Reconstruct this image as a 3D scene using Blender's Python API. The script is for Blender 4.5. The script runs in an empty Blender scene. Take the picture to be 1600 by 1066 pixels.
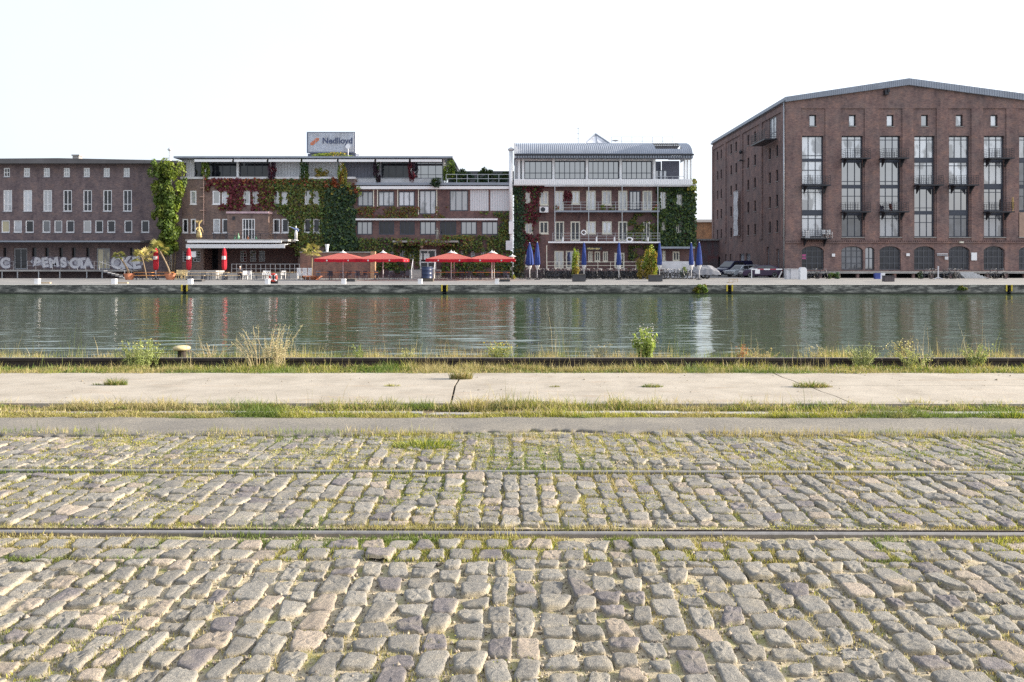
import bpy, math, random
import numpy as np
from mathutils import Vector, Matrix
random.seed(7); RNG = np.random.default_rng(7)
SC = bpy.context.scene; COL = SC.collection
H, F, CX, HY = 1.74, 1244.0, 800.0, 410.0          # eye height, focal length in photo pixels, horizon row
def X(px, d): return (px - CX) * d / F
def Z(py, d): return H - (py - HY) * d / F
def D(py): return H * F / (py - HY)                  # distance of a ground point seen on row py
PI = math.pi
def R(a): return math.radians(a)

# ------------------------------------------------------------------ mesh building
class MB:
    def __init__(s): s.v = []; s.f = []; s.m = []; s.k = 0
    def add(s, vs, fs):
        n = len(s.v); s.v += [tuple(p) for p in vs]; s.f += [tuple(i + n for i in f) for f in fs]; s.m += [s.k] * len(fs); return s
    def box(s, x0, x1, y0, y1, z0, z1):
        if x1 < x0: x0, x1 = x1, x0
        if y1 < y0: y0, y1 = y1, y0
        if z1 < z0: z0, z1 = z1, z0
        return s.add([(x0,y0,z0),(x1,y0,z0),(x1,y1,z0),(x0,y1,z0),(x0,y0,z1),(x1,y0,z1),(x1,y1,z1),(x0,y1,z1)],
                     [(0,3,2,1),(4,5,6,7),(0,1,5,4),(1,2,6,5),(2,3,7,6),(3,0,4,7)])
    def rbox(s, c, sx, sy, sz, rx=0, ry=0, rz=0):
        M = Matrix.Translation(c) @ Matrix.Rotation(rz,4,'Z') @ Matrix.Rotation(ry,4,'Y') @ Matrix.Rotation(rx,4,'X')
        vs = [M @ Vector((a*sx/2, b*sy/2, g*sz/2)) for g in (-1,1) for a,b in ((-1,-1),(1,-1),(1,1),(-1,1))]
        return s.add(vs, [(0,3,2,1),(4,5,6,7),(0,1,5,4),(1,2,6,5),(2,3,7,6),(3,0,4,7)])
    def tube(s, pts, rad, n=8, cap=True):
        pts = [Vector(p) for p in pts]
        if not isinstance(rad, (list, tuple)): rad = [rad] * len(pts)
        vs = []; fs = []; up = Vector((0,0,1))
        for i, p in enumerate(pts):
            t = (pts[min(i+1, len(pts)-1)] - pts[max(i-1, 0)])
            t = t.normalized() if t.length > 1e-9 else Vector((0,0,1))
            a = t.cross(up if abs(t.z) < .95 else Vector((1,0,0))).normalized(); b = t.cross(a)
            for k in range(n):
                q = 2*PI*k/n; vs.append(p + (a*math.cos(q) + b*math.sin(q)) * rad[i])
        for i in range(len(pts)-1):
            for k in range(n):
                k2 = (k+1) % n; fs.append((i*n+k, i*n+k2, (i+1)*n+k2, (i+1)*n+k))
        if cap: fs.append(tuple(range(n))); fs.append(tuple(reversed([(len(pts)-1)*n+k for k in range(n)])))
        return s.add(vs, fs)
    def lathe(s, prof, c=(0,0,0), n=16, flute=0, nfl=8):
        vs = []; fs = []
        for r, z in prof:
            for k in range(n):
                q = 2*PI*k/n; rr = r * (1 + flute * math.cos(nfl*q)); vs.append((c[0]+rr*math.cos(q), c[1]+rr*math.sin(q), c[2]+z))
        for i in range(len(prof)-1):
            for k in range(n):
                k2 = (k+1) % n; fs.append((i*n+k, i*n+k2, (i+1)*n+k2, (i+1)*n+k))
        fs.append(tuple(reversed(range(n)))); fs.append(tuple((len(prof)-1)*n+k for k in range(n)))
        return s.add(vs, fs)
    def torus(s, c, Rr, r, n=24, m=6, axis='y'):
        vs = []; fs = []
        for i in range(n):
            a = 2*PI*i/n
            for j in range(m):
                b = 2*PI*j/m; q = Rr + r*math.cos(b); u, v, w = q*math.cos(a), q*math.sin(a), r*math.sin(b)
                vs.append((c[0]+u, c[1]+w, c[2]+v) if axis == 'y' else (c[0]+u, c[1]+v, c[2]+w) if axis == 'z' else (c[0]+w, c[1]+u, c[2]+v))
        for i in range(n):
            for j in range(m):
                i2, j2 = (i+1) % n, (j+1) % m; fs.append((i*m+j, i2*m+j, i2*m+j2, i*m+j2))
        return s.add(vs, fs)
    def prism(s, poly, y0, y1, axis='y'):
        """polygon in (a, z) (or (a, b) for axis 'z') pushed from y0 to y1"""
        n = len(poly)
        P = (lambda a, z, y: (a, y, z)) if axis == 'y' else (lambda a, z, y: (y, a, z)) if axis == 'x' else (lambda a, z, y: (a, z, y))
        vs = [P(a, z, y0) for a, z in poly] + [P(a, z, y1) for a, z in poly]
        fs = [tuple(range(n)), tuple(reversed(range(n, 2*n)))] + [(i, i+n, (i+1) % n + n, (i+1) % n) for i in range(n)]
        return s.add(vs, fs)
    def sphere(s, c, r, n=12, m=8, sx=1, sy=1, sz=1):
        return s.ell(c, r*sx, r*sy, r*sz, n, m)
    def ell(s, c, a, b, g, n=12, m=8):
        vs = []; fs = []
        for i in range(1, m):
            t = PI*i/m
            for k in range(n):
                q = 2*PI*k/n; vs.append((c[0]+a*math.sin(t)*math.cos(q), c[1]+b*math.sin(t)*math.sin(q), c[2]+g*math.cos(t)))
        vs.append((c[0],c[1],c[2]+g)); vs.append((c[0],c[1],c[2]-g)); T = len(vs)-2
        for i in range(m-2):
            for k in range(n): k2 = (k+1) % n; fs.append((i*n+k, (i+1)*n+k, (i+1)*n+k2, i*n+k2))
        for k in range(n): k2 = (k+1) % n; fs.append((T, k, k2)); fs.append((T+1, (m-2)*n+k2, (m-2)*n+k))
        return s.add(vs, fs)
    def mesh(s, name, off=(0,0,0), smooth=False):
        me = bpy.data.meshes.new(name)
        me.from_pydata([(a-off[0], b-off[1], c-off[2]) for a,b,c in s.v], [], s.f)
        me.polygons.foreach_set('material_index', s.m)
        if smooth: me.polygons.foreach_set('use_smooth', [True]*len(s.f))
        return me

def fix_normals(me):
    import bmesh
    b = bmesh.new(); b.from_mesh(me); bmesh.ops.recalc_face_normals(b, faces=b.faces); b.to_mesh(me); b.free()

def root_of(o):
    while o.parent: o = o.parent
    return o
def setp(o, label=None, cat=None, group=None, kind=None):
    for k, v in (('label',label),('category',cat),('group',group),('kind',kind)):
        if v: o[k] = v
    return o
def thing(name, label, cat, loc=(0,0,0), rz=0, group=None):
    o = bpy.data.objects.new(name, None); COL.objects.link(o); o.location = loc; o.rotation_euler = (0,0,rz); o.empty_display_size = .2
    return setp(o, label, cat, group)
def link(name, me, mats, parent=None, loc=(0,0,0), rz=0):
    o = bpy.data.objects.new(name, me); COL.objects.link(o); o.location = loc; o.rotation_euler = (0,0,rz)
    if not me.materials:
        for m in (mats if isinstance(mats, (list, tuple)) else [mats]): me.materials.append(m)
    if parent: o.parent = parent
    return o
def part(name, mb, mats, parent, smooth=False, label=None, local=False, fix=True):
    """mesh in world coordinates (or local=True: already in the thing's own coordinates) as a child"""
    r = root_of(parent); me = mb.mesh(name, (0,0,0) if local else tuple(r.location), smooth)
    if fix: fix_normals(me)
    o = link(name, me, mats, parent)
    if label: o['label'] = label
    return o
def solo(name, mb, mats, label, cat, loc=(0,0,0), group=None, smooth=False, kind=None, local=False, rz=0):
    me = mb.mesh(name, (0,0,0) if local else loc, smooth); fix_normals(me)
    return setp(link(name, me, mats, None, loc, rz), label, cat, group, kind)
def struct(name, mb, mats, kind='structure', smooth=False):
    me = mb.mesh(name, (0,0,0), smooth); return setp(link(name, me, mats), kind=kind)
def dup(r, loc, rz=None, label=None, group=None, scale=None):
    c = r.copy(); COL.objects.link(c); c.location = loc
    if rz is not None: c.rotation_euler = (0,0,rz)
    if scale: c.scale = (scale,)*3 if not isinstance(scale, tuple) else scale
    if label: c['label'] = label
    if group: c['group'] = group
    for ch in r.children:
        k = ch.copy(); COL.objects.link(k); k.parent = c
        for g in ch.children:
            q = g.copy(); COL.objects.link(q); q.parent = k
    return c

# ------------------------------------------------------------------ numpy meshes
def np_mesh(name, V, faces, col=None, smooth=False):
    me = bpy.data.meshes.new(name)
    lt = np.concatenate([np.full(len(f), f.shape[1]) for f in faces]).astype(np.int32)
    lv = np.concatenate([f.ravel() for f in faces]).astype(np.int32)
    ls = np.concatenate([[0], np.cumsum(lt)[:-1]]).astype(np.int32)
    me.vertices.add(len(V)); me.vertices.foreach_set('co', np.ascontiguousarray(V, dtype=np.float32).ravel())
    me.loops.add(len(lv)); me.loops.foreach_set('vertex_index', lv)
    me.polygons.add(len(lt)); me.polygons.foreach_set('loop_start', ls)
    if smooth: me.polygons.foreach_set('use_smooth', np.ones(len(lt), dtype=bool))
    me.update(calc_edges=True); me.validate()
    if col is not None:
        a = me.attributes.new('col', 'FLOAT_COLOR', 'POINT')
        c4 = np.ones((len(V), 4), dtype=np.float32); c4[:, :3] = col; a.data.foreach_set('color', c4.ravel())
    return me
def _h(ix, iy, s):
    n = (ix*374761393 + iy*668265263 + s*974711) & 0x7fffffff
    n = ((n ^ (n >> 13)) * 1274126177) & 0x7fffffff
    return ((n ^ (n >> 16)) & 0xffff) / 65535.0
def vn(x, y, s=0):
    x = np.asarray(x, float); y = np.asarray(y, float)
    ix = np.floor(x).astype(np.int64); iy = np.floor(y).astype(np.int64); fx = x-ix; fy = y-iy
    fx = fx*fx*(3-2*fx); fy = fy*fy*(3-2*fy)
    a, b, c, d = _h(ix,iy,s), _h(ix+1,iy,s), _h(ix,iy+1,s), _h(ix+1,iy+1,s)
    return (a*(1-fx)+b*fx)*(1-fy) + (c*(1-fx)+d*fx)*fy
def fbm(x, y, s=0, o=4):
    t = 0; a = .5; n = 0
    for k in range(o): t = t + a*vn(x*2**k, y*2**k, s+k*17); n += a; a *= .5
    return t/n
def leaves(name, P, N, size, cols, jit=.7, droop=.35, aspect=.8):
    """many folded leaf faces: P points, N outward directions, size per leaf, cols per leaf"""
    n = len(P); N = N + RNG.normal(0, jit, (n,3)); N /= np.linalg.norm(N, axis=1)[:,None] + 1e-9
    T = RNG.normal(0, 1, (n,3)); T[:,2] -= droop*2; T -= N*(T*N).sum(1)[:,None]; T /= np.linalg.norm(T, axis=1)[:,None] + 1e-9
    B = np.cross(N, T); s = np.asarray(size)[:,None]*np.ones((n,1))
    V = np.empty((n,4,3)); V[:,0] = P - T*s*.5; V[:,2] = P + T*s*.5 - N*s*.12
    V[:,1] = P + B*s*aspect*.5 + N*s*.12; V[:,3] = P - B*s*aspect*.5 + N*s*.12
    i = np.arange(n)[:,None]*4
    f = np.concatenate([i + np.array([[0,1,2]]), i + np.array([[0,2,3]])])
    return np_mesh(name, V.reshape(-1,3), [f], np.repeat(cols, 4, axis=0))
def blades(name, P, h, w, lean, cols, bend=.5):
    """grass blades: P base points, h height, w width, lean (n,2) sideways reach at the tip"""
    n = len(P); a = RNG.uniform(0, 2*PI, n); S = np.stack([np.cos(a), np.sin(a), np.zeros(n)], 1)*(w/2)[:,None]
    L = np.concatenate([lean, np.zeros((n,1))], 1); up = np.array([[0,0,1.]])
    V = np.empty((n,5,3)); V[:,0] = P - S; V[:,1] = P + S
    M = P + up*(h*.55)[:,None] + L*.32; V[:,2] = M + S*.8; V[:,3] = M - S*.8; V[:,4] = P + up*(h)[:,None] + L
    i = np.arange(n)[:,None]*5
    c = np.repeat(cols, 5, axis=0)
    return np_mesh(name, V.reshape(-1,3), [i + np.array([[0,1,2,3]]), i + np.array([[3,2,4]])], c)
def mixc(a, b, t): t = np.asarray(t)[:,None]; return np.array(a)[None]*(1-t) + np.array(b)[None]*t

# ------------------------------------------------------------------ materials
def nodes(name):
    m = bpy.data.materials.new(name); m.use_nodes = True; nt = m.node_tree
    return m, nt, nt.nodes['Principled BSDF'], nt.nodes['Material Output']
def N_(nt, t, **k):
    n = nt.nodes.new('ShaderNode'+t)
    for a, b in k.items():
        if hasattr(n, a): setattr(n, a, b)
        else: n.inputs[a].default_value = b
    return n
def noise(nt, co, scale, detail=4, rough=.55):
    n = N_(nt, 'TexNoise'); n.inputs['Scale'].default_value = scale; n.inputs['Detail'].default_value = detail; n.inputs['Roughness'].default_value = rough
    nt.links.new(co, n.inputs['Vector']); return n
def ramp(nt, fac, stops):
    r = N_(nt, 'ValToRGB'); e = r.color_ramp.elements
    while len(e) < len(stops): e.new(.5)
    for q, (p, c) in zip(e, stops): q.position = p; q.color = (*c, 1) if len(c) == 3 else c
    nt.links.new(fac, r.inputs[0]); return r
def mixn(nt, a, b, fac, mode='MIX'):
    n = N_(nt, 'Mix', data_type='RGBA', blend_type=mode)
    for s, v in ((n.inputs[6], a), (n.inputs[7], b), (n.inputs[0], fac)):
        if isinstance(v, (int, float)): s.default_value = v
        elif isinstance(v, tuple): s.default_value = (*v, 1)
        else: nt.links.new(v, s)
    return n.outputs[2]
def bump(nt, p, h, strength, dist):
    b = N_(nt, 'Bump'); b.inputs['Strength'].default_value = strength; b.inputs['Distance'].default_value = dist
    nt.links.new(h, b.inputs['Height']); nt.links.new(b.outputs[0], p.inputs['Normal']); return b
def mat(name, c, rough=.65, metal=0, var=.18, scale=3, b=0, bscale=40, spec=.4, bdist=.01, dirt=None):
    m, nt, p, o = nodes(name); co = N_(nt, 'TexCoord').outputs['Object']
    n1 = noise(nt, co, scale, 5)
    r = ramp(nt, n1.outputs[0], [(.3, tuple(x*(1-var) for x in c)), (.7, tuple(min(x*(1+var), .95) for x in c))]); out = r.outputs[0]
    if dirt:
        n2 = noise(nt, co, scale*.35, 6, .65); r2 = ramp(nt, n2.outputs[0], [(.45,(0,0,0)),(.68,(1,1,1))]); out = mixn(nt, out, dirt, r2.outputs[0])
    nt.links.new(out, p.inputs['Base Color']); p.inputs['Roughness'].default_value = rough; p.inputs['Metallic'].default_value = metal
    p.inputs['Specular IOR Level'].default_value = spec
    if b: bump(nt, p, noise(nt, co, bscale, 5).outputs[0], b, bdist)
    return m
def brick(name, c1, c2, mortar, stain, stain_lo=.5, bw=.26, bh=.078, rough=.85):
    m, nt, p, o = nodes(name); co = N_(nt, 'TexCoord').outputs['Object']
    sp = N_(nt, 'SeparateXYZ'); nt.links.new(co, sp.inputs[0]); ad = N_(nt, 'Math', operation='ADD')
    nt.links.new(sp.outputs[0], ad.inputs[0]); nt.links.new(sp.outputs[1], ad.inputs[1])
    cb = N_(nt, 'CombineXYZ'); nt.links.new(ad.outputs[0], cb.inputs[0]); nt.links.new(sp.outputs[2], cb.inputs[1])
    t = N_(nt, 'TexBrick'); nt.links.new(cb.outputs[0], t.inputs['Vector']); t.inputs['Scale'].default_value = 1
    t.inputs['Brick Width'].default_value = bw; t.inputs['Row Height'].default_value = bh; t.inputs['Mortar Size'].default_value = .009
    t.inputs['Color1'].default_value = (*c1,1); t.inputs['Color2'].default_value = (*c2,1); t.inputs['Mortar'].default_value = (*mortar,1); t.inputs['Bias'].default_value = 0
    n1 = noise(nt, cb.outputs[0], .35, 6, .65); r1 = ramp(nt, n1.outputs[0], [(stain_lo-.12,(0,0,0)),(stain_lo+.14,(1,1,1))])
    a = mixn(nt, t.outputs[0], stain, r1.outputs[0])
    # brick by brick colour patches a course high
    mp = N_(nt, 'Mapping'); mp.inputs['Scale'].default_value = (2.6, 11, 1); nt.links.new(cb.outputs[0], mp.inputs[0])
    n2 = noise(nt, mp.outputs[0], 1.0, 3, .7); r2 = ramp(nt, n2.outputs[0], [(.3,(.62,.60,.60)),(.5,(1,1,1)),(.72,(1.35,1.22,1.15))])
    a = mixn(nt, a, r2.outputs[0], 1.0, 'MULTIPLY')
    n3 = noise(nt, cb.outputs[0], 1.3, 5, .7); r3 = ramp(nt, n3.outputs[0], [(.33,(.74,.71,.74)),(.5,(1,1,1)),(.66,(1.22,1.12,1.02))]); a = mixn(nt, a, r3.outputs[0], 1.0, 'MULTIPLY')
    mp2 = N_(nt, 'Mapping'); mp2.inputs['Scale'].default_value = (1, .22, 1); nt.links.new(cb.outputs[0], mp2.inputs[0])
    n4 = noise(nt, mp2.outputs[0], .8, 4, .6); r4 = ramp(nt, n4.outputs[0], [(.35,(.78,.78,.8)),(.55,(1.05,1.04,1.03))]); a = mixn(nt, a, r4.outputs[0], 1.0, 'MULTIPLY')
    nt.links.new(a, p.inputs['Base Color']); p.inputs['Roughness'].default_value = rough; p.inputs['Specular IOR Level'].default_value = .25
    bump(nt, p, t.outputs['Fac'], -.5, .01); return m
def glass(name, c, refl=.16, rough=.04, curtain=None):
    """window pane: what hangs behind it (c, curtain folds) under a reflecting sheet"""
    m, nt, p, o = nodes(name); co = N_(nt, 'TexCoord').outputs['Object']; nt.nodes.remove(p)
    df = N_(nt, 'BsdfDiffuse'); gl = N_(nt, 'BsdfGlossy'); gl.inputs['Roughness'].default_value = rough; mx = N_(nt, 'MixShader')
    geo = N_(nt, 'ObjectInfo')
    if curtain:
        w = N_(nt, 'TexWave', wave_type='BANDS', bands_direction='X'); w.inputs['Scale'].default_value = 3.2; w.inputs['Distortion'].default_value = 1.5; w.inputs['Detail'].default_value = 2
        nt.links.new(co, w.inputs[0]); a = mixn(nt, c, curtain, w.outputs['Fac'])
        of = N_(nt, 'VectorMath', operation='MULTIPLY_ADD'); of.inputs[1].default_value = (.9,0,.45); nt.links.new(co, of.inputs[0]); rn = N_(nt, 'CombineXYZ'); m9 = N_(nt, 'Math', operation='MULTIPLY'); m9.inputs[1].default_value = 37; nt.links.new(geo.outputs['Random'], m9.inputs[0]); nt.links.new(m9.outputs[0], rn.inputs[1]); nt.links.new(rn.outputs[0], of.inputs[2])
        rg = ramp(nt, noise(nt, of.outputs[0], 1.0, 2).outputs[0], [(.54,(0,0,0)),(.62,(.8,.8,.8))]); a = mixn(nt, a, (.05,.05,.062), rg.outputs[0])
    else:
        n = noise(nt, co, .9, 3); a = ramp(nt, n.outputs[0], [(.35, tuple(x*.6 for x in c)), (.65, tuple(x*1.5 for x in c))]).outputs[0]
    v = N_(nt, 'MapRange'); v.inputs[3].default_value = .55; v.inputs[4].default_value = 1.25; nt.links.new(geo.outputs['Random'], v.inputs[0])
    a = mixn(nt, a, v.outputs[0], 1.0, 'MULTIPLY')
    nt.links.new(a, df.inputs[0])
    fr = N_(nt, 'Fresnel'); fr.inputs[0].default_value = 1.5; ad = N_(nt, 'Math', operation='ADD'); ad.inputs[1].default_value = refl; nt.links.new(fr.outputs[0], ad.inputs[0])
    b = N_(nt, 'Bump'); b.inputs['Strength'].default_value = .06; b.inputs['Distance'].default_value = .05; nt.links.new(noise(nt, co, 1.1, 2).outputs[0], b.inputs['Height']); nt.links.new(b.outputs[0], gl.inputs['Normal'])
    nt.links.new(ad.outputs[0], mx.inputs[0]); nt.links.new(df.outputs[0], mx.inputs[1]); nt.links.new(gl.outputs[0], mx.inputs[2]); nt.links.new(mx.outputs[0], o.inputs[0]); return m
def leafmat(name, trans=.35, rough=.5, spec=.3):
    m, nt, p, o = nodes(name); at = N_(nt, 'Attribute'); at.attribute_name = 'col'
    nt.links.new(at.outputs['Color'], p.inputs['Base Color']); p.inputs['Roughness'].default_value = rough; p.inputs['Specular IOR Level'].default_value = spec
    tr = N_(nt, 'BsdfTranslucent'); hs = N_(nt, 'HueSaturation'); hs.inputs['Saturation'].default_value = 1.15; hs.inputs['Value'].default_value = 1.3
    nt.links.new(at.outputs['Color'], hs.inputs['Color']); nt.links.new(hs.outputs[0], tr.inputs[0])
    mx = N_(nt, 'MixShader'); mx.inputs[0].default_value = trans; nt.links.new(p.outputs[0], mx.inputs[1]); nt.links.new(tr.outputs[0], mx.inputs[2]); nt.links.new(mx.outputs[0], o.inputs[0]); return m
def cloth(name, c, trans=.4, var=.06):
    m, nt, p, o = nodes(name); co = N_(nt, 'TexCoord').outputs['Object']
    r = ramp(nt, noise(nt, co, 4, 3).outputs[0], [(.3, tuple(x*(1-var) for x in c)), (.7, tuple(x*(1+var) for x in c))])
    nt.links.new(r.outputs[0], p.inputs['Base Color']); p.inputs['Roughness'].default_value = .85; p.inputs['Specular IOR Level'].default_value = .2
    tr = N_(nt, 'BsdfTranslucent'); nt.links.new(r.outputs[0], tr.inputs[0]); mx = N_(nt, 'MixShader'); mx.inputs[0].default_value = trans
    nt.links.new(p.outputs[0], mx.inputs[1]); nt.links.new(tr.outputs[0], mx.inputs[2]); nt.links.new(mx.outputs[0], o.inputs[0]); return m

M = {}
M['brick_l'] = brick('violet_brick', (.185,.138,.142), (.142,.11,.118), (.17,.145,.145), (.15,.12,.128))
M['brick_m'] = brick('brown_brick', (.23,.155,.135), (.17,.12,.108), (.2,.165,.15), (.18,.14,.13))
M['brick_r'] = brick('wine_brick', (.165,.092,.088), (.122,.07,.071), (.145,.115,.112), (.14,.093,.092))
M['brick_w'] = brick('red_brick', (.265,.162,.145), (.19,.12,.115), (.22,.175,.165), (.18,.138,.135), .52)
M['brick_f'] = brick('orange_brick', (.5,.3,.17), (.42,.25,.15), (.4,.3,.2), (.42,.27,.17))
M['brick_wall'] = brick('garden_brick', (.26,.13,.1), (.2,.1,.085), (.2,.15,.13), (.2,.12,.1))
M['white'] = mat('white_paint', (.78,.78,.8), .45, var=.05)
M['white_dirty'] = mat('weathered_white_paint', (.6,.6,.63), .6, var=.1, scale=1.5, dirt=(.42,.41,.40))
M['cream'] = mat('cream_paint', (.68,.65,.55), .5, var=.05)
M['grey'] = mat('grey_paint', (.3,.31,.34), .5, var=.1)
M['dark'] = mat('dark_metal', (.035,.037,.045), .45, .3, var=.2)
M['navy'] = mat('blue_grey_frames', (.05,.058,.08), .45, var=.1)
M['black'] = mat('recess_shade_black', (.008,.008,.01), .9, var=.2)  # near-black that stands in for shade in recesses
M['zinc'] = mat('zinc_sheet', (.25,.275,.325), .45, .35, var=.12, scale=.9, b=.1, bscale=2)
M['arch'] = mat('dark_grey_door_paint', (.085,.09,.105), .5, var=.12)
M['roof_dark'] = mat('bitumen_roof', (.12,.115,.12), .85, var=.2, scale=.6)
M['concrete'] = mat('weathered_concrete', (.34,.33,.32), .9, var=.12, scale=1.2, b=.3, bscale=30, dirt=(.2,.195,.19))
M['steel'] = mat('galvanised_steel', (.4,.41,.43), .4, .7, var=.12)
M['g_dark'] = glass('window_dark', (.02,.022,.03), .015)
M['g_sky'] = glass('window_reflecting_sky', (.05,.055,.075), .33)
M['g_cur'] = glass('window_with_curtain', (.34,.355,.39), .16, curtain=(.54,.555,.60))
M['g_mid'] = glass('window_half_dark', (.075,.08,.095), .1)
M['g_curw'] = glass('window_with_white_curtain', (.58,.60,.64), .22, curtain=(.76,.78,.82))
M['g_blind'] = glass('window_with_blind', (.5,.515,.56), .12)
M['g_warm'] = glass('window_with_yellow_curtain', (.42,.36,.2), .08, curtain=(.5,.44,.27))
M['leaf'] = leafmat('leaf_green'); M['leaf_s'] = leafmat('creeper_leaf', .2)
M['bark'] = mat('bark', (.2,.15,.1), .9, var=.25, scale=6, b=.6, bscale=18, bdist=.03)
# ================================================================== NEAR QUAY
# ---- materials of the ground
def stone_mat():
    m, nt, p, o = nodes('granite_setts'); co = N_(nt, 'TexCoord').outputs['Object']; at = N_(nt, 'Attribute'); at.attribute_name = 'col'
    n1 = noise(nt, co, 70, 6, .7); r1 = ramp(nt, n1.outputs[0], [(.28,(.5,.5,.52)),(.5,(1,1,1)),(.72,(1.5,1.45,1.38))])
    a = mixn(nt, at.outputs['Color'], r1.outputs[0], 1.0, 'MULTIPLY')
    n2 = noise(nt, co, 9, 5, .6); r2 = ramp(nt, n2.outputs[0], [(.5,(0,0,0)),(.75,(.6,.6,.6))]); a = mixn(nt, a, (.30,.265,.21), r2.outputs[0])
    nt.links.new(a, p.inputs['Base Color']); p.inputs['Roughness'].default_value = .72; p.inputs['Specular IOR Level'].default_value = .35
    n3 = noise(nt, co, 130, 6, .7); b = bump(nt, p, n3.outputs[0], .9, .009)
    return m
M['stone'] = stone_mat()
def sand_mat():
    m, nt, p, o = nodes('joint_sand'); co = N_(nt, 'TexCoord').outputs['Object']
    n1 = noise(nt, co, 45, 8, .75); r1 = ramp(nt, n1.outputs[0], [(.25,(.20,.165,.11)),(.5,(.40,.345,.245)),(.75,(.55,.485,.375))])
    n2 = noise(nt, co, 5, 5, .6); r2 = ramp(nt, n2.outputs[0], [(.50,(0,0,0)),(.68,(.85,.85,.85))]); a = mixn(nt, r1.outputs[0], (.27,.265,.09), r2.outputs[0])
    nt.links.new(a, p.inputs['Base Color']); p.inputs['Roughness'].default_value = .95; p.inputs['Specular IOR Level'].default_value = .1
    bump(nt, p, noise(nt, co, 160, 6, .75).outputs[0], .8, .01); return m
M['sand'] = sand_mat()
M['soil'] = mat('soil', (.16,.13,.085), .95, var=.4, scale=9, b=.8, bscale=60, bdist=.02)
def slab_mat():
    m, nt, p, o = nodes('old_concrete'); co = N_(nt, 'TexCoord').outputs['Object']
    n1 = noise(nt, co, 1.6, 8, .7); r1 = ramp(nt, n1.outputs[0], [(.3,(.285,.255,.212)),(.5,(.36,.326,.276)),(.7,(.42,.382,.326))])
    n2 = noise(nt, co, 60, 5, .7); r2 = ramp(nt, n2.outputs[0], [(.3,(.8,.8,.8)),(.6,(1.06,1.05,1.04))]); a = mixn(nt, r1.outputs[0], r2.outputs[0], 1.0, 'MULTIPLY')
    mp = N_(nt, 'Mapping'); mp.inputs['Scale'].default_value = (.6, 3.2, 1); nt.links.new(co, mp.inputs[0])
    n3 = noise(nt, mp.outputs[0], 2.3, 7, .75); r3 = ramp(nt, n3.outputs[0], [(.55,(0,0,0)),(.74,(.75,.75,.75))]); a = mixn(nt, a, (.25,.22,.19), r3.outputs[0])
    n4 = noise(nt, mp.outputs[0], 1.1, 8, .8); r4 = ramp(nt, n4.outputs[0], [(.36,(.7,.7,.7)),(.44,(0,0,0))]); a = mixn(nt, a, (.33,.255,.185), r4.outputs[0])
    nt.links.new(a, p.inputs['Base Color']); p.inputs['Roughness'].default_value = .9; p.inputs['Specular IOR Level'].default_value = .2
    bump(nt, p, n2.outputs[0], .5, .006); return m
M['slab'] = slab_mat()
def asphalt_mat():
    m, nt, p, o = nodes('worn_asphalt'); co = N_(nt, 'TexCoord').outputs['Object']
    n1 = noise(nt, co, 32, 8, .9); r1 = ramp(nt, n1.outputs[0], [(.3,(.10,.092,.078)),(.5,(.18,.166,.143)),(.7,(.30,.278,.238))])
    n2 = noise(nt, co, 1.3, 6, .6); r2 = ramp(nt, n2.outputs[0], [(.4,(.82,.82,.84)),(.65,(1.12,1.10,1.07))]); a = mixn(nt, r1.outputs[0], r2.outputs[0], 1.0, 'MULTIPLY')
    nt.links.new(a, p.inputs['Base Color']); p.inputs['Roughness'].default_value = .9; bump(nt, p, n1.outputs[0], .8, .006); return m
M['asphalt'] = asphalt_mat()
M['rail'] = mat('worn_rail_steel', (.25,.235,.225), .5, .6, var=.2, scale=14)
M['rust'] = mat('shaded_rusty_steel', (.045,.035,.03), .8, .2, var=.35, scale=8, b=.4, bscale=60)  # rust colour darkened for the shade in crane rail web and groove

# ---- earth under everything on this side
b = MB(); b.box(-260, 260, -60, 14.62, -6, -.07); struct('ground', b, M['soil'])
SL = -.0075                                      # the rails run a hair off square to the view
NR, FR, AE = 5.13, 6.64, 7.90                     # near rail, far rail, asphalt edge
# ---- joint sand: gently uneven sheet between the stones
def sheet(name, x0, x1, y0, y1, res, fz, m, kind='structure', ycut=None):
    nx = int((x1-x0)/res)+1; ny = int((y1-y0)/res)+1
    gx, gy = np.meshgrid(np.linspace(x0,x1,nx), np.linspace(y0,y1,ny)); z = fz(gx, gy)
    V = np.stack([gx, gy, z], -1).reshape(-1,3); i = (np.arange(ny-1)[:,None]*nx + np.arange(nx-1)[None]).reshape(-1,1)
    me = np_mesh(name, V, [np.concatenate([i, i+1, i+nx+1, i+nx], 1)], smooth=True)
    return setp(link(name, me, m), kind=kind)
def groove(x, y):
    a = np.clip(1.5-np.abs(y-SL*x-NR-.053)/.026,0,1); b_ = np.clip(1.5-np.abs(y-SL*x-FR+.053)/.026,0,1); c = np.clip(1.5-np.abs(y-SL*x-NR+.032)/.011,0,1)*.5
    return -.075*np.maximum(np.maximum(a,b_),c)
def sandz(x, y): return groove(x, y) - .0165 + .010*np.clip((y-6.6)/.3,0,1) + .022*(fbm(x*3.1, y*3.1, 3)-.5) + .012*(fbm(x*30, y*30, 9, 3)-.5)
sheet('sand', -8.5, 8.5, .8, 8.3, .016, sandz, M['sand'])
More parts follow.
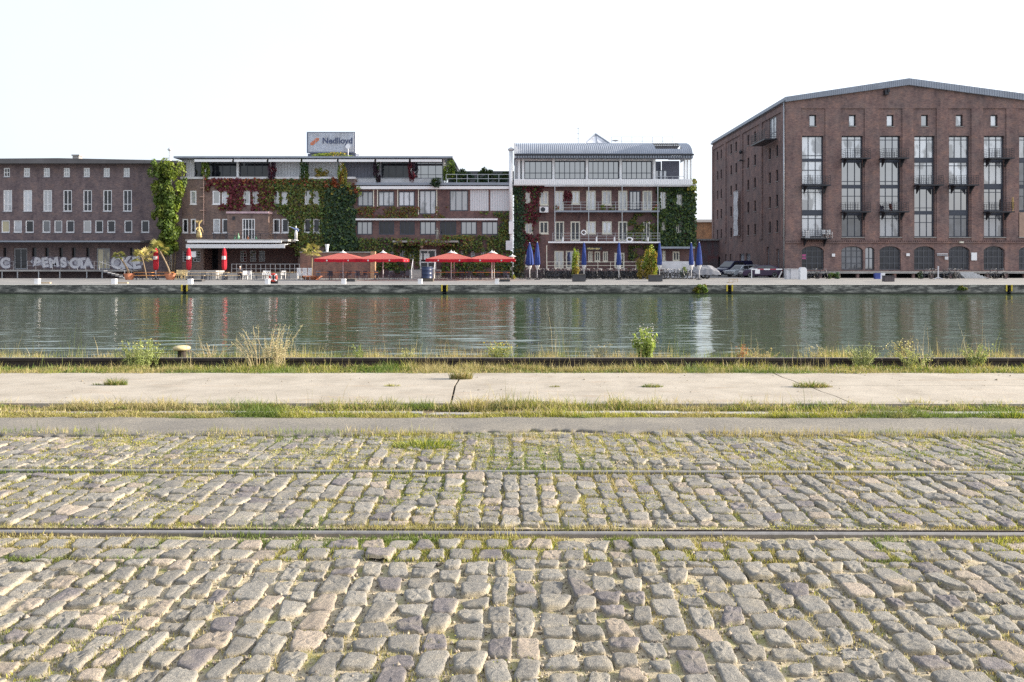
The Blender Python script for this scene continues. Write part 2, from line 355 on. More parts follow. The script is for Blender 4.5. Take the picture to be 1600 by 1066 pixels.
# ---- setts: each stone a domed, chipped block
ST = []
def columns(y0, y1, wx, ly, gap, x0=-8, x1=8):
    x = x0
    while x < x1:
        w = wx*random.uniform(.82, 1.2); y = y0 + random.uniform(-.06, .02)
        lo, hi = y0 + SL*x, y1 + SL*x
        y = lo - random.uniform(0, .1)
        while y < hi - .05:
            l = ly*random.uniform(.72, 1.32)
            if y + l > hi + .03: l = hi - y
            if l > .06 and abs(x) < .643*y + 2.6 and y + l > lo + .05:
                yy = max(y, lo); ll = y + l - yy
                if ll > .06: ST.append((x + w/2 + random.gauss(0,.006), yy + ll/2, w - gap*random.uniform(.5,1.7), ll - gap*random.uniform(.5,1.6), random.gauss(0,.05)))
            y += l
        x += w
def rows(y0, pitch, n, lx, gap, x0=-8, x1=8):
    for k in range(n):
        x = x0 + random.uniform(0,.15)
        while x < x1:
            l = lx*random.uniform(.75, 1.25); ST.append((x + l/2, y0 + (k+.5)*pitch + SL*x, l - gap*random.uniform(.6,1.6), pitch - gap*random.uniform(.5,1.3), random.gauss(0,.03))); x += l
columns(1.0, 4.66, .136, .166, .032)
rows(4.665, .165, 2, .170, .03)
columns(NR+.135, FR-.10, .150, .170, .022)
columns(FR+.075, AE+.22, .148, .172, .026)
ST = np.array(ST); S = len(ST)
NA = 28; RG = np.array([0, .32, .58, .77, .89, .955, 1.0, 1.02]); NRG = len(RG)
def setts():
    th = np.linspace(0, 2*PI, NA, endpoint=False)
    ex = RNG.uniform(5.0, 18, S)[:,None]
    c, s = np.cos(th)[None], np.sin(th)[None]
    r = (np.abs(c)**ex + np.abs(s)**ex)**(-1/ex)                                  # superellipse outline
    sid = np.arange(S)[:,None]
    chip = RNG.uniform(.02, .19, S)[:,None]; ph = RNG.uniform(0, 50, S)[:,None]
    r = r * (1 - chip*.75*vn(ph + 1.6*np.cos(th)[None]+3, 1.6*np.sin(th)[None]+ph, 5) - .08*vn(ph+4.5*np.cos(th)[None], 4.5*np.sin(th)[None], 8))
    rad = r[:,None,:]*RG[None,:,None]                                             # S,NRG,NA
    lx = rad*c[:,None,:]*(ST[:,2]*.57)[:,None,None]; ly = rad*s[:,None,:]*(ST[:,3]*.57)[:,None,None]
    tp = RNG.normal(0,.13,S)[:,None,None]; tq = RNG.normal(0,.13,S)[:,None,None]; lx0 = lx.copy(); lx = lx*(1+tp*ly/(ST[:,3]*.5)[:,None,None]) + RNG.normal(0,.10,S)[:,None,None]*ly; ly = ly*(1+tq*lx0/(ST[:,2]*.5)[:,None,None])
    q = ST[:,4][:,None,None]; wx = lx*np.cos(q)-ly*np.sin(q) + ST[:,0][:,None,None]; wy = lx*np.sin(q)+ly*np.cos(q) + ST[:,1][:,None,None]
    top = RNG.normal(.006, .0055, S)[:,None,None]
    tx, ty = RNG.normal(0,.035,S)[:,None,None], RNG.normal(0,.03,S)[:,None,None]
    dome = RNG.uniform(-.002,.004,S)[:,None,None]
    z = top + tx*lx + ty*ly - dome*RG[None,:,None]**2
    rough = RNG.uniform(.3,1.7,S)[:,None,None]
    z = z + rough*.009*(fbm(wx*17+sid[:,:,None]*7.1, wy*17, 21, 3)-.5) + rough*.008*(vn(wx*75, wy*75+sid[:,:,None], 31)-.5)
    edge = np.array([0,0,0,.0002,.0012,.005,.019,.05])[None,:,None]*RNG.uniform(.7,1.3,S)[:,None,None]
    z = z - edge - edge*1.2*(vn(wx*24, wy*24, 44)-.4)
    V = np.stack([wx, wy, z], -1)                                                  # ring 0 collapses to the centre
    V[:,0] = V[:,0].mean(1, keepdims=True)
    base = (np.arange(S)*NRG*NA)[:,None,None]; k = np.arange(NA); k2 = (k+1) % NA; g = np.arange(NRG-1)[:,None]*NA
    f = np.stack(np.broadcast_arrays(base + (g+k)[None], base + (g+NA+k)[None], base + (g+NA+k2)[None], base + (g+k2)[None]), -1).reshape(-1,4)
    t = RNG.random(S); u = RNG.random(S)
    col = mixc((.160,.153,.140), (.245,.234,.210), t); col = np.where(u[:,None] > .9, np.array([[.29,.245,.20]])*(.85+.3*t[:,None]), col); col = np.where(u[:,None] < .1, np.array([[.15,.137,.14]])*(.85+.3*t[:,None]), col)
    me = np_mesh('cobblestone_paving', V.reshape(-1,3), [f], None, smooth=True)
    # joint sand clings to the flanks and spreads over the worn edges
    k_ = np.clip((RG[None,:,None]-.95)/.05,0,1)*.8 + 1.1*np.clip(fbm(wx*11, wy*11, 77, 3)-.56,0,1); k_ = np.clip(k_,0,1)[...,None]
    vc = col[:,None,None,:]*(1-k_) + np.array((.38,.33,.235))*k_
    a_ = me.attributes.new('col','FLOAT_COLOR','POINT'); c4 = np.ones((S*NRG*NA,4),dtype=np.float32); c4[:,:3] = vc.reshape(-1,3); a_.data.foreach_set('color', c4.ravel())
    setp(link('cobblestone_paving', me, M['stone']), kind='structure')
setts()
# ---- loose grit in the joints
def grit(n, yr):
    y = RNG.uniform(*yr, n); x = RNG.uniform(-1,1,n)*(.65*y+.8); s = RNG.gamma(2.0,.0019,n)+.0015
    z = sandz(x,y) + s*.4
    a = RNG.normal(0,1,(n,6,3)); base = np.array([[1,0,0],[-1,0,0],[0,1,0],[0,-1,0],[0,0,1],[0,0,-1]],float)[None]
    V = np.stack([x,y,z],1)[:,None] + (base*RNG.uniform(.6,1.3,(n,6,1)) + a*.18)*s[:,None,None]
    i = np.arange(n)[:,None]*6; f = np.concatenate([i+np.array([t]) for t in ((0,2,4),(2,1,4),(1,3,4),(3,0,4),(2,0,5),(1,2,5),(3,1,5),(0,3,5))])
    col = mixc((.16,.135,.11),(.44,.38,.30),RNG.random(n)); 
    setp(link('gravel', np_mesh('gravel', V.reshape(-1,3), [f], np.repeat(col,6,axis=0)), M['stone']), kind='stuff')
grit(42000, (2.6, 8.1))
def crumbs(n, y0, y1, z0):
    y = RNG.uniform(y0,y1,n); x = RNG.uniform(-1,1,n)*(.65*y+1); s = RNG.gamma(2,.0018,n)+.0015; base = np.array([[1,0,0],[-1,0,0],[0,1,0],[0,-1,0],[0,0,1],[0,0,-1]],float)[None]
    V = np.stack([x,y,z0+s*.4],1)[:,None] + (base*RNG.uniform(.5,1.3,(n,6,1))+RNG.normal(0,.2,(n,6,3)))*s[:,None,None]*np.array([1.3,1.3,.7])
    i = np.arange(n)[:,None]*6; f = np.concatenate([i+np.array([q]) for q in ((0,2,4),(2,1,4),(1,3,4),(3,0,4),(2,0,5),(1,2,5),(3,1,5),(0,3,5))])
    setp(link('gravel', np_mesh('gravel', V.reshape(-1,3), [f], np.repeat(mixc((.1,.085,.06),(.36,.3,.22),RNG.random(n)),6,axis=0)), M['stone']), kind='stuff')
crumbs(260, 9.6, 12.15, .046)
# ---- rails: head, flange and dark groove between
def rail(label, y, sgn, lip):
    t = thing('tram_rail', label, 'rail', (0, y, 0)); t.rotation_euler = (0,0,math.atan(SL))
    b = MB(); b.prism([(-.022,-.09),(.022,-.09),(.022,-.004),(.018,.003),(-.018,.003),(-.022,-.004)], -16, 16, 'x'); part('rail_head', b, M['rail'], t, local=True)
    b = MB(); b.box(-16,16, sgn*.085, sgn*.098, -.1, -.012); part('guard_flange', b, M['rust'], t, local=True)
    b = MB(); b.box(-16,16, sgn*.0222, sgn*.0848, -.2, -.085); part('groove_floor', b, M['rust'], t, local=True)
rail('steel rail with shiny head and open dark groove, nearer of the two in the cobbles', NR, 1, 0)
rail('overgrown steel rail with grassy groove, farther of the two in the cobbles', FR, -1, 0)
# ---- asphalt with a broken near edge
def asphalt():
    nx = 900; x = np.linspace(-14, 14, nx)
    y0 = 7.97 + .10*(fbm(x*.5, x*0, 61)-.5)*4*.35 + .22*(fbm(x*3, x*0+3, 62)-.5) + .09*(fbm(x*19, x*0+7, 63)-.5) + .16*np.exp(-((x-.6)/1.7)**2)
    y1 = 8.83 + .08*(fbm(x*2, x*0, 66)-.5) + .03*(vn(x*17, x*0, 67)-.5)
    rowsv = []
    for k, (t, z) in enumerate([(0,-.06),(0,.012),(.01,.02),(.1,.024),(.3,.026),(.5,.027),(.7,.026),(.9,.024),(1,.02),(1,-.06)]):
        y = y0*(1-t) + y1*t; rowsv.append(np.stack([x, y, z + .012*(fbm(x*1.1, y*1.1+k*0, 71)-.5) if z > 0 else x*0+z], -1))
    V = np.concatenate(rowsv); nr = len(rowsv); i = (np.arange(nr-1)[:,None]*nx + np.arange(nx-1)[None]).reshape(-1,1)
    setp(link('asphalt_path', np_mesh('asphalt_path', V, [np.concatenate([i,i+1,i+nx+1,i+nx],1)]), M['asphalt']), kind='structure')
asphalt()
# earth under the verge strips
def soilz(x, y): return -.012 - .07*np.clip((y-12.95)/.25,0,1)*(y<13.55) + .06*(fbm(x*1.3, y*1.3, 14)-.5) + .07*(fbm(x*4, y*5, 15)-.5)
sheet('verge_soil', -16, 16, 8.7, 14.6, .05, lambda x, y: soilz(x, y) - .03*((y > 9.6)&(y < 12.15)), M['soil'])
b = MB(); x = -16
while x < 16:
    w = random.uniform(.9,1.1); b.box(x, x+w-.012, 9.09, 9.22, -.3, .014+random.uniform(-.012,.006)); x += w
struct('kerb', b, M['concrete'])
# ---- concrete walkway: slabs with open joints and a diagonal crack
def slabs():
    z0, z1 = -.2, .045; b = MB()
    ym = 10.95
    def xa(px, y): return X(px, y)
    # cross joint from (720,588) to (706,636); diagonal crack from (1208,586) by (1262,610) to (1330,636)
    ja = [(xa(721,12.2),12.2),(xa(716,11.4),11.4),(xa(711,ym),ym)]; jb = [(xa(711,ym),ym),(xa(708,10.2),10.2),(xa(704,9.55),9.55)]
    ca = [(xa(1208,12.2),12.2),(xa(1222,11.75),11.75),(xa(1237,11.45),11.45),(xa(1258,ym),ym)]; cb = [(xa(1262,ym),ym),(xa(1283,10.45),10.45),(xa(1305,10.1),10.1),(xa(1332,9.55),9.55)]
    def sl(poly): b.prism(poly, z0, z1 + random.uniform(-.004,.004), 'z')
    g = .014
    off = lambda L, o: [(p[0]+o, p[1]) for p in L]
    sl([(-16,ym+.002),*reversed(off(ja,-g)),(-16,12.2)]); sl([(-16,9.55),*reversed(off(jb,-g)),(-16,ym-.002)])
    sl([*off(ja,g)][::-1] + off(ca,-g) [::1] if False else [(ja[2][0]+g,ym+.002),(ca[3][0]-g,ym+.002),(ca[2][0]-g,ca[2][1]),(ca[1][0]-g,ca[1][1]),(ca[0][0]-g,12.2),(ja[0][0]+g,12.2),(ja[1][0]+g,ja[1][1])])
    sl([(jb[2][0]+g,9.55),(cb[3][0]-g,9.55),(cb[2][0]-g,cb[2][1]),(cb[1][0]-g,cb[1][1]),(cb[0][0]-g,ym-.002),(jb[0][0]+g,ym-.002),(jb[1][0]+g,jb[1][1])])
    sl([(ca[3][0]+g,ym+.002),(16,ym+.002),(16,12.2),(ca[0][0]+g,12.2),(ca[1][0]+g,ca[1][1]),(ca[2][0]+g,ca[2][1])])
    sl([(cb[3][0]+g,9.55),(16,9.55),(16,ym-.002),(cb[0][0]+g,ym-.002),(cb[1][0]+g,cb[1][1]),(cb[2][0]+g,cb[2][1])])
    o = struct('concrete_path', b, M['slab']); fix_normals(o.data)
slabs()
# ---- crane rail on the quay edge, coping and quay wall
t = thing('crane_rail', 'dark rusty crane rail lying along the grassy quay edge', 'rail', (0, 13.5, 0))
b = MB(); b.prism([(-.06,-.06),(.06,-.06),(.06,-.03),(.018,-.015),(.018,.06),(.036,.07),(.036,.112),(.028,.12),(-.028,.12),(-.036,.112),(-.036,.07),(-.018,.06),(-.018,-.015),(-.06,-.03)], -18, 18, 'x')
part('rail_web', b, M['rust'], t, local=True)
b = MB(); b.box(-18,18,-.026,.026,.1201,.123); part('rail_tread', b, M['rail'], t, local=True)
b = MB(); b.box(-260,260,14.2,14.66,-3,-.02); struct('quay_edge', b, M['concrete'])

# ================================================================== GRASS on this side
GC = dict(dry=(.44,.37,.2), lime=(.34,.345,.075), green=(.11,.165,.035), olive=(.235,.215,.075))
def gcol(n, w):
    ks = list(w); p = np.array([w[k] for k in ks], float); p /= p.sum(); i = RNG.choice(len(ks), n, p=p)
    c = np.array([GC[k] for k in ks])[i]; return c*RNG.uniform(.7,1.3,(n,1))
GP = []
def patch(x, y, z, hm, w, wts, leanm=.55, hvar=.45):
    n = len(x); h = hm*RNG.gamma(1/hvar**2, hvar**2, n); a = RNG.uniform(0,2*PI,n); l = h*RNG.uniform(.1,1,n)*leanm
    c = gcol(n, wts); m = np.clip((fbm(x*.9+5, y*1.7, 201)-.47)*5, 0, .6)[:,None]; g = np.clip((fbm(x*1.4+50, y*2.2, 202)-.55)*6, 0, .8)[:,None]
    c = c*(1-m) + m*np.array([[.40,.33,.17]])*RNG.uniform(.6,1.2,(n,1)); c = c*(1-g) + g*np.array([[.085,.15,.03]])*RNG.uniform(.7,1.3,(n,1))
    GP.append((np.stack([x,y,z],1), h, w*RNG.uniform(.6,1.4,n), np.stack([np.cos(a)*l, np.sin(a)*l],1), c))
def strip(n, y0, y1, hm, wts, thr, s, sc=1.2, w=.006, xr=3.4, leanm=.55, z0=0):
    n = int(n*1.12)
    y = RNG.uniform(y0, y1, n); x = RNG.uniform(-1,1,n)*(.643*y + xr)
    d = .55*fbm(x*sc, y*sc*1.5, s) + .45*fbm(x*sc*4, y*sc*5, s+7); k = d > thr + RNG.normal(0,.05,n); x, y, d = x[k], y[k], d[k]
    patch(x, y, soilz(x,y)+z0, hm*(0.45+1.5*np.clip(d-thr,0,.4)/.4), w, wts, leanm)
strip(66000, 12.1, 13.2, .06, dict(dry=3,lime=3,green=4,olive=4), .385, 101, leanm=.9)
strip(9000, 12.1, 12.35, .05, dict(lime=3,olive=3,green=2), .35, 103)
strip(15000, 12.3, 13.25, .03, dict(green=3,olive=3), .0, 104, w=.012)
strip(24000, 13.57, 14.5, .10, dict(dry=6,lime=2,olive=3), .38, 105, leanm=.35)
strip(2600, 13.6, 14.4, .26, dict(dry=5,olive=1), .45, 106, leanm=.3, w=.005)
strip(600, 12.6, 13.45, .27, dict(dry=5,olive=2), .45, 107, leanm=.35, w=.005)
strip(38000, 9.27, 9.68, .05, dict(dry=4,lime=3,green=3,olive=3), .34, 108, leanm=1.0)
strip(42000, 8.78, 9.09, .036, dict(lime=7,dry=2,green=1,olive=3), .30, 109, leanm=1.2)
strip(5000, 9.02, 9.2, .05, dict(dry=5,olive=2), .5, 110)
strip(1200, 9.2, 9.6, .15, dict(dry=6,olive=1), .45, 111, w=.004)
def joints(n, y0, y1, hm, wts, thr, s, sc=2.2, w=.004):
    """low growth in the gaps between setts: keep points that fall off the stones"""
    y = RNG.uniform(y0, y1, n); x = RNG.uniform(-1,1,n)*(.643*y + 1.3)
    d = fbm(x*sc, y*sc, s); k = d > thr + RNG.normal(0,.06,n); x, y = x[k], y[k]
    ok = np.ones(len(x), bool); order = np.argsort(ST[:,1]); sy = ST[order]
    lo = np.searchsorted(sy[:,1], y-.16); hi = np.searchsorted(sy[:,1], y+.16)
    for i in range(len(x)):
        c = sy[lo[i]:hi[i]]
        if len(c) and np.any((np.abs(c[:,0]-x[i]) < c[:,2]*.46) & (np.abs(c[:,1]-y[i]) < c[:,3]*.46)): ok[i] = False
    x, y = x[ok], y[ok]; patch(x, y, sandz(x,y), hm, w, wts, .8)
joints(90000, 2.7, 4.7, .015, dict(lime=4,olive=5,dry=4), .54, 121)
joints(90000, 4.65, 5.05, .02, dict(lime=5,olive=4,dry=1,green=1), .42, 122)
joints(150000, 5.2, 6.6, .02, dict(lime=5,olive=5,dry=2), .44, 123)
joints(120000, 6.65, 8.2, .022, dict(lime=5,olive=5,dry=3), .46, 124)
def line(n, y, dy, hm, wts, thr, s, w=.005, z=-.08, xmin=None, xmax=None):
    x = RNG.uniform(-7,7,n); d = fbm(x*1.1, x*0+s, s); k = d > thr
    if xmin is not None: k &= (x > xmin) & (x < xmax)
    x = x[k]; yy = y + SL*x + RNG.uniform(-dy,dy,len(x)); patch(x, yy, np.full(len(x), z), hm, w, wts, .5)
line(9000, FR-.058, .03, .075, dict(lime=4,green=4,olive=2), .22, 131)
line(6000, NR+.058, .026, .085, dict(lime=4,green=3,olive=3), .3, 132, xmin=-2.0, xmax=1.0)
line(1500, NR+.058, .028, .06, dict(lime=4,olive=3), .55, 134)
line(3500, NR-.05, .018, .03, dict(lime=5,olive=4), .48, 133, z=-.02)
line(9000, 7.97, .09, .04, dict(lime=4,olive=4,dry=3), .42, 135, z=-.02)
line(7000, 8.0, .10, .05, dict(dry=4,lime=3,olive=5), .46, 137, z=-.0)
line(6500, 7.86, .13, .045, dict(lime=4,olive=4,dry=2), .55, 136, z=-.02, xmin=-1.6, xmax=3.0)
# broad leaved ground cover between the blades
def cover(n, y0, y1, size, cols, thr, s, zf, xr=3.2):
    y = RNG.uniform(y0,y1,n); x = RNG.uniform(-1,1,n)*(.643*y+xr); d = .5*fbm(x*1.6,y*2.5,s)+.5*fbm(x*7,y*9,s+1); k = d > thr; x,y,d = x[k],y[k],d[k]; n = len(x)
    P = np.stack([x,y,zf(x,y)+size*RNG.uniform(.2,1.2,n)+.10*np.clip(d-thr,0,.3)],1); c = np.array(cols)[RNG.integers(len(cols),size=n)]*RNG.uniform(.6,1.35,(n,1))
    return leaves('ground_cover', P, np.tile([[0,-.3,1.]],(n,1)), size*RNG.uniform(.5,1.4,n), c, .8, 0, .6)
GCV = [(.09,.14,.03),(.16,.2,.05),(.25,.26,.07),(.22,.17,.09)]
for a_ in ((42000,12.12,13.35,.028,GCV,.42,301),(26000,9.25,9.66,.022,GCV,.43,303),(20000,8.76,9.08,.015,[(.33,.35,.07),(.25,.28,.06),(.3,.27,.1)],.44,305),(16000,13.58,14.4,.026,GCV,.46,307)):
    setp(link('ground_cover', cover(*a_, soilz), M['leaf']), kind='stuff')
for a_ in ((60000,6.7,8.05,.012,[(.36,.36,.08),(.25,.27,.06),(.3,.26,.12)],.47,311),(50000,5.22,6.6,.011,[(.36,.36,.08),(.25,.27,.06),(.33,.29,.1)],.48,313),(13000,2.7,5.05,.009,[(.33,.34,.08),(.2,.22,.05),(.33,.29,.12)],.52,315)):
    setp(link('ground_cover', cover(*a_, lambda x,y: sandz(x,y)-.006, 1.3), M['leaf']), kind='stuff')
cat_ = lambda k: np.concatenate([g[k] for g in GP])
setp(link('grass', blades('grass', cat_(0), cat_(1), cat_(2), cat_(3), cat_(4)), M['leaf']), kind='stuff')

# ---- tufts and weeds one can point to
def tuft(px, py, label, h, r, n, wts, cat='grass tuft', group=None, name='grass_tuft', z=.045, d=None, w=.006):
    d = d or D(py); x = X(px, d)
    a = RNG.uniform(0,2*PI,n); q = r*np.sqrt(RNG.random(n)); P = np.stack([q*np.cos(a)*1.5, q*np.sin(a)*.6, np.zeros(n)],1)
    hh = h*RNG.uniform(.2,1.25,n)*(1-.55*q/r); l = hh*RNG.uniform(.2,.9,n)
    me = blades(name, P, hh, w*RNG.uniform(.6,1.5,n), np.stack([np.cos(a)*l, np.sin(a)*l*.8],1), gcol(n, wts))
    return setp(link(name, me, M['leaf'], None, (x, d, z)), label, cat, group)
tuft(181, 607, 'green grass tuft on the concrete path before the mooring bollard', .13, .11, 420, dict(green=4,olive=3,dry=1))
tuft(152, 607, 'tiny sprig of grass beside a bigger tuft on the concrete path', .05, .05, 60, dict(green=3,olive=2))
tuft(613, 609, 'flat little grass tuft on the joint of the concrete path', .05, .08, 140, dict(olive=3,lime=2))
tuft(867, 610, 'smallest grass tuft on the long path joint, right of the cross joint', .035, .05, 90, dict(olive=3,green=2))
tuft(1019, 610, 'rounded green tuft on the long joint below the flowering weed', .06, .1, 300, dict(green=4,olive=2,dry=1))
tuft(1266, 610, 'wide grass tuft growing where the diagonal crack meets the long joint', .11, .16, 520, dict(green=4,olive=3,dry=2))
tuft(1290, 610, 'low sprig of grass right of the tuft on the diagonal crack', .05, .06, 90, dict(olive=3,dry=1))
tuft(720, 597, 'bushy dry tuft at the upper end of the cross joint', .19, .11, 520, dict(dry=4,olive=3,green=1))
tuft(668, 697, 'bright green clump of grass on the cobbles by the asphalt edge', .10, .24, 1500, dict(lime=5,green=4), z=-.02)
tuft(738, 641, 'spiky dry tuft in the verge below the cross joint', .2, .16, 420, dict(dry=4,olive=2,lime=1), z=.0)
tuft(402, 640, 'dense green hummock of grass in the verge by the path', .13, .2, 650, dict(green=5,olive=2), z=0)
tuft(1582, 655, 'dark green rosette of grass at the kerb beside the asphalt', .12, .15, 520, dict(green=5,lime=2), z=0)
def weed(px, d, label, h, spread, nst, leafc, leafn, leafs, stemc, z=0, blossom=None, nb=0, dry=False, bl_spread=.05, flare=1.0):
    t = thing('weed', label, 'weed', (X(px,d), d, z))
    P=[];Hh=[];L=[]; tips=[]; LP=[]; 
    sm = MB()
    for k in range(nst):
        a = RNG.uniform(0,2*PI); q = spread*RNG.random(); bx, by = q*math.cos(a)*.5, q*math.sin(a)*.5
        hh = h*RNG.uniform(.55,1.05); bx, by = bx*(2-flare), by*(2-flare); ex, ey = bx + flare*spread*RNG.uniform(.1,1)*math.cos(a), by + flare*spread*.6*RNG.uniform(.1,1)*math.sin(a)
        pts = [(bx,by,0),(bx*.7+ex*.3,by*.7+ey*.3,hh*.5),(ex,ey,hh)]; sm.tube(pts, [.006,.0045,.0022], 5)
        tips.append((ex,ey,hh))
        for j in range(leafn):
            u = RNG.uniform(.1,1); p = np.array(pts[0])*(1-u)**2 + 2*u*(1-u)*np.array(pts[1]) + u*u*np.array(pts[2])
            LP.append(p + RNG.normal(0,.018 if not dry else .022,3)*np.array([1,1,.7]))
    part('stem', sm, stemc, t, local=True)
    LP = np.array(LP); Nn = LP.copy(); Nn[:,2] = .04; n = len(LP)
    cols = np.array(leafc)[None]*RNG.uniform(.65,1.4,(n,1))
    link('foliage', leaves('foliage', LP, Nn/ (np.linalg.norm(Nn,axis=1)[:,None]+1e-6), leafs*RNG.uniform(.5,1.4,n), cols, .9, -.3, .4), M['leaf'], t)
    if blossom:
        BP = []
        for k in range(nb):
            e = tips[RNG.integers(len(tips))]; BP.append(np.array(e) + RNG.normal(0, bl_spread, 3)*np.array([1,1,.5]))
        BP = np.array(BP); link('blossom', leaves('blossom', BP, np.tile([[0,-.3,1.]],(nb,1)), .022*RNG.uniform(.6,1.3,nb), np.array(blossom)[None]*RNG.uniform(.8,1.15,(nb,1)), .7, 0, 1), M['leaf'], t)
    return t
M['stem_g'] = mat('green_stem', (.2,.22,.08), .7); M['stem_d'] = mat('dry_stem', (.42,.34,.2), .8)
weed(1010, 13.95, 'tall leafy weed with pale blossom heads on the quay edge', .60, .19, 26, (.29,.36,.10), 52, .06, M['stem_g'], -.02, (.72,.66,.66), 110)
weed(415, 13.6, 'tall straw coloured dry weed right of the mooring bollard', .66, .50, 34, (.33,.325,.19), 32, .03, M['stem_d'], 0, None, 0, True, .05, .8)
weed(432, 13.2, 'shorter dry weed before the crane rail beside the straw stalks', .46, .2, 24, (.36,.34,.19), 26, .032, M['stem_d'], 0, None, 0, True, .05, .4)
weed(220, 13.3, 'feathery light green weed left of the mooring bollard', .44, .36, 42, (.27,.32,.11), 34, .034, M['stem_g'], 0, (.5,.46,.16), 50, False, .05, .6)
weed(783, 13.85, 'bushy weed with yellow blossom standing behind the crane rail', .36, .28, 26, (.29,.32,.11), 30, .035, M['stem_g'], 0, (.6,.46,.08), 60)
weed(563, 13.6, 'slim upright green weed straddling the rail', .36, .1, 6, (.2,.26,.07), 26, .04, M['stem_g'])
weed(1345, 13.3, 'greyish green weed before the rail left of the yellow clump', .36, .28, 26, (.30,.33,.15), 28, .034, M['stem_g'], 0)
weed(1157, 13.9, 'reddish brown dock weed on the quay edge', .3, .12, 7, (.36,.15,.06), 24, .035, M['stem_d'], 0)
weed(1410, 13.95, 'dry weed with pale yellow seed heads by the water', .36, .25, 12, (.34,.32,.12), 20, .03, M['stem_d'], 0, (.6,.55,.3), 70)
weed(1525, 13.4, 'loose green weed at the rail, rightmost of its kind', .34, .28, 24, (.28,.32,.12), 26, .035, M['stem_g'], 0)
weed(1425, 13.2, 'low bushy pale green weed before the rail near the yellow seed heads', .3, .3, 24, (.32,.34,.14), 26, .034, M['stem_g'])
weed(1190, 13.85, 'dry broad weed with rusty tips beside the dock weed', .24, .3, 18, (.38,.33,.16), 22, .03, M['stem_d'])
weed(640, 13.85, 'small yellowish weed on the water side of the rail, left of the cross joint', .22, .25, 14, (.36,.36,.14), 22, .03, M['stem_g'])
weed(330, 13.9, 'thin dry weed between the mooring bollard and the straw stalks', .34, .3, 12, (.40,.35,.2), 14, .026, M['stem_d'])
weed(935, 13.9, 'spindly weed with dry seed stalks by the water', .3, .2, 9, (.33,.31,.14), 18, .03, M['stem_d'], 0, (.5,.44,.25), 30)
weed(1270, 13.9, 'pale seed topped weed between dock weed and grey weed', .27, .25, 10, (.34,.33,.15), 18, .03, M['stem_d'], 0, (.58,.52,.35), 40)

# ---- mooring bollard on this side
t = thing('mooring_bollard', 'rusty mooring bollard with a cream painted mushroom cap', 'bollard', (X(284,13.95), 13.95, -.03))
b = MB(); b.lathe([(.13,0),(.13,.03),(.078,.05),(.068,.12),(.066,.2),(.075,.235)], n=24); part('post', b, M['rust'], t, True, local=True)
b = MB(); b.lathe([(.07,.225),(.125,.232),(.145,.25),(.147,.275),(.13,.295),(.08,.31),(.0,.315)], n=28); part('cap', b, mat('cream_enamel',(.5,.42,.23),.55,var=.2,scale=14,dirt=(.4,.3,.18)), t, True, local=True)

# ================================================================== WATER
def water():
    m, nt, p, o = nodes('harbour_water'); co = N_(nt, 'TexCoord').outputs['Object']
    p.inputs['Base Color'].default_value = (.052,.078,.046,1); p.inputs['Roughness'].default_value = .035; p.inputs['IOR'].default_value = 1.333
    mp = N_(nt, 'Mapping'); mp.inputs['Scale'].default_value = (.5, 2.2, 1); nt.links.new(co, mp.inputs[0])
    bump(nt, p, noise(nt, mp.outputs[0], 2.4, 3, .55).outputs[0], .35, .03); return m
def waves():
    ys = np.concatenate([np.arange(14.3, 30, .055), np.arange(30, 62.3, .11)]); xs = np.arange(-62, 62.01, .25); gx, gy = np.meshgrid(xs, ys)
    z = -.72 + .024*(vn(gx*.45+.3*gy, gy*1.7, 501)-.5) + .019*(vn(gx*.95-.45*gy, gy*3.1+9, 502)-.5) + .012*(vn(gx*1.8+.5*gy, gy*5.3, 503)-.5) + .04*(vn(gx*.12, gy*.33, 504)-.5)
    ny, nx = gx.shape; V = np.stack([gx,gy,z],-1).reshape(-1,3); i = (np.arange(ny-1)[:,None]*nx+np.arange(nx-1)[None]).reshape(-1,1)
    n0 = len(V); V = np.concatenate([V, [[-400,14.3,-.72],[-62,14.3,-.72],[-62,62.3,-.72],[-400,62.3,-.72],[62,14.3,-.72],[400,14.3,-.72],[400,62.3,-.72],[62,62.3,-.72]]])
    setp(link('water', np_mesh('water', V, [np.concatenate([i,i+1,i+nx+1,i+nx],1), np.array([[n0,n0+1,n0+2,n0+3],[n0+4,n0+5,n0+6,n0+7]])], smooth=True), water()), kind='structure')
waves()
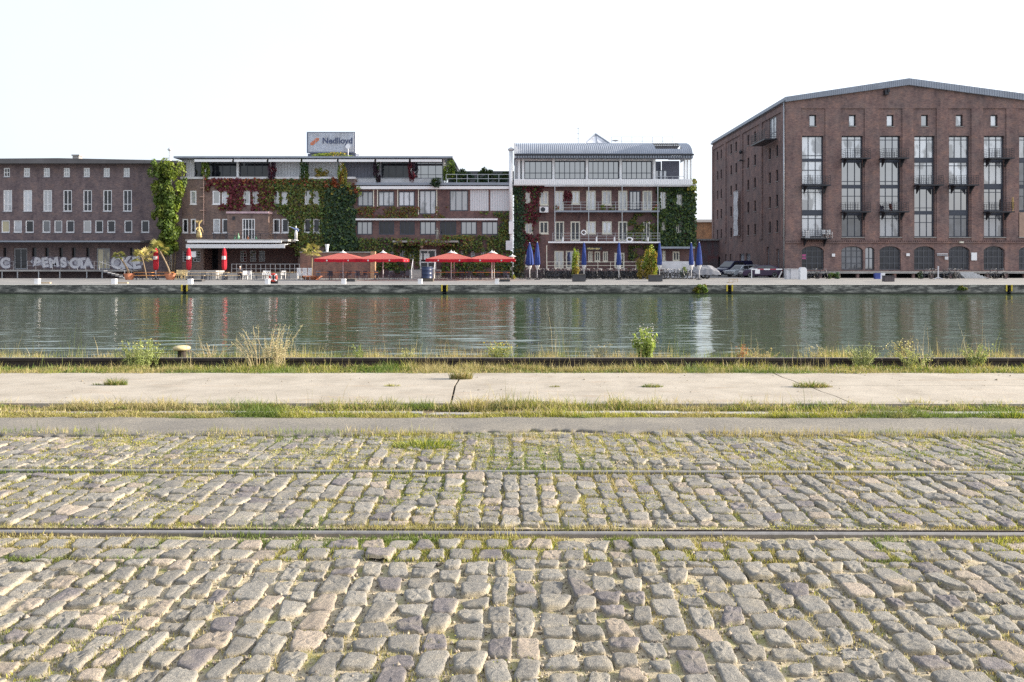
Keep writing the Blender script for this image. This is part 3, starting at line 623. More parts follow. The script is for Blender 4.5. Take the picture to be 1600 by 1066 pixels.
# ================================================================== FAR QUAY
QF = 61.5                                         # front edge of the far quay
def facade(mb, x0, x1, z0, z1, y, th, ops, arch=()):
    """wall with real openings; ops (x0,x1,z0,z1); ops listed in arch get a segmental head of the given rise"""
    xs = sorted({x0, x1, *[o[0] for o in ops], *[o[1] for o in ops]}); zs = sorted({z0, z1, *[o[2] for o in ops], *[o[3] for o in ops]})
    xs = [x for x in xs if x0 <= x <= x1]; zs = [z for z in zs if z0 <= z <= z1]
    for i in range(len(xs)-1):
        # merge vertically where possible
        run = None
        for j in range(len(zs)-1):
            cx, cz = (xs[i]+xs[i+1])/2, (zs[j]+zs[j+1])/2
            hole = any(o[0] < cx < o[1] and o[2] < cz < o[3] for o in ops)
            if not hole: run = [zs[j], zs[j+1]] if run is None else [run[0], zs[j+1]]
            if (hole or j == len(zs)-2) and run:
                a, b = run; mb.add([(xs[i],y,a),(xs[i+1],y,a),(xs[i+1],y,b),(xs[i],y,b)], [(0,1,2,3)]); run = None
    for o in ops:
        a, b, c, d = o
        mb.add([(a,y,c),(a,y,d),(a,y+th,d),(a,y+th,c)], [(0,1,2,3)]); mb.add([(b,y,c),(b,y+th,c),(b,y+th,d),(b,y,d)], [(0,1,2,3)])
        mb.add([(a,y,c),(a,y+th,c),(b,y+th,c),(b,y,c)], [(0,1,2,3)]); mb.add([(a,y,d),(b,y,d),(b,y+th,d),(a,y+th,d)], [(0,1,2,3)])
    for o, rise in arch:
        a, b, c, d = o; n = 10; pts = []
        for k in range(n+1):
            u = k/n*2-1; pts.append((a + (b-a)*k/n, d - rise + rise*math.sqrt(max(0, 1-u*u*.92))/1.0 - (0)))
        for k in range(n):
            (xa, za), (xb, zb) = pts[k], pts[k+1]
            mb.add([(xa,y+.001,za),(xb,y+.001,zb),(xb,y+.001,d),(xa,y+.001,d)], [(0,1,2,3)])
            mb.add([(xa,y+.001,za),(xa,y+th,za),(xb,y+th,zb),(xb,y+.001,zb)], [(0,1,2,3)])
def shell(mb, x0, x1, y0, y1, z0, z1):
    """side and back walls and a flat top behind a facade"""
    mb.add([(x0,y0,z0),(x0,y1,z0),(x0,y1,z1),(x0,y0,z1)], [(0,3,2,1)]); mb.add([(x1,y0,z0),(x1,y1,z0),(x1,y1,z1),(x1,y0,z1)], [(0,1,2,3)])
    mb.add([(x0,y1,z0),(x1,y1,z0),(x1,y1,z1),(x0,y1,z1)], [(0,3,2,1)])
def bar_rect(mb, x0, x1, z0, z1, w, y0, y1):
    mb.box(x0, x0+w, y0, y1, z0, z1); mb.box(x1-w, x1, y0, y1, z0, z1); mb.box(x0+w, x1-w, y0, y1, z0, z0+w); mb.box(x0+w, x1-w, y0, y1, z1-w, z1)
WC = {}
def window(root, x0, x1, z0, z1, y, gm, fm, nx=1, rows_=(), inset=.14, fw=.07, sill=None, name='window', side=False, bars=(), label=None):
    """window part: pane with a frame (and sill) as sub-parts; nx lights, rows_ transom heights as fractions"""
    w, h = x1-x0, z1-z0; key = (name, round(w,2), round(h,2), gm, fm, nx, rows_, inset, fw, sill, bars)
    if key not in WC:
        g = MB(); g.box(-w/2, w/2, inset+.05, inset+.07, 0, h); gme = g.mesh(name); gme.materials.append(M[gm])
        f = MB(); bar_rect(f, -w/2+.004, w/2-.004, .004, h-.004, fw, inset-.01, inset+.049); mw = fw*.72
        for k in range(1, nx): c = -w/2 + w*k/nx; f.box(c-mw/2, c+mw/2, inset, inset+.046, fw, h-fw)
        for r in rows_: f.box(-w/2+fw, w/2-fw, inset+.003, inset+.044, h*r-mw/2, h*r+mw/2)
        for r in bars: f.box(-w/2+fw, w/2-fw, inset+.006, inset+.04, h*r-.015, h*r+.015)
        fme = f.mesh('frame'); fme.materials.append(M[fm]); sme = None
        if sill:
            s = MB(); s.box(-w/2-.05, w/2+.05, -.07, inset+.02, -.07, -.003); sme = s.mesh('sill'); sme.materials.append(M[sill])
        WC[key] = (gme, fme, sme)
    gme, fme, sme = WC[key]; rl = root.location
    if side: o = link(name, gme, None, root, (y-rl.x, (x0+x1)/2-rl.y, z0-rl.z), -PI/2)
    else: o = link(name, gme, None, root, ((x0+x1)/2-rl.x, y-rl.y, z0-rl.z))
    link('frame', fme, None, o)
    if sme: link('sill', sme, None, o)
    if label: o['label'] = label
    return o
def railing(mb, x0, x1, y, z, h, n, rails=3, r=.018, ends=()):
    for k in range(n+1): x = x0+(x1-x0)*k/n; mb.box(x-r, x+r, y-r, y+r, z, z+h)
    for k in range(rails): q = z + h*(k+1)/rails; mb.box(x0-r, x1+r, y-r*.8, y+r*.8, q-r, q+r*.9)

# ---- ground, quay wall, promenade
b = MB(); b.add([(-900,QF+.4,0),(900,QF+.4,0),(900,2500,0),(-900,2500,0)], [(0,1,2,3)]); 
def pave_mat():
    m, nt, p, o = nodes('promenade_paving'); co = N_(nt, 'TexCoord').outputs['Object']
    n1 = noise(nt, co, .35, 6, .6); r1 = ramp(nt, n1.outputs[0], [(.35,(.165,.164,.168)),(.65,(.235,.228,.22))])
    nt.links.new(r1.outputs[0], p.inputs['Base Color']); p.inputs['Roughness'].default_value = .9; return m
M['pave'] = pave_mat(); struct('promenade', b, M['pave'])
def quaywall_mat():
    m, nt, p, o = nodes('stained_quay_concrete'); co = N_(nt, 'TexCoord').outputs['Object']
    mp = N_(nt, 'Mapping'); mp.inputs['Scale'].default_value = (.55, 1, 2.2); nt.links.new(co, mp.inputs[0])
    n1 = noise(nt, mp.outputs[0], 1.3, 6, .75); r1 = ramp(nt, n1.outputs[0], [(.40,(.035,.037,.036)),(.5,(.13,.13,.122)),(.6,(.36,.35,.32))])
    sp = N_(nt, 'SeparateXYZ'); nt.links.new(co, sp.inputs[0]); mr = N_(nt, 'MapRange'); mr.inputs[1].default_value = -.66; mr.inputs[2].default_value = -.5; nt.links.new(sp.outputs[2], mr.inputs[0])
    a = mixn(nt, (.035,.04,.03), r1.outputs[0], mr.outputs[0])
    nt.links.new(a, p.inputs['Base Color']); p.inputs['Roughness'].default_value = .85; bump(nt, p, n1.outputs[0], .6, .05); return m
M['quay'] = quaywall_mat()
LADP = [288.2, 694.5, 1140, 1576.5]
b = MB(); ops = [(X(p,QF)-.15, X(p,QF)+.15, -1.6, -.02) for p in LADP]
facade(b, -120, 120, -1.6, -.02, QF, .3, ops)
struct('quay_wall', b, M['quay'])
b = MB(); x = -120
while x < 120: b.box(x, x+3.98, QF-.03, QF+.5, -.018, .02); x += 4
struct('quay_coping', b, mat('pale_coping', (.46,.445,.41), .85, var=.15, scale=.8))
M['yellow'] = mat('yellow_paint', (.6,.46,.05), .6, var=.2, scale=6)
for i, p in enumerate(LADP):
    lab = ['below the red closed parasols', 'below the blue barrel', 'below the parked cars', 'below the warehouse arches'][i]
    t = thing('quay_ladder', 'yellow framed ladder niche in the quay wall '+lab, 'ladder', (X(p,QF), QF, -.72), group='yellow ladder niches in the far quay wall')
    for s in (-1,1): q = MB(); q.box(s*.15, s*.255, -.05, .03, .22, .735); part('post', q, M['yellow'], t, local=True)
    q = MB(); q.box(-.149,.149,.26,.29,-.6,.7); part('recess_shade', q, M['black'], t, local=True)  # added dark sheet: the niche's shade put into its colour
    for k in range(3): q = MB(); q.tube([(-.15,.06,.12+.22*k),(.15,.06,.12+.22*k)], .016, 6); part('rung', q, M['dark'], t, local=True)

# =============================== brick warehouse at the left (flat eaves)
d = 90.0; fx = lambda p: X(p, d); fz = lambda p: Z(p, d)
t = thing('brick_warehouse', 'long violet brown brick warehouse with overhanging flat eaves and graffiti on its ground floor', 'warehouse', (fx(90), d, 0))
x0, x1 = -66.0, fx(284); ops = []; wins = []
cent1 = [10.5, 41.5, 72.5, 104, 135.5, 166.5, 198]
for k in range(-2, 7):
    c = 10.5 + 31.2*k
    wins.append((c-4.9, c+4.9, 262.5, 276.5, 'g_sky' if k != 0 else 'g_dark', 'white', 2, (.5,)))
    wins.append((c-5.5, c+8.2, 297, 330.5, 'g_cur' if k < 3 else 'g_dark', 'white', 2, (.34,)))
for a, c_, g in ((-61,-48,'g_cur'),(-40,-28,'g_dark'),(-22,-10,'g_dark'),(2,15,'g_warm'),(21,34,'g_blind'),(39.5,52.5,'g_dark'),(66,78.5,'g_mid'),(84.5,97,'g_mid'),(103.3,116,'g_dark'),(130,142.5,'g_sky'),(148.5,161,'g_dark'),(167.3,180,'g_dark'),(194,206.5,'g_dark'),(220.5,233,'g_dark')):
    wins.append((a, c_, 344.5, 363.5, g, 'white', 1, ()))
for w in wins: ops.append((fx(w[0]), fx(w[1]), fz(w[3]), fz(w[2])))
doors = [(21.5,42.5,388,421,'g_dark'),(150.5,172,388,421,'g_warm')]; slits = [(5,10),(49.5,57),(70,76.5),(92,98),(112,118),(134.5,140),(203,208)]
ops += [(fx(a),fx(c_),fz(f_),fz(e)) for a,c_,e,f_,g in doors] + [(fx(a),fx(c_),fz(402),fz(387)) for a,c_ in slits]
b = MB(); facade(b, x0, x1, 0, fz(257), d, .3, ops); shell(b, x0, x1, d, d+14, 0, fz(257)); part('wall', b, M['brick_l'], t, fix=False)
for w in wins: window(t, fx(w[0]), fx(w[1]), fz(w[3]), fz(w[2]), d, w[4], w[5], w[6], w[7], .07, .095, 'grey')
for a, c_ in slits: window(t, fx(a), fx(c_), fz(402), fz(387), d, 'g_dark', 'dark', 1, (), .2, .05)
for a, c_, e, f_, g in doors:
    o = window(t, fx(a), fx(c_), fz(f_), fz(e), d, g, 'grey', 2, (), .1, .12, name='door')
b = MB(); b.prism([(fz(258),0)]*0 or [(x0-.5,fz(250.5)),(fx(95),fz(249)),(fx(100),fz(249)),(fx(250),fz(252)),(fx(284),fz(253)),(fx(284),fz(257)),(x0-.5,fz(257))], d-1.0, d+14.4); rf = part('roof', b, M['roof_dark'], t)
b = MB(); b.box(fx(96.5), fx(106.5), d+2.2, d+3.0, fz(250), fz(240)); b.box(fx(95.5), fx(108), d+2.1, d+3.1, fz(239.6), fz(237.6)); part('chimney', b, M['concrete'], rf)
b = MB(); b.prism([(d-2.7,fz(377.5)+.0),(d,fz(375.5)),(d,fz(380)),(d-2.7,fz(379.5))], x0, fx(237), 'x'); part('canopy', b, M['roof_dark'], t)
b = MB(); b.box(x0, fx(237), d-2.78, d-2.71, fz(379.3), fz(377)-.02); part('canopy_edge', b, M['zinc'], t)
# loading dock
dz = Z(422, 86.6)
b = MB(); b.box(x0, fx(222), 86.6, d-.004, dz-.16, dz); part('loading_dock', b, M['concrete'], t)
b = MB(); b.box(x0, fx(222), 88.6, d-.01, 0, dz-.161); part('dock_wall', b, M['brick_l'], t)
for p in (-25, 5, 29, 62, 95, 137, 161): b = MB(); q = X(p,86.9); b.box(q-.05, q+.05, 86.7, 86.8, 0, dz-.162); part('dock_post', b, M['steel'], t)
b = MB(); railing(b, x0, X(21,86.7), 86.7, dz+.001, .95, 14, 2, .013); railing(b, X(43,86.7), X(160,86.7), 86.7, dz+.001, .95, 9, 2, .013); part('railing', b, M['grey'], t)
for k in range(6):
    b = MB(); a = X(163,86)+.42*k; z_ = dz*(1-(k+.5)/6.5); b.box(a, a+.45, 85.0, 86.55, z_-.05, z_); part('step', b, M['grey'], t)
b = MB()
for yy in (84.97, 86.5): b.tube([(X(163,86),yy,dz+.9),(X(163,86)+2.7,yy,.85)], .025, 6); b.tube([(X(163,86)+2.7,yy,.0),(X(163,86)+2.7,yy,.86)], .025, 6); b.tube([(X(163,86),yy,dz),(X(163,86),yy,dz+.9)], .025, 6)
part('handrail', b, M['grey'], t)
# graffiti: sprayed letters on the wall
M['spray'] = mat('pale_spray_paint', (.47,.46,.52), .8, var=.12, scale=3); M['spray2'] = mat('white_spray_paint', (.68,.67,.72), .8, var=.1)
M['spray3'] = mat('violet_spray_outline', (.17,.15,.19), .8)
def text_mesh(txt, size, bold=.0, extrude=.004, shear=0, spacing=1):
    cu = bpy.data.curves.new('lettering', 'FONT'); cu.body = txt; cu.size = size; cu.offset = bold; cu.extrude = extrude; cu.shear = shear; cu.space_character = spacing
    cu.align_x = 'CENTER'; o = bpy.data.objects.new('lettering', cu); COL.objects.link(o)
    dg = bpy.context.evaluated_depsgraph_get(); me = bpy.data.meshes.new_from_object(o.evaluated_get(dg)); bpy.data.objects.remove(o); bpy.data.curves.remove(cu); return me
def wall_text(txt, size, parent, loc, m, name='lettering', **k):
    me = text_mesh(txt, size, **k); me.transform(Matrix.Rotation(PI/2, 4, 'X')); r = root_of(parent)
    return link(name, me, m, parent, tuple(Vector(loc) - r.location))
def graffiti(p0, p1, q0, q1, txt, seed):
    """bubble letters: a grey blob field with pale letters on it"""
    rr = random.Random(seed); b = MB(); n = len(txt); wl = (fx(p1)-fx(p0))/n; hz = fz(q0)-fz(q1)
    for k in range(n):
        cx = fx(p0)+wl*(k+.5); cz = fz(q1)+hz*(.5+rr.uniform(-.07,.07)); m_ = 14
        poly = [(cx + wl*.64*math.cos(2*PI*j/m_)*rr.uniform(.75,1.05), cz + hz*.46*math.sin(2*PI*j/m_)*rr.uniform(.75,1.1)) for j in range(m_)]
        b.prism(poly, d-.008-.002*k, d+.01)
    g = part('graffiti', b, M['spray'], t)
    b2 = MB(); b3 = MB()
    for k, ch in enumerate(txt):
        me = text_mesh(ch, hz*1.25, bold=.17, extrude=.002); me.transform(Matrix.Rotation(PI/2, 4, 'X')); L_ = Vector((fx(p0)+wl*(k+.5), d-.022-.002*k, fz(q1)+hz*.05))
        b3.add([v.co+L_ for v in me.vertices], [tuple(pl.vertices) for pl in me.polygons]); bpy.data.meshes.remove(me)
        me = text_mesh(ch, hz*1.25, bold=.085, extrude=.003); me.transform(Matrix.Rotation(PI/2, 4, 'X')); me.transform(Matrix.Rotation(rr.uniform(-.2,.2), 4, 'Y'))
        n0 = len(b2.v); L_ = Vector((fx(p0)+wl*(k+.5), d-.034-.002*k, fz(q1)+hz*.05))
        b2.add([v.co+L_ for v in me.vertices], [tuple(pl.vertices) for pl in me.polygons]); bpy.data.meshes.remove(me)
    part('lettering_outline', b3, M['spray3'], g, fix=False); part('lettering', b2, M['spray2'], g, fix=False)
graffiti(-26, 15, 402, 419, 'SYC', 1); graffiti(50, 107, 402, 417.5, 'BEMS', 2); graffiti(114, 143, 402.5, 419, 'OTA', 3); graffiti(175, 222, 400, 420, 'OKE', 4)

# =============================== creeper house: left half
t = thing('creeper_house', 'brown brick house clad in red and green creeper with glazed rooftop storey', 'building', (fx(420), d, 0))
x0, x1 = fx(284)+.02, fx(555.5)
wA = [(297,307),(332,344),(346.5,357.5),(380,390.5),(394.5,404.5),(428,437.5),(440,449.5),(476,486),(489,499.5)]
wB = [(285,294),(298,306),(333,344),(347,358),(426.5,437.5),(440,451.5),(475,486.5),(489,500)]
wG = [(285,298),(301,313),(375.5,385),(390.5,400),(404.5,414)]
ops = [(fx(a),fx(c),fz(319.5),fz(298)) for a,c in wA] + [(fx(a),fx(c),fz(364),fz(342)) for a,c in wB] + [(fx(a),fx(c),fz(409),fz(392)) for a,c in wG[:2]] + [(fx(318),fx(466),0,fz(386))]
b = MB(); zt = fz(280); facade(b, x0, x1, 0, zt, d, .3, ops); shell(b, x0, x1, d, d+13, 0, zt); part('wall', b, M['brick_m'], t, fix=False)
for k,(a,c) in enumerate(wA): window(t, fx(a), fx(c), fz(319.5), fz(298), d, 'g_sky' if k%2 else 'g_cur', 'white', 1, (), .04, .14, 'white')
for k,(a,c) in enumerate(wB): window(t, fx(a), fx(c), fz(364), fz(342), d, 'g_blind' if k == 2 else 'g_dark', 'white', 1, (), .04, .13, 'white')
for a,c in wG[:2]: window(t, fx(a), fx(c), fz(409), fz(392), d, 'g_dark', 'white_dirty', 2, (.25,.5,.75), .1, .06)
yl = d+2.6; gl = lambda p: X(p, yl); gz = lambda p: Z(p, yl); dr_ = (gl(322), gl(341), gz(421), gz(388))
b = MB(); facade(b, fx(318), fx(466), 0, fz(386), yl, .2, [(gl(a),gl(c),gz(409),gz(392)) for a,c in wG[2:]]+[dr_]); b.add([(fx(318),d+.3,0),(fx(318),yl,0),(fx(318),yl,fz(386)),(fx(318),d+.3,fz(386))],[(0,1,2,3)]); b.add([(fx(466),d+.3,0),(fx(466),yl,0),(fx(466),yl,fz(386)),(fx(466),d+.3,fz(386))],[(3,2,1,0)]); b.add([(fx(318),d+.3,fz(386)),(fx(466),d+.3,fz(386)),(fx(466),yl,fz(386)),(fx(318),yl,fz(386))],[(3,2,1,0)])
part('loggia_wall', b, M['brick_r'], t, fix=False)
for a,c in wG[2:]: window(t, gl(a), gl(c), gz(409), gz(392), yl, 'g_dark', 'white_dirty', 2, (.25,.5,.75), .05, .06)
window(t, *dr_, yl, 'g_dark', 'dark', 2, (.7,), .1, .1, name='door')
# brick bay with door to the balcony
b = MB(); facade(b, fx(357.8)+.3, fx(425.5), fz(377), fz(335), d-1.4, .2, [(fx(385),fx(404.5),fz(375.5),fz(343))]); b.box(fx(357.8)+.3, fx(357.8)+.5, d-1.399, d-.01, fz(377), fz(335)); b.box(fx(425.5)-.2, fx(425.5), d-1.399, d-.01, fz(377), fz(335)); part('bay', b, M['brick_m'], t, fix=False)
b = MB(); b.box(fx(356.8)+.3, fx(426.3), d-1.55, d-.005, fz(335), fz(332)); part('bay_roof', b, mat('pink_ledge', (.5,.36,.40), .6), t)
window(t, fx(385), fx(404.5), fz(375.5), fz(343), d-1.4, 'g_dark', 'white', 4, (.5,), .04, .1, name='balcony_door')
b = MB(); b.box(fx(370), fx(374), d-1.44, d-1.401, fz(345), fz(339.5)); part('vent', b, M['dark'], t)
# balcony deck with white awning box
b = MB(); b.prism([(d-3.6,fz(375.5)),(d-.005,fz(374)),(d-.005,fz(379)),(d-3.6,fz(378.5))], fx(310), fx(464), 'x'); part('balcony_deck', b, M['concrete'], t)
b = MB(); b.box(fx(308)+.4, fx(463)-.6, d-3.72, d-3.601, fz(379.2)-.1, fz(376)-.1); part('deck_edge', b, M['white'], t)
aw = MB(); aw.prism([(d-3.8,fz(381)-.15),(d-1.5,fz(379.3)-.1),(d-1.5,fz(380)-.15),(d-3.75,fz(381.4)-.2),(d-3.75,fz(386)-.2),(d-3.8,fz(386)-.2)], fx(312), fx(460), 'x'); part('awning', aw, cloth('awning_cloth', (.72,.73,.76), .15), t)
b = MB(); railing(b, fx(330), fx(455), d-3.3, fz(375), .8, 12, 2, .016); part('balcony_railing', b, M['dark'], t)
# ramp in front
b = MB(); b.box(X(300,86), X(347,86), 84.2, 86.6, 0, Z(423,84.2)); part('ramp', b, M['concrete'], t)
b = MB(); b.box(X(347,86), X(468,86), 85.2, 86.9, 0, .55); part('terrace', b, M['concrete'], t)
b = MB(); railing(b, X(362,85.3), X(468,85.3), 85.3, .55, 1.0, 14, 2, .022); part('terrace_railing', b, M['steel'], t)
b = MB(); b.box(fx(324)-.6, fx(330)-.4, d-3.4, d-3.3, Z(402,86.6), Z(393,86.6)); part('hanging_sign', b, M['white'], t)
# rooftop storey
yr = d+1.2; zr0, zr1 = zt+.02, Z(246.5, d+1.2)
fr = lambda p: X(p, yr)
b = MB(); b.box(x0, fr(708), d-.1, d+13, zt-.0+.0, zt+.28) if False else b.box(x0-.1, x1, d-.15, d+13, zt, zt+.25); part('parapet', b, M['white_dirty'], t)
b = MB(); b.box(fr(281), fr(709), d-.5, d+12, Z(247,d-.5), Z(244.2,d-.5)); rf = part('roof', b, M['zinc'], t)
b = MB(); b.prism([(fr(690),Z(249,d))]*0 or [(fr(284),zt+.26),(fr(303.5),zt+.26),(fr(303.5),Z(249,yr)),(fr(284),Z(249,yr))], yr, yr+9); part('white_cladding', b, M['white'], t)
bays = [(304.5,323,'g_dark',2),(324,371,'g_dark',4),(374.5,421,'g_dark',4),(430,473,'shutter',1),(482,529,'shutter',1),(537.5,585,'shutter_d',1),(596,641,'g_dark',4),(646,692,'g_sky',4)]
M['shutter'] = mat('grey_white_roller_shutter', (.56,.57,.60), .5, var=.05); M['shutter_d'] = mat('dark_roller_shutter', (.12,.125,.16), .5, var=.1)
zb = Z(279.5, yr); zq = Z(253.5, yr)
for a, c, g, n in bays:
    if g.startswith('shutter'):
        b = MB(); ca, cb = fr(a), fr(c); nn = 9
        for k in range(nn): b.box(ca+(cb-ca)*k/nn+.012, ca+(cb-ca)*(k+1)/nn-.012, yr+.02, yr+.06, zb, zq)
        b.box(ca, cb, yr+.061, yr+.1, zb, zq); part('roller_shutter', b, M[g], t)
    else: window(t, fr(a), fr(c), zb, zq, yr, g, 'navy', n, () if g == 'g_dark' else (.25,), .03, .07)
b = MB(); b.box(fr(304), fr(693), yr+.12, yr+.3, zt+.255, zr1); part('rear_wall', b, M['grey'], t)
ww = [323.2, 372.7, 425.5, 477.5, 533, 590.5, 643.5, 694]
for p in ww: b = MB(); b.box(fr(p)-.11, fr(p)+.11, yr-.35, yr-.12, zt+.26, zr1-.25); part('post', b, M['white'], t)
for a, c in zip([312]+ww[1:-1], ww[1:]):
    b = MB(); b.box(fr(a)+.12, fr(c)-.12, d-.62, d-.505, Z(253,d-.6), Z(249.2,d-.6)); part('awning_box', b, M['white'], t)
b = MB(); b.box(fr(304.5), fr(694), yr-.3, yr+.11, zt+.255, zb-.005); part('window_base', b, M['grey'], t)
b = MB(); b.tube([(fx(319.3),d-.2,fz(351)),(fx(319.3),d-.2,fz(262))], .05, 6); b.tube([(fx(319.3),d-.2,fz(351)),(fx(318),d-.05,fz(352))], .05, 6)
for q in (294, 308, 329): b.box(fx(313.5), fx(320.5), d-.24, d-.01, fz(q)-.04, fz(q)+.04)
part('vent_pipe', b, mat('copper_brown_pipe', (.5,.33,.28), .5, .2), t)

# =============================== creeper house: right half with ribbon windows
t = thing('ribbon_window_house', 'brick building with white ledges over ribbon windows and a planted roof terrace', 'building', (fx(676), d, 0))
x0, x1 = fx(555.5)+.02, fx(797.5)
U = [(558.5,583,299,322.5,'g_cur',3),(591,616,299,322.5,'g_cur',3),(622.5,648,299,322.5,'g_cur',3),(655,681.5,297.5,335,'g_cur',3),(702.5,731.5,297.5,330,'g_cur',3)]
PAN = [(734.5,763.5,297,329.5),(766,796,297,329.5)]
Lw = [(557.5,582,346,367,'g_sky',3),(592,616,346,367,'g_dark',3),(624.5,648,346,367,'g_dark',3),(656,681,346,367,'g_sky',3),(687.5,713,346,367,'g_dark',3),(720,745,346,367,'g_sky',3),(752.5,778,346,367,'g_sky',3)]
G = [(596,602.5,393,400.5),(609,616,392,400.5),(625,633,392,402),(736,742,393,402),(752,759,393,402),(720,726,393,402)]
ops = [(fx(a),fx(c),fz(f),fz(e)) for a,c,e,f,g,n in U+Lw] + [(fx(a),fx(c),fz(f),fz(e)) for a,c,e,f in PAN+G] + [(fx(655.5),fx(681.5),fz(421),fz(390))]
zt = fz(290); b = MB(); facade(b, x0, x1, 0, zt, d, .3, ops); shell(b, x0, x1, d, d+13, 0, zt); part('wall', b, M['brick_r'], t, fix=False)
for a,c,e,f,g,n in U+Lw: window(t, fx(a), fx(c), fz(f), fz(e), d, g, 'navy', n, (), .06, .11)
for a,c,e,f in PAN:
    b = MB(); nn = 8
    for k in range(nn): b.box(fx(a)+(fx(c)-fx(a))*k/nn+.01, fx(a)+(fx(c)-fx(a))*(k+1)/nn-.01, d+.04, d+.09, fz(f), fz(e))
    b.box(fx(a), fx(c), d+.091, d+.12, fz(f), fz(e)); part('roller_shutter', b, M['shutter'], t)
for a,c,e,f in G: window(t, fx(a), fx(c), fz(f), fz(e), d, 'g_dark', 'white_dirty', 2, (.33,.66), .08, .05)
dr = window(t, fx(655.5), fx(681.5), fz(421), fz(390), d, 'g_dark', 'white', 2, (.36,), .03, .16, name='entrance_door')
b = MB(); b.box(fx(657)+.1, fx(668)-.05, d+.0, d+.018, fz(419), fz(409)); b.box(fx(669)+.05, fx(680)-.1, d+.0, d+.018, fz(419), fz(409)); part('door_panel', b, M['white'], dr)
for nm, a, c, e, f in (('ledge',557.5,797,291.5,296),('lower_ledge',556.5,777.5,341.8,344.5)):
    b = MB(); b.box(fx(a), fx(c), d-.38, d-.003, fz(f), fz(e)); part('ledge', b, M['white'], t)
b = MB(); b.box(x0, x1, d-.45, d+13, zt, zt+.3); part('roof', b, M['zinc'], t)
b = MB()
for p in (583.8, 590, 621.5, 654, 682.5): b.box(fx(p)-.05, fx(p)+.05, d-.06, d-.004, fz(323 if p < 640 else 336), fz(296.3))
part('guide_rail', b, M['cream'], t)
b = MB(); b.box(x0, X(694,d+.9), d+.9, d+1.1, zt+.305, Z(279.5,yr)-.02); part('roof_parapet', b, M['white_dirty'], t)
b = MB(); b.box(fx(618), fx(717), d-2.2, d-.003, fz(379.5), fz(376.8)); part('entrance_canopy', b, M['concrete'], t)
b = MB(); railing(b, fx(697), fx(796), d+.1, zt+.301, Z(272.5,d)-zt-.3, 6, 2, .03); part('railing', b, M['steel'], t)
b = MB(); b.box(fx(645), fx(690), d-3.0, d-.005, 0, fz(421)-.02)
for k in range(4): b.box(fx(650), fx(684), d-3.3-.3*k, d-3.0-.3*k-.002, 0, (fz(421))*(1-(k+1)/5))
part('entrance_steps', b, M['concrete'], t)
b = MB()
for p in (650.5, 684): q = fx(p); b.tube([(q,d-3,fz(421)),(q,d-3,fz(405))], .035, 6); b.tube([(q,d-3,fz(405)),(q,d-4.3,1.0)], .035, 6); b.tube([(q,d-4.3,0),(q,d-4.3,1.0)], .045, 6)
part('handrail', b, M['white_dirty'], t)
b = MB(); b.box(fx(640), fx(649), d-.06, d-.003, fz(405), fz(397.5)); part('sign', b, M['white_dirty'], t)
b = MB(); b.sphere((fx(659.5), d-.4, fz(385.5)), .2, 12, 8); part('lamp', b, mat('opal_lamp',(.6,.45,.38),.4), t, True)

# white flue pipe between the houses
t = thing('flue_pipe', 'tall white metal flue pipe with bracket box between two houses', 'flue pipe', (fx(798.3), d-.6, fz(395)))
b = MB(); b.tube([(fx(798.8),d-.6,fz(390)),(fx(798.8),d-.6,fz(346))], .17, 10); b.tube([(fx(798.3),d-.6,fz(346)),(fx(798.3),d-.6,fz(237.5))], .2, 12); part('pipe', b, M['white'], t, True)
b = MB(); b.lathe([(.2,0),(.34,.1),(.34,.25),(.1,.42)], (fx(798.3),d-.6,fz(237.5)), 14); part('cowl', b, M['white_dirty'], t, True)
b = MB(); b.box(fx(795.3), fx(802.3), d-.95, d-.25, fz(366), fz(347)); part('silencer', b, M['white'], t)
b = MB(); b.box(fx(790.5), fx(801), d-.8, d-.1, fz(391), fz(376.5)); part('base_box', b, M['white_dirty'], t)
# flue on the left house under the vine
t = thing('flue_pipe', 'white flue pipe rising out of the bright green climber', 'flue pipe', (fx(268.7), d-.5, 0))
b = MB(); b.tube([(fx(269.3),d-.5,0),(fx(269.3),d-.5,fz(237))], .16, 10); part('pipe', b, M['white'], t, True)
b = MB(); b.lathe([(.16,0),(.3,.08),(.3,.2),(.08,.42)], (fx(269.3),d-.5,fz(237)), 12); part('cowl', b, M['white_dirty'], t, True)
b = MB(); b.box(fx(258), fx(269), d-.54, d-.46, fz(248.6), fz(247.6)); part('bracket', b, M['steel'], t)

# =============================== house with the curved zinc roof
M['deck_shade'] = mat('under_deck_shade', (.02,.019,.02), .85, var=.3)  # shade beneath the terrace deck, put into the colour
t = thing('zinc_roof_house', 'brick house with a curved ribbed zinc roof, glazed top floor and two long balconies', 'building', (fx(944), d, 0))
x0, x1 = fx(803.5), fx(1085.5); zt = fz(291)
wn = [(820.5,829,299,318,'w'),(843,857,299,320.5,'w'),(867,881,298.5,329.5,'d'),(893,906,298.5,319,'w'),(916,931,298,328.5,'d'),(940.5,955.5,298,320.5,'w'),(966,980.5,298,329,'d'),(983,1001,298,329,'b'),(1004,1019,298,329,'d'),(1030,1041.5,298.5,327.5,'d'),(1055.5,1066.5,302,321,'w'),
      (820,832.5,348,365.5,'w'),(842.5,857,346,365.5,'w'),(867,881.5,346,376.5,'d'),(891.5,906.5,346,376.5,'d'),(916,931,346,365.5,'w'),(941,956,346,365.5,'bl'),(966,980.5,346,376.5,'d'),(1005,1016,346.5,376.5,'d'),(1033,1040,347,360,'w'),(1056,1065,348,365,'w'),
      (821,831,396,417,'w'),(866,881,392,419.5,'dd'),(884,905,392,419.5,'dd'),(919,926,393,409,'w'),(929,938,393,409,'w'),(942,950,393,409,'w'),(960,976,395,419,'dd'),(1035,1040,392,407,'w'),(1051,1062,393,408,'w')]
ops = [(fx(a),fx(c),fz(f),fz(e)) for a,c,e,f,k in wn]
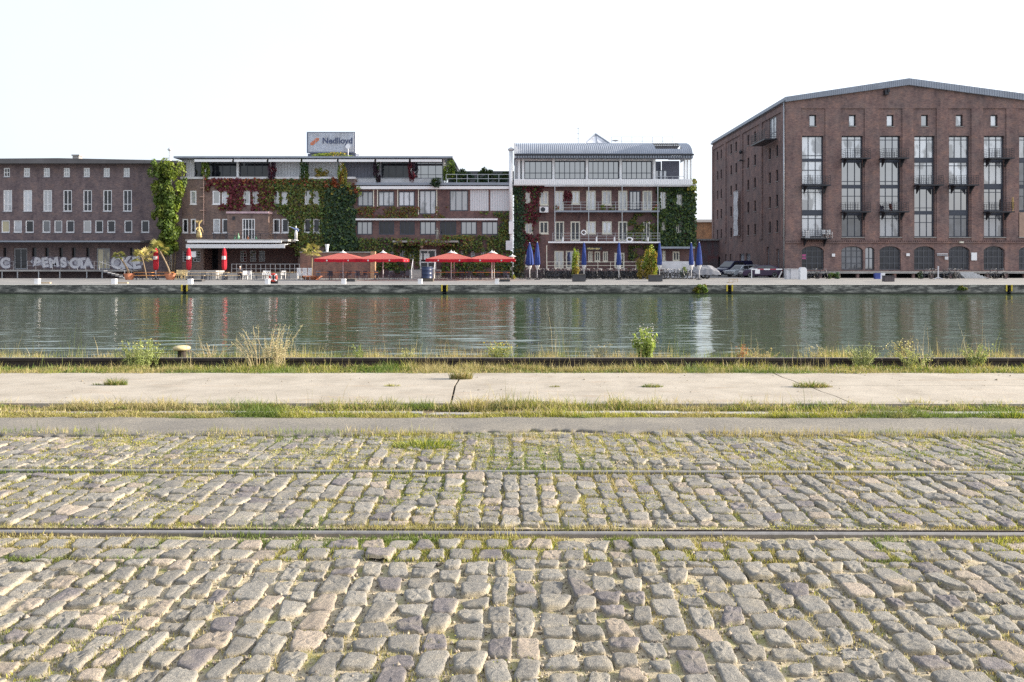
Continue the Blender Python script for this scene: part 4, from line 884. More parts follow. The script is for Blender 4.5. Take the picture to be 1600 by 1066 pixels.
b = MB(); facade(b, x0, x1, 0, zt, d, .3, ops); shell(b, x0, x1, d, d+13, 0, zt); part('wall', b, M['brick_r'], t, fix=False)
for i,(a,c,e,f,k) in enumerate(wn):
    g = {'w':'g_cur','d':'g_cur','b':'g_sky','bl':'g_blind','dd':'g_sky'}[k]
    if k == 'd' and e > 340 or k == 'w' and e > 380: g = 'g_dark'
    if k == 'w' and 340 < e < 380: g = 'g_cur' if i % 2 else 'g_dark'
    window(t, fx(a), fx(c), fz(f), fz(e), d, g, 'navy' if k == 'b' else 'cream', 3 if k == 'b' else 2, (), .05, .14, 'cream' if k in ('w','bl') else None, name='balcony_door' if k in ('d','b','dd') else 'window')
# top floor
b = MB(); b.box(x0-.1, x1-.1, d-1.0, d+12, zt, zt+.12)
part('floor_slab', b, M['white_dirty'], t)
b = MB(); nx_ = 95
for k in range(nx_):
    xa = fx(803)+(fx(1078)-fx(803))*k/nx_; xb = fx(803)+(fx(1078)-fx(803))*(k+1)/nx_
    b.box(xa+.02, xb-.02, d-1.12, d-1.07, Z(288,d-1.1), Z(280.5,d-1.1))
b.box(fx(803), fx(1078), d-1.069, d-1.0, Z(289.5,d-1.1), Z(280,d-1.1)); part('balcony_front', b, M['white'], t)
b = MB(); b.tube([(fx(850),d-1.15,Z(291,d-1.1)),(fx(1075),d-1.15,Z(291,d-1.1))], .06, 6); part('awning_roll', b, M['white_dirty'], t)
yt = d+.3; bx = [(813.5,817,1),(819,863,5),(866,914.5,6),(918.5,967,6),(971,1018.5,6)]
for a, c, n in bx: window(t, X(a,yt), X(c,yt), Z(280.5,yt), Z(251.8,yt), yt, 'g_sky', 'navy', n, (.35,), .02, .1)
for p in (811, 817.3, 864.5, 916.7, 969, 1021.5): b = MB(); b.box(X(p,yt)-.13, X(p,yt)+.13, yt-.45, yt-.2, zt+.125, Z(247,yt)); part('post', b, M['white'], t)
for p in (1069, 1073.5, 1078.5): b = MB(); b.box(X(p,yt)-.09, X(p,yt)+.09, yt-.3, yt-.1, zt+.125, Z(247,yt)); part('post', b, M['white'], t)
b = MB(); b.box(X(806,yt), X(1023,yt), yt-.195, yt-.05, Z(251.5,yt), Z(247.5,yt)); b.box(X(1044,yt), X(1078,yt), yt-.195, yt-.05, Z(250.2,yt), Z(248.3,yt)); part('header_beam', b, M['white'], t)
b = MB(); b.box(x0+.05, X(1023,yt), yt+.15, yt+11, zt+.125, Z(247,yt)); part('rear_wall', b, M['white_dirty'], t)
b = MB(); b.box(X(1041,yt), X(1069,yt), yt+2.6, yt+2.75, zt+.125, Z(247,yt)); b.box(X(1023.2,yt), X(1040.8,yt), yt+3.1, yt+3.2, zt+.125, Z(247,yt)); part('terrace_wall', b, M['shutter_d'], t)
for k in range(3): window(t, X(1024.5+6.3*k,yt), X(1030+6.3*k,yt), Z(280.5,yt), Z(266,yt), yt+.2, 'g_blind', 'navy', 1, (), .02, .05)
b = MB(); railing(b, X(1024,yt), X(1069,yt), yt-.1, zt+.13, .98, 5, 3, .025); part('terrace_railing', b, M['steel'], t)
# curved ribbed roof: barrel seen side on, gutter below it
def curved_roof():
    b = MB(); xa, xb = fx(805), fx(1079.5); nr = 88
    prof = []
    for k in range(13):
        a = k/12; prof.append((d-.9 + 6.6*(1-math.cos(a*PI/2)) , Z(243.5,d-.9) + (Z(227.3,d+5.7)-Z(243.5,d-.9))*math.sin(a*PI/2)))
    def rib(x): return .05 if (int(round((x-xa)/((xb-xa)/nr*.5))) % 2 == 0) else 0
    n = nr*2+1; xs = np.linspace(xa, xb, n); vs = []
    hole = lambda x, k: x > fx(1023) and x < fx(1063) and 3 <= k <= 8
    for y, z in prof:
        for i, x in enumerate(xs): vs.append((x, y, z + (.06 if i % 2 == 0 else 0)))
    fs = [(k*n+i, k*n+i+1, (k+1)*n+i+1, (k+1)*n+i) for k in range(12) for i in range(n-1) if not hole(xs[i], k)]
    b.add(vs, fs)
    # rounded right end
    ce = []
    for k, (y, z) in enumerate(prof): ce.append((xb, y, z))
    b.add(ce + [(xb, prof[-1][0], prof[0][1])], [tuple(range(13)) + (13,)]); b.add([(xa, y, z) for y, z in prof] + [(xa, prof[-1][0], prof[0][1])], [tuple(reversed(range(14)))])
    b.add([(xa, prof[-1][0], prof[-1][1]), (xb, prof[-1][0], prof[-1][1]), (xb, d+12, prof[-1][1]-.6), (xa, d+12, prof[-1][1]-.6)], [(0,1,2,3)])
    return b
b = curved_roof(); rf = part('roof', b, M['zinc'], t, fix=False)
b = MB(); b.box(fx(804), fx(1080.5), d-1.25, d-.95, Z(243.2,d-1), Z(240.5,d-1)-.02); part('gutter', b, M['dark'], rf)
b = MB(); n = 70
for k in range(n): xa = fx(805)+(fx(1080)-fx(805))*k/n; b.box(xa, xa+(fx(1080)-fx(805))/n*.62, d-1.12, d-.9, Z(246.8,d-1), Z(243.4,d-1))
b.box(fx(804.5), fx(1080), d-.895, d+.2, Z(247.2,d-1), Z(243.6,d-1)); part('eaves', b, M['zinc'], rf)
b = MB(); b.box(fx(803), fx(805.4), d-1.1, d+6, Z(247,d-1), Z(226,d)); part('gable_parapet', b, M['white'], rf)
b = MB(); b.box(X(1022,yt), X(1064,yt), d+2.6, d+2.7, Z(240,d+1), Z(228.2,d+5)) if False else None
# glass pyramid skylight
yp = d+6.3; P = [(X(913,yp),yp-1.3,Z(227,yp)),(X(951,yp),yp-1.3,Z(227,yp)),(X(951,yp),yp+1.5,Z(227,yp)),(X(913,yp),yp+1.5,Z(227,yp)),(X(930.5,yp),yp,Z(209.5,yp))]
b = MB(); b.add(P, [(0,1,4),(1,2,4),(2,3,4),(3,0,4)]); sk = part('skylight', b, M['g_blind'], rf)
b = MB()
for i in range(4): b.tube([P[i],P[4]], .12, 5); b.tube([P[i],P[(i+1)%4]], .09, 5)
b.tube([((P[0][0]+P[1][0])/2, P[0][1], P[0][2]), P[4]], .06, 5); part('skylight_frame', b, M['zinc'], sk)
b = MB(); railing(b, X(955,yp), X(1051,yp), yp-.2, Z(227.6,yp), Z(214.5,yp)-Z(227.6,yp), 6, 2, .022); part('roof_railing', b, M['steel'], rf)
b = MB(); b.tube([(X(903.5,yp),yp,Z(228,yp)),(X(903.5,yp),yp,Z(199,yp))], .03, 5)
for q in (201, 209, 217): b.box(X(901.5,yp), X(905.5,yp), yp-.02, yp+.02, Z(q,yp)-.02, Z(q,yp)+.02)
part('antenna', b, M['steel'], rf)
b = MB(); b.tube([(fx(917.5),d+3,fz(233)),(fx(917.5),d+3,fz(217))], .1, 8); part('vent_pipe', b, M['white'], rf, True)
b = MB(); b.lathe([(.05,0),(.35,.1),(.42,.16)], (X(961,yp),yp-.3,Z(222,yp)), 12); part('satellite_dish', b, M['white_dirty'], rf)
# balconies
def balcony(p0, p1, ztop, thick, dep, m, post, name='balcony'):
    b = MB(); b.box(fx(p0), fx(p1), d-dep, d-.004, ztop-thick, ztop); s = part(name, b, M[m], t)
    b = MB(); railing(b, fx(p0)+.05, fx(p1)-.05, d-dep+.06, ztop+.001, .95, 12, 3, .018); part('railing', b, M['steel'], s); return s
balcony(865, 1027.5, fz(330.2), .17, 1.3, 'zinc', 0); balcony(862, 1028, fz(378.2), .16, 1.5, 'white', 0)
for p in (866, 918, 969.5, 1024.5):
    b = MB(); b.box(fx(p)-.04, fx(p)+.04, d-1.36, d-1.28, fz(378), fz(291.5)); part('balcony_post', b, M['steel'], t)
b = MB(); b.box(fx(855.5), fx(997), d-1.75, d-1.52, fz(380.4), fz(378)); part('awning_box', b, M['white'], t)
b = MB(); b.box(fx(852), fx(1030), d-2.2, d-.004, fz(422.5)-.1, fz(420.5)); part('terrace_deck', b, M['brick_r'], t); b = MB(); b.box(fx(852), fx(1030), d-.9, d-.006, 0, fz(422.5)-.102); part('deck_base', b, M['deck_shade'], t)
b = MB(); railing(b, fx(853.5), fx(1028), d-2.1, fz(420.4), .8, 9, 2, .022); b.box(fx(853)-.04, fx(853)+.04, d-2.14, d-2.06, fz(421), fz(384)); part('deck_railing', b, M['cream'], t)
b = MB(); b.box(fx(843), fx(856.5), d-.55, d-.1, fz(332.5), fz(323.5)); ac = part('air_conditioner', b, M['white'], t)
b = MB(); b.torus((fx(848), d-.56, fz(328)), .24, .03, 16, 5); b.box(fx(848)-.2, fx(848)+.2, d-.565, d-.552, fz(328)-.2, fz(328)+.2); part('fan', b, M['dark'], ac)
b = MB(); b.box(fx(914), fx(938), d-1.45, d-1.35, fz(391.5), fz(386.5)); sg = part('sign_board', b, M['dark'], t)
b = MB(); rr = random.Random(5)
for k in range(9): b.rbox((fx(917)+k*.155, d-1.457, fz(389)+rr.uniform(-.04,.04)), .11, .012, rr.uniform(.1,.22), 0, rr.uniform(-.5,.5))
part('worn_lettering', b, mat('gold_paint',(.55,.45,.2),.5), sg)
# lean-to at the right end
b = MB(); b.box(fx(1028), fx(1081), d-1.5, d-.005, 0, fz(408.5)); part('lean_to_base', b, M['white_dirty'], t)
b = MB(); b.box(fx(1027), fx(1080), d-1.9, d-.005, fz(389), fz(386)); part('lean_to_roof', b, M['zinc'], t)

# =============================== the big gabled warehouse on the right
t = thing('gabled_warehouse', 'tall red brick warehouse with shallow gable, tall window bays and ground floor arches', 'warehouse', (fx(1420), d, 0))
xc = fx(1226.5); x1 = fx(1668); y2 = 122.5
cols = [(1253.2,1286.8),(1315.2,1348.3),(1374.8,1407),(1428.8,1460.6),(1482.8,1514.8),(1537.5,1569.3),(1592.5,1625)]
ROWS = [(212.3,247.5),(252.5,288.5),(294.3,329.5),(335.2,370.5)]
ops = []; arches = []; rec = []
for i,(a,c) in enumerate(cols):
    rec.append((fx(a-2.2), fx(c+2.2), fz(371.5), fz(169.5)))
    ops.append((fx((a+c)/2-5.4), fx((a+c)/2+5.4), fz(197.5), fz(179.5)))
    ops.append((fx(a), fx(c), fz(370.5), fz(212.3)))
    e = (fx(a-.5), fx(c+.5), fz(421.8), fz(384.8)); ops.append(e); arches.append((e, .62))
e = (fx(1352), fx(1366.5), fz(421.8), fz(386)); ops.append(e); arches.append((e, .4))
b = MB(); zev = fz(160)
facade(b, xc, x1, 0, zev, d, .45, ops, arches)
# gable infill
apx, apz = fx(1417.5), fz(134)
b.add([(xc,d,zev),(x1,d,zev),(x1,d,fz(160.5)+.1),(apx,d,apz),(xc,d,zev+.01)], [(0,1,2,3,4)])
# projecting brick piers between the recessed bays
rec.sort(); edges = [xc] + [v for r in rec for v in r[:2]] + [x1]
prs = [(edges[2*k], edges[2*k+1]) for k in range(len(edges)//2)]
for a, c in prs: b.box(a+.002, c-.002, d-.11, d+.01, fz(378), fz(170))
b.box(xc+.002, x1, d-.112, d+.01, fz(169.9), zev)
b.add([(xc,d-.112,zev),(x1,d-.112,zev),(x1,d-.112,fz(160.5)+.1),(apx,d-.112,apz),(xc,d-.112,zev+.01)], [(0,1,2,3,4)])
shs = []
for p0, p1 in ((117.9,116.7),(119.9,118.7)): pass
# side wall (faces left) with window openings
rowsz = [(17.0,18.35),(14.05,15.4),(11.17,12.5),(8.2,9.6),(5.25,6.62)]
SW = []
for yc, w in ((92.7,.78),(95.3,.78),(101.1,.78),(104,.78),(109.6,.78),(112.1,.78),(117.4,.75),(119.5,.75)):
    for k,(a,c) in enumerate(rowsz):
        if k == 0 and yc < 97: continue
        if yc in (109.6,) and k in (3,4): continue
        SW.append((yc-w/2, yc+w/2, a, c))
SWB = (93.0, 95.5, 16.3, 18.9)
GS = [(92.0,92.9,.9,3.3),(95.6,96.5,.9,3.6),(103.0,105.2,.5,2.9),(105.8,108.0,.5,2.9),(112,112.8,.9,2.9),(114.5,115.3,.9,2.9),(118,119,.4,2.6)]
sops = SW + [SWB] + GS
def side(mb):
    tmp = MB(); facade(tmp, d, y2, 0, fz(160), 0, .4, sops)
    mb.add([(xc + v[1], v[0], v[2]) for v in tmp.v], [tuple(reversed(f)) for f in tmp.f])
side(b)
for ya, yb in ((d+.0,d+.9),(98,99),(106.3,107.3),(114.6,115.6),(121.6,122.5)): b.box(xc-.12, xc+.01, ya, yb, 4.6, fz(160)-.3)
b.box(xc-.121, xc+.01, d+.901, 121.6, fz(160)-.9, fz(160)-.3)
b.add([(xc,y2,0),(x1,y2,0),(x1,y2,zev),(apx,y2,apz),(xc,y2,zev)], [(4,3,2,1,0)]); b.add([(x1,d,0),(x1,y2,0),(x1,y2,zev),(x1,d,zev)], [(0,1,2,3)])
part('wall', b, M['brick_w'], t, fix=False)
ar = lambda p: (fx(p[0]), fz(p[1]))
RP = [(1225.2,152.6),(1417.5,123.6),(1668,157)]; RQ = [(1225.2,160.3),(1417.5,134),(1668,167)]
b = MB(); b.prism([ar(p) for p in RP] + [ar(p) for p in reversed(RQ)], d-.45, y2+.3); rf = part('roof', b, M['zinc'], t)
b = MB(); n = 64
for k in range(n):
    for (pa, pb), (qa, qb) in (((RP[0],RP[1]),(RQ[0],RQ[1])), ((RP[1],RP[2]),(RQ[1],RQ[2]))):
        u = k/n; a = (pa[0]+(pb[0]-pa[0])*u, pa[1]+(pb[1]-pa[1])*u); c = (qa[0]+(qb[0]-qa[0])*u, qa[1]+(qb[1]-qa[1])*u)
        b.box(fx(a[0])-.012, fx(a[0])+.012, d-.48, d-.449, fz(c[1])+.02, fz(a[1])-.02)
part('roof_seam', b, M['zinc'], rf)
b = MB(); b.box(xc-.32, xc-.122, d-.3, y2, fz(159.6), fz(157)); part('gutter', b, M['zinc'], rf)
b = MB(); b.tube([(xc-.2,d-.2,.0),(xc-.2,d-.2,fz(159.5))], .075, 8); part('downpipe', b, M['steel'], t, True)
# tall windows, storey by storey; pattern of what hangs behind
GL = [['g_curw','g_curw','g_curw','g_curw'],['g_curw','g_sky','g_curw','g_mid'],['g_sky','g_sky','g_curw','g_cur'],['g_curw','g_curw','g_sky','g_sky'],['g_curw','g_curw','g_sky','g_mid'],['g_curw','g_curw','g_sky','g_cur'],['g_curw','g_mid','g_sky','g_sky']]
for i,(a,c) in enumerate(cols):
    m = (a+c)/2; window(t, fx(m-5.4), fx(m+5.4), fz(197.5), fz(179.5), d, 'g_curw' if i != 3 else 'g_sky', 'dark', 1, (), .2, .1, 'concrete')
    dbl = {0:(0,),1:(1,),2:(1,),3:(2,),4:(),5:(),6:(1,)}[i]; k = 0
    while k < 4:
        if k in dbl and k < 3:
            window(t, fx(a), fx(c), fz(ROWS[k+1][1]), fz(ROWS[k][0]), d, GL[i][k], 'navy', 3, (.30,.6), .3, .1); k += 2
        else:
            window(t, fx(a), fx(c), fz(ROWS[k][1]), fz(ROWS[k][0]), d, GL[i][k], 'navy', 3, (.83,), .3, .1); k += 1
    b = MB(); 
    for r0, r1 in ((247.5,252.5),(288.5,294.3),(329.5,335.2)): b.box(fx(a), fx(c), d+.28, d+.40, fz(r1)+.003, fz(r0)-.003)
    part('spandrel', b, M['navy'], t)
    b = MB(); b.box(fx(a-1.5), fx(c+1.5), d-.16, d+.28, fz(371.8), fz(370.6)); part('window_sill', b, M['concrete'], t)
    window(t, fx(a-.5), fx(c+.5), fz(421.8), fz(384.8), d, ['g_dark','g_mid','g_dark','g_dark','g_dark','g_dark','g_dark'][i], 'arch', 4, (.28,.55,.8), .25, .12, name='arched_door')
window(t, fx(1352), fx(1366.5), fz(421.8), fz(386), d, 'g_sky', 'arch', 2, (.5,), .25, .12, name='arched_door')
b = MB(); b.box(xc, x1, d-.17, d-.003, fz(380), fz(378.2)) 
for k in range(150): xa = xc+.2+(x1-xc-.4)*k/150; b.box(xa, xa+.12, d-.20, d-.002, fz(377.9), fz(376))
part('cornice', b, M['brick_w'], t)
def wbalc(a, c, zt_, over=2.5, items=None):
    x_, y_ = fx(a-over), fx(c+over+2)
    b = MB(); b.box(x_, y_, d-1.35, d-.115, zt_-.14, zt_)
    for q in (x_+.35, y_-.35): b.prism([(d-1.1,zt_-.141),(d-.115,zt_-.141),(d-.115,zt_-.95)], q-.05, q+.05, 'x')
    s = part('balcony', b, M['dark'], t)
    b = MB(); railing(b, x_+.04, y_-.04, d-1.3, zt_+.001, 1.0, 10, 5, .014)
    for q in (x_+.04, y_-.04):
        for k in range(5): b.box(q-.012, q+.012, d-1.3, d-.12, zt_+.2*(k+1)-.012, zt_+.2*(k+1)+.012)
    part('railing', b, M['dark'], s)
for i, q in ((0,290.2),(0,372.4),(1,248.7),(1,331.3),(2,248.5),(2,331),(3,290),(4,290),(5,248.5),(5,331.3)): wbalc(*cols[i], fz(q))
for yc0, yc1, a, c in SW: window(t, yc0, yc1, a, c, xc, 'g_sky' if (yc0 < 97 or (yc0*7+a*3) % 3 < 1) else 'g_dark', 'dark', 1, (), .14, .08, 'concrete', side=True)
window(t, *SWB, xc, 'g_blind', 'grey', 2, (.3,), .1, .1, side=True)
for g in GS: window(t, *g, xc, 'g_cur' if g[0] in (103.0,105.8) else 'g_dark', 'grey', 2 if g[1]-g[0] > 1.5 else 1, (), .2, .08, side=True, name='side_door')
b = MB(); b.box(xc-1.6, xc-.125, 92.3, 97.6, 15.95, 16.1); s = part('side_balcony', b, M['dark'], t)
b = MB()
for k in range(5): q = 16.1+.22*(k+1); b.box(xc-1.57, xc-1.54, 92.33, 97.57, q-.015, q+.015); b.box(xc-1.57, xc-.13, 92.33, 92.36, q-.015, q+.015); b.box(xc-1.57, xc-.13, 97.54, 97.57, q-.015, q+.015)
for k in range(9): q = 92.34+5.2*k/8; b.box(xc-1.575, xc-1.535, q-.02, q+.02, 16.1, 17.2)
part('railing', b, M['dark'], s)
b = MB(); b.box(xc-.7, xc-.13, 105.6, 106.2, 15.2, 15.35); b.tube([(xc-.4,105.9,15.35),(xc-.4,105.9,17.2)], .03, 6); b.sphere((xc-.45,105.9,16.4), .25); part('alarm_bracket', b, M['dark'], t)
b = MB(); b.box(fx(1379.5), fx(1385), d-.6, d-.115, fz(149.5), fz(142.5)); b.box(fx(1383), fx(1386), d-.75, d-.3, fz(146), fz(141)); part('floodlight', b, M['dark'], t)
for a, c, e, f, m in ((1299,1303.8,396.5,401.2,'white'),(1415,1420.3,396,400.3,'white'),(1516.4,1525,394.8,407,'white'),(1463,1479.5,396.2,397.6,'white_dirty'),(1463,1479.5,398.6,399.8,'grey'),(1475,1480.3,401,406,'white_dirty'),(1496.5,1502,377.5,380,'cream')):
    b = MB(); b.box(fx(a), fx(c), d-.19, d-.113, fz(f), fz(e)) if e > 380 else b.box(fx(a), fx(c), d-.5, d-.21, fz(f), fz(e)); part('wall_sign', b, M[m], t)
b = MB(); b.box(fx(1591.5), x1, d-.128, d-.1, fz(371), fz(332)); part('patched_brickwork', b, mat('pale_new_brick', (.36,.25,.2), .9, var=.15, scale=2), t)
# dock along the front
dzw = Z(424.5, 87.6)
b = MB(); b.box(xc+.6, x1, 87.6, d-.12, dzw-.22, dzw); part('loading_dock', b, M['concrete'], t)
b = MB(); b.box(xc+.6, x1, 89.3, d-.122, 0, dzw-.221); part('dock_wall', b, M['black'], t)  # wall painted near-black for the shade under the dock
for k in range(16): q = xc+1.0+2.05*k; b = MB(); b.box(q, q+.28, 87.8, 88.1, 0, dzw-.222); part('dock_pier', b, M['brick_w'], t)
for k in range(6): b = MB(); b.box(X(1504-.6*k,86.5), X(1528+2.0*k,86.5), 87.58-.32*(k+1), 87.58-.32*k-.003, 0, dzw*(1-(k+.6)/6.4)); part('step', b, M['steel'], t)
b = MB(); b.box(xc+1.9, xc+2.0, d-.62, d-.02, dzw, dzw) if False else b.box(fx(1254),fx(1262),d+.27,d+.29,fz(405),fz(397.5)); part('pink_poster', b, mat('magenta_poster',(.45,.1,.25),.6), t)
# banner on the side wall
t2 = thing('banner', 'long white vertical banner hung on the shaded side wall of the warehouse', 'banner', (xc-.5, 108, 5.4))
b = MB(); pts = []
for k in range(13): z = 5.4 + 5.9*k/12; b.v += [(xc-.55+.05*math.sin(k*1.3), 106.9, z), (xc-.45+.04*math.sin(k*1.9), 109.3, z)]
b.f = [(2*k, 2*k+1, 2*k+3, 2*k+2) for k in range(12)]; b.m = [0]*12; part('cloth', b, cloth('banner_cloth', (.86,.86,.88), .35), t2)
b = MB()
for z in (5.35, 11.35): b.tube([(xc-.13,106.9,z),(xc-.6,106.9,z),(xc-.5,109.3,z),(xc-.13,109.3,z)], .035, 6)
part('bracket', b, M['steel'], t2)

# =============================== behind the gap
q = 128.0
t = thing('orange_brick_shed', 'low orange brick building with grey roof behind the gap', 'building', (X(1101,q), q, 0))
b = MB(); b.box(X(1070,q), X(1126,q), q, q+10, 0, Z(347,q)); part('wall', b, M['brick_f'], t)
b = MB(); b.prism([(q-.5,Z(347.5,q)),(q+5,Z(340.5,q)),(q+10.5,Z(347.5,q))], X(1068,q), X(1128,q), 'x'); part('roof', b, M['roof_dark'], t)
q = 119.0
t = thing('flat_roof_shed', 'dark flat roofed shed in front of the orange brick building', 'shed', (X(1101,q), q, 0))
b = MB(); b.box(X(1070,q), X(1126,q), q, q+6, 0, Z(376,q)); part('wall', b, mat('dark_shed_wall', (.13,.11,.12), .8, var=.2, dirt=(.2,.07,.07)), t)
b = MB(); b.box(X(1069,q), X(1127,q), q-.4, q+6.3, Z(376,q), Z(373.5,q)); part('roof', b, M['concrete'], t)

# container on the roof
q = 99.0
t = thing('shipping_container', 'pale grey shipping container with orange emblem and dark lettering standing on the roof', 'container', (X(517,q), q, Z(239.5,q)))
xa, xb = X(479.3,q), X(554.7,q); za, zb_ = Z(239.3,q), Z(206.2,q); M['cont'] = mat('container_paint', (.52,.545,.60), .5, var=.08, scale=1.5, dirt=(.44,.44,.46)); M['cont_f'] = mat('container_frame', (.13,.145,.2), .5)
b = MB(); n = 34; prof = []
for k in range(n): u0 = xa+.14+(xb-xa-.28)*k/n; s = (xb-xa-.28)/n; prof += [(u0, q+.07), (u0+s*.3, q+.07), (u0+s*.5, q-.02), (u0+s*.8, q-.02)]
prof += [(xb-.14, q+.05)]; vs = []; m_ = len(prof)
for z in (za+.16, zb_-.1): vs += [(x, y, z) for x, y in prof]
b.add(vs, [(k, k+1, m_+k+1, m_+k) for k in range(m_-1)]); b.box(xa+.05, xb-.05, q+.06, q+2.44, za+.12, zb_-.02); part('box_body', b, M['cont'], t)
b = MB()
for x_ in (xa, xb-.14): b.box(x_, x_+.14, q, q+.14, za, zb_); b.box(x_, x_+.14, q+2.3, q+2.44, za, zb_)
b.box(xa+.141, xb-.141, q, q+.08, zb_-.1, zb_); b.box(xa+.141, xb-.141, q, q+.08, za, za+.16); b.box(xa, xb, q+.5, q+2, za-1.4, za-.02); part('corner_frame', b, M['cont_f'], t)
me = wall_text('Nedlloyd', 1.02, t, (X(527.3,q), q-.03, Z(224.2,q)), mat('dark_blue_lettering', (.06,.075,.14), .6), bold=.02, spacing=1.0)
b = MB(); s = .235
for i, j in ((0,0),(1,.0),(0,1),(-1,-1),(0,-1),(1,1),(2,1),(1,2),(2,2),(-1,0),(-2,-1),(-1,-2),(-2,-2)):
    cx = X(491.5,q) + (i*.78+j*0)*s*1.15; cz = Z(221.5,q) + (j*.95 - i*.0)*s*.8; b.prism([(cx-.105,cz-.01),(cx+.02,cz-.11),(cx+.135,cz+.01),(cx+.01,cz+.12)], q-.035, q+.02)
part('emblem', b, mat('orange_emblem', (.62,.17,.06), .6), t)
b = MB(); b.lathe([(.05,0),(.2,.04),(.29,.1)], (0,0,0), 16); b.v = [(X(545,q)+v[0], q-.45-v[2], Z(230,q)+v[1]) for v in b.v]; b.tube([(X(545,q),q-.4,Z(230,q)),(X(545,q),q-.4,Z(245,q))], .04, 6)
solo('satellite_dish', b, M['white'], 'round white satellite dish on a mast before the roof container', 'satellite dish', (X(545,q), q-.5, Z(245,q)))
# ================================================================== CREEPERS AND OTHER GREEN ON THE FAR SIDE
d = 90.0; fx = lambda p: X(p, d); fz = lambda p: Z(p, d)
ALLWIN = [(a,c,298,319.5) for a,c in wA] + [(a,c,342,364) for a,c in wB] + [(385,405,343,376)] + [(a,c,e,f) for a,c,e,f,*_ in U+Lw] + [(a,c,e,f) for a,c,e,f in PAN+G] + [(655,682,390,421)] + [(a,c,e,f) for a,c,e,f,k in wn]
def creeper(name, label, cat, bbox, dens, size, colf, mask, thick=.35, shrink=1.0, seed=0, dd=90.0, off=.05, aspect=.85):
    x0,x1,y0,y1 = bbox; area = (x1-x0)*(y1-y0)*(dd/F)**2; n = int(area*dens)
    px = RNG.uniform(x0,x1,n); py = RNG.uniform(y0,y1,n); k = mask(px,py,fbm(px*.09,py*.09,seed,4)) 
    for a,c,e,f in ALLWIN:
        k &= ~((px > a+shrink+2.2*(vn(py*.4,px*0+a,seed)-.5)) & (px < c-shrink-2.2*(vn(py*.4,px*0+c,seed+3)-.5)) & (py > e+1.2*(vn(px*.5,px*0+e,seed)+.3)) & (py < f-.3))
    px, py = px[k], py[k]; n = len(px); o = off + thick*RNG.random(n)*(.35+.9*fbm(px*.25,py*.25,seed+9,3))
    P = np.stack([X(px,dd), dd-o, Z(py,dd)], 1); c0 = np.array([X((x0+x1)/2,dd), dd, Z(y1,dd)])
    Nn = np.tile([[.1,-1,.45]],(n,1)); cols = colf(px,py,n)*RNG.uniform(.65,1.35,(n,1))
    me = leaves(name, P-c0, Nn, size*RNG.uniform(.6,1.4,n), cols, .55, .5, aspect)
    return setp(link(name, me, M['leaf_s'], None, tuple(c0)), label, cat)
sm = lambda v,a,b: np.clip((v-a)/(b-a),0,1)
WINE=np.array((.14,.026,.038)); RUST=np.array((.28,.085,.04)); OLIV=np.array((.15,.145,.034)); GRN=np.array((.11,.165,.038)); DKG=np.array((.04,.075,.04)); YEL=np.array((.34,.27,.06)); BRT=np.array((.235,.30,.055))
def blend(px, py, n, *st):
    """pick one of the given colours per leaf: st = (weight array, colour)"""
    w = np.stack([s[0]*np.ones(n) for s in st],1)+1e-6; w /= w.sum(1)[:,None]; r = RNG.random(n)[:,None]; i = (r > np.cumsum(w,1)).sum(1).clip(0,len(st)-1)
    return np.array([s[1] for s in st])[i]
creeper('red_creeper','dark red creeper hanging under the roof terrace of the brown brick house','creeper',(318,430,279,333),85,.26,
    lambda px,py,n: blend(px,py,n,(1.0,WINE),(.8*sm(288-py,0,7),RUST),(1.2*sm(px,392,425),OLIV),(.25,OLIV)),
    lambda px,py,m: ((py < 297+7*(m-.5)*4) & (px > 322)) | ((px > 354) & (px < 386) & (py < 322+9*(m-.4)*3)) | ((px > 343)&(px<379)&(py>319)&(py<326+4*m)) | ((px>393)&(py<330+8*(m-.5)*2)),seed=3)
creeper('green_creeper','olive green creeper between white framed windows of the brown brick house','creeper',(418,520,280,400),95,.25,
    lambda px,py,n: blend(px,py,n,(1.3,OLIV),(1.1,GRN),(1.1*sm(291-py,0,8),RUST),(.6*sm(py,318,330)*sm(436-px,0,10),WINE),(.35,DKG)),
    lambda px,py,m: (py < 322+30*sm(px,430,460)+40*(m-.5)) & (px < 522) & (py<372) | ((px > 452)&(py<386)&(py>330)) | ((px>462)&(px<500)&(py>372)&(py<402)&(m>.4)),seed=4)
creeper('ivy','dense dark green ivy column on the joint of the two houses','ivy',(502,560,284,396),120,.27,
    lambda px,py,n: blend(px,py,n,(2.2,DKG),(.5,GRN),(.35*sm(308-py,0,15),YEL)),
    lambda px,py,m: (px > 506+7*(m-.5)*2) & (px < 556+6*(m-.5)*2+ 8*sm(py,365,380)) & (py > 286+6*m),.55,seed=5)
creeper('creeper','brownish green creeper between the two white ledges','creeper',(558,700,323,342),80,.2,
    lambda px,py,n: blend(px,py,n,(1.4,OLIV),(.7,RUST*.7),(.4,GRN)), lambda px,py,m: (m > .42+.22*sm(px,640,700)), .2, seed=6)
creeper('creeper','green creeper over the ground floor beside the entrance door','creeper',(556,656,368,426),75,.24,
    lambda px,py,n: blend(px,py,n,(1.1,OLIV),(1.4,GRN),(.7,DKG)), lambda px,py,m: (m > .40) & (py > 368+8*m), .35, seed=7)
creeper('creeper','creeper with reddish tips trailing over the entrance canopy','creeper',(616,740,368,384),90,.2,
    lambda px,py,n: blend(px,py,n,(1.1,OLIV),(.7,GRN),(.5,WINE),(.3,YEL)), lambda px,py,m: (m > .42) & ((py>374)|(px>692)), .3, seed=8, dd=87.9)
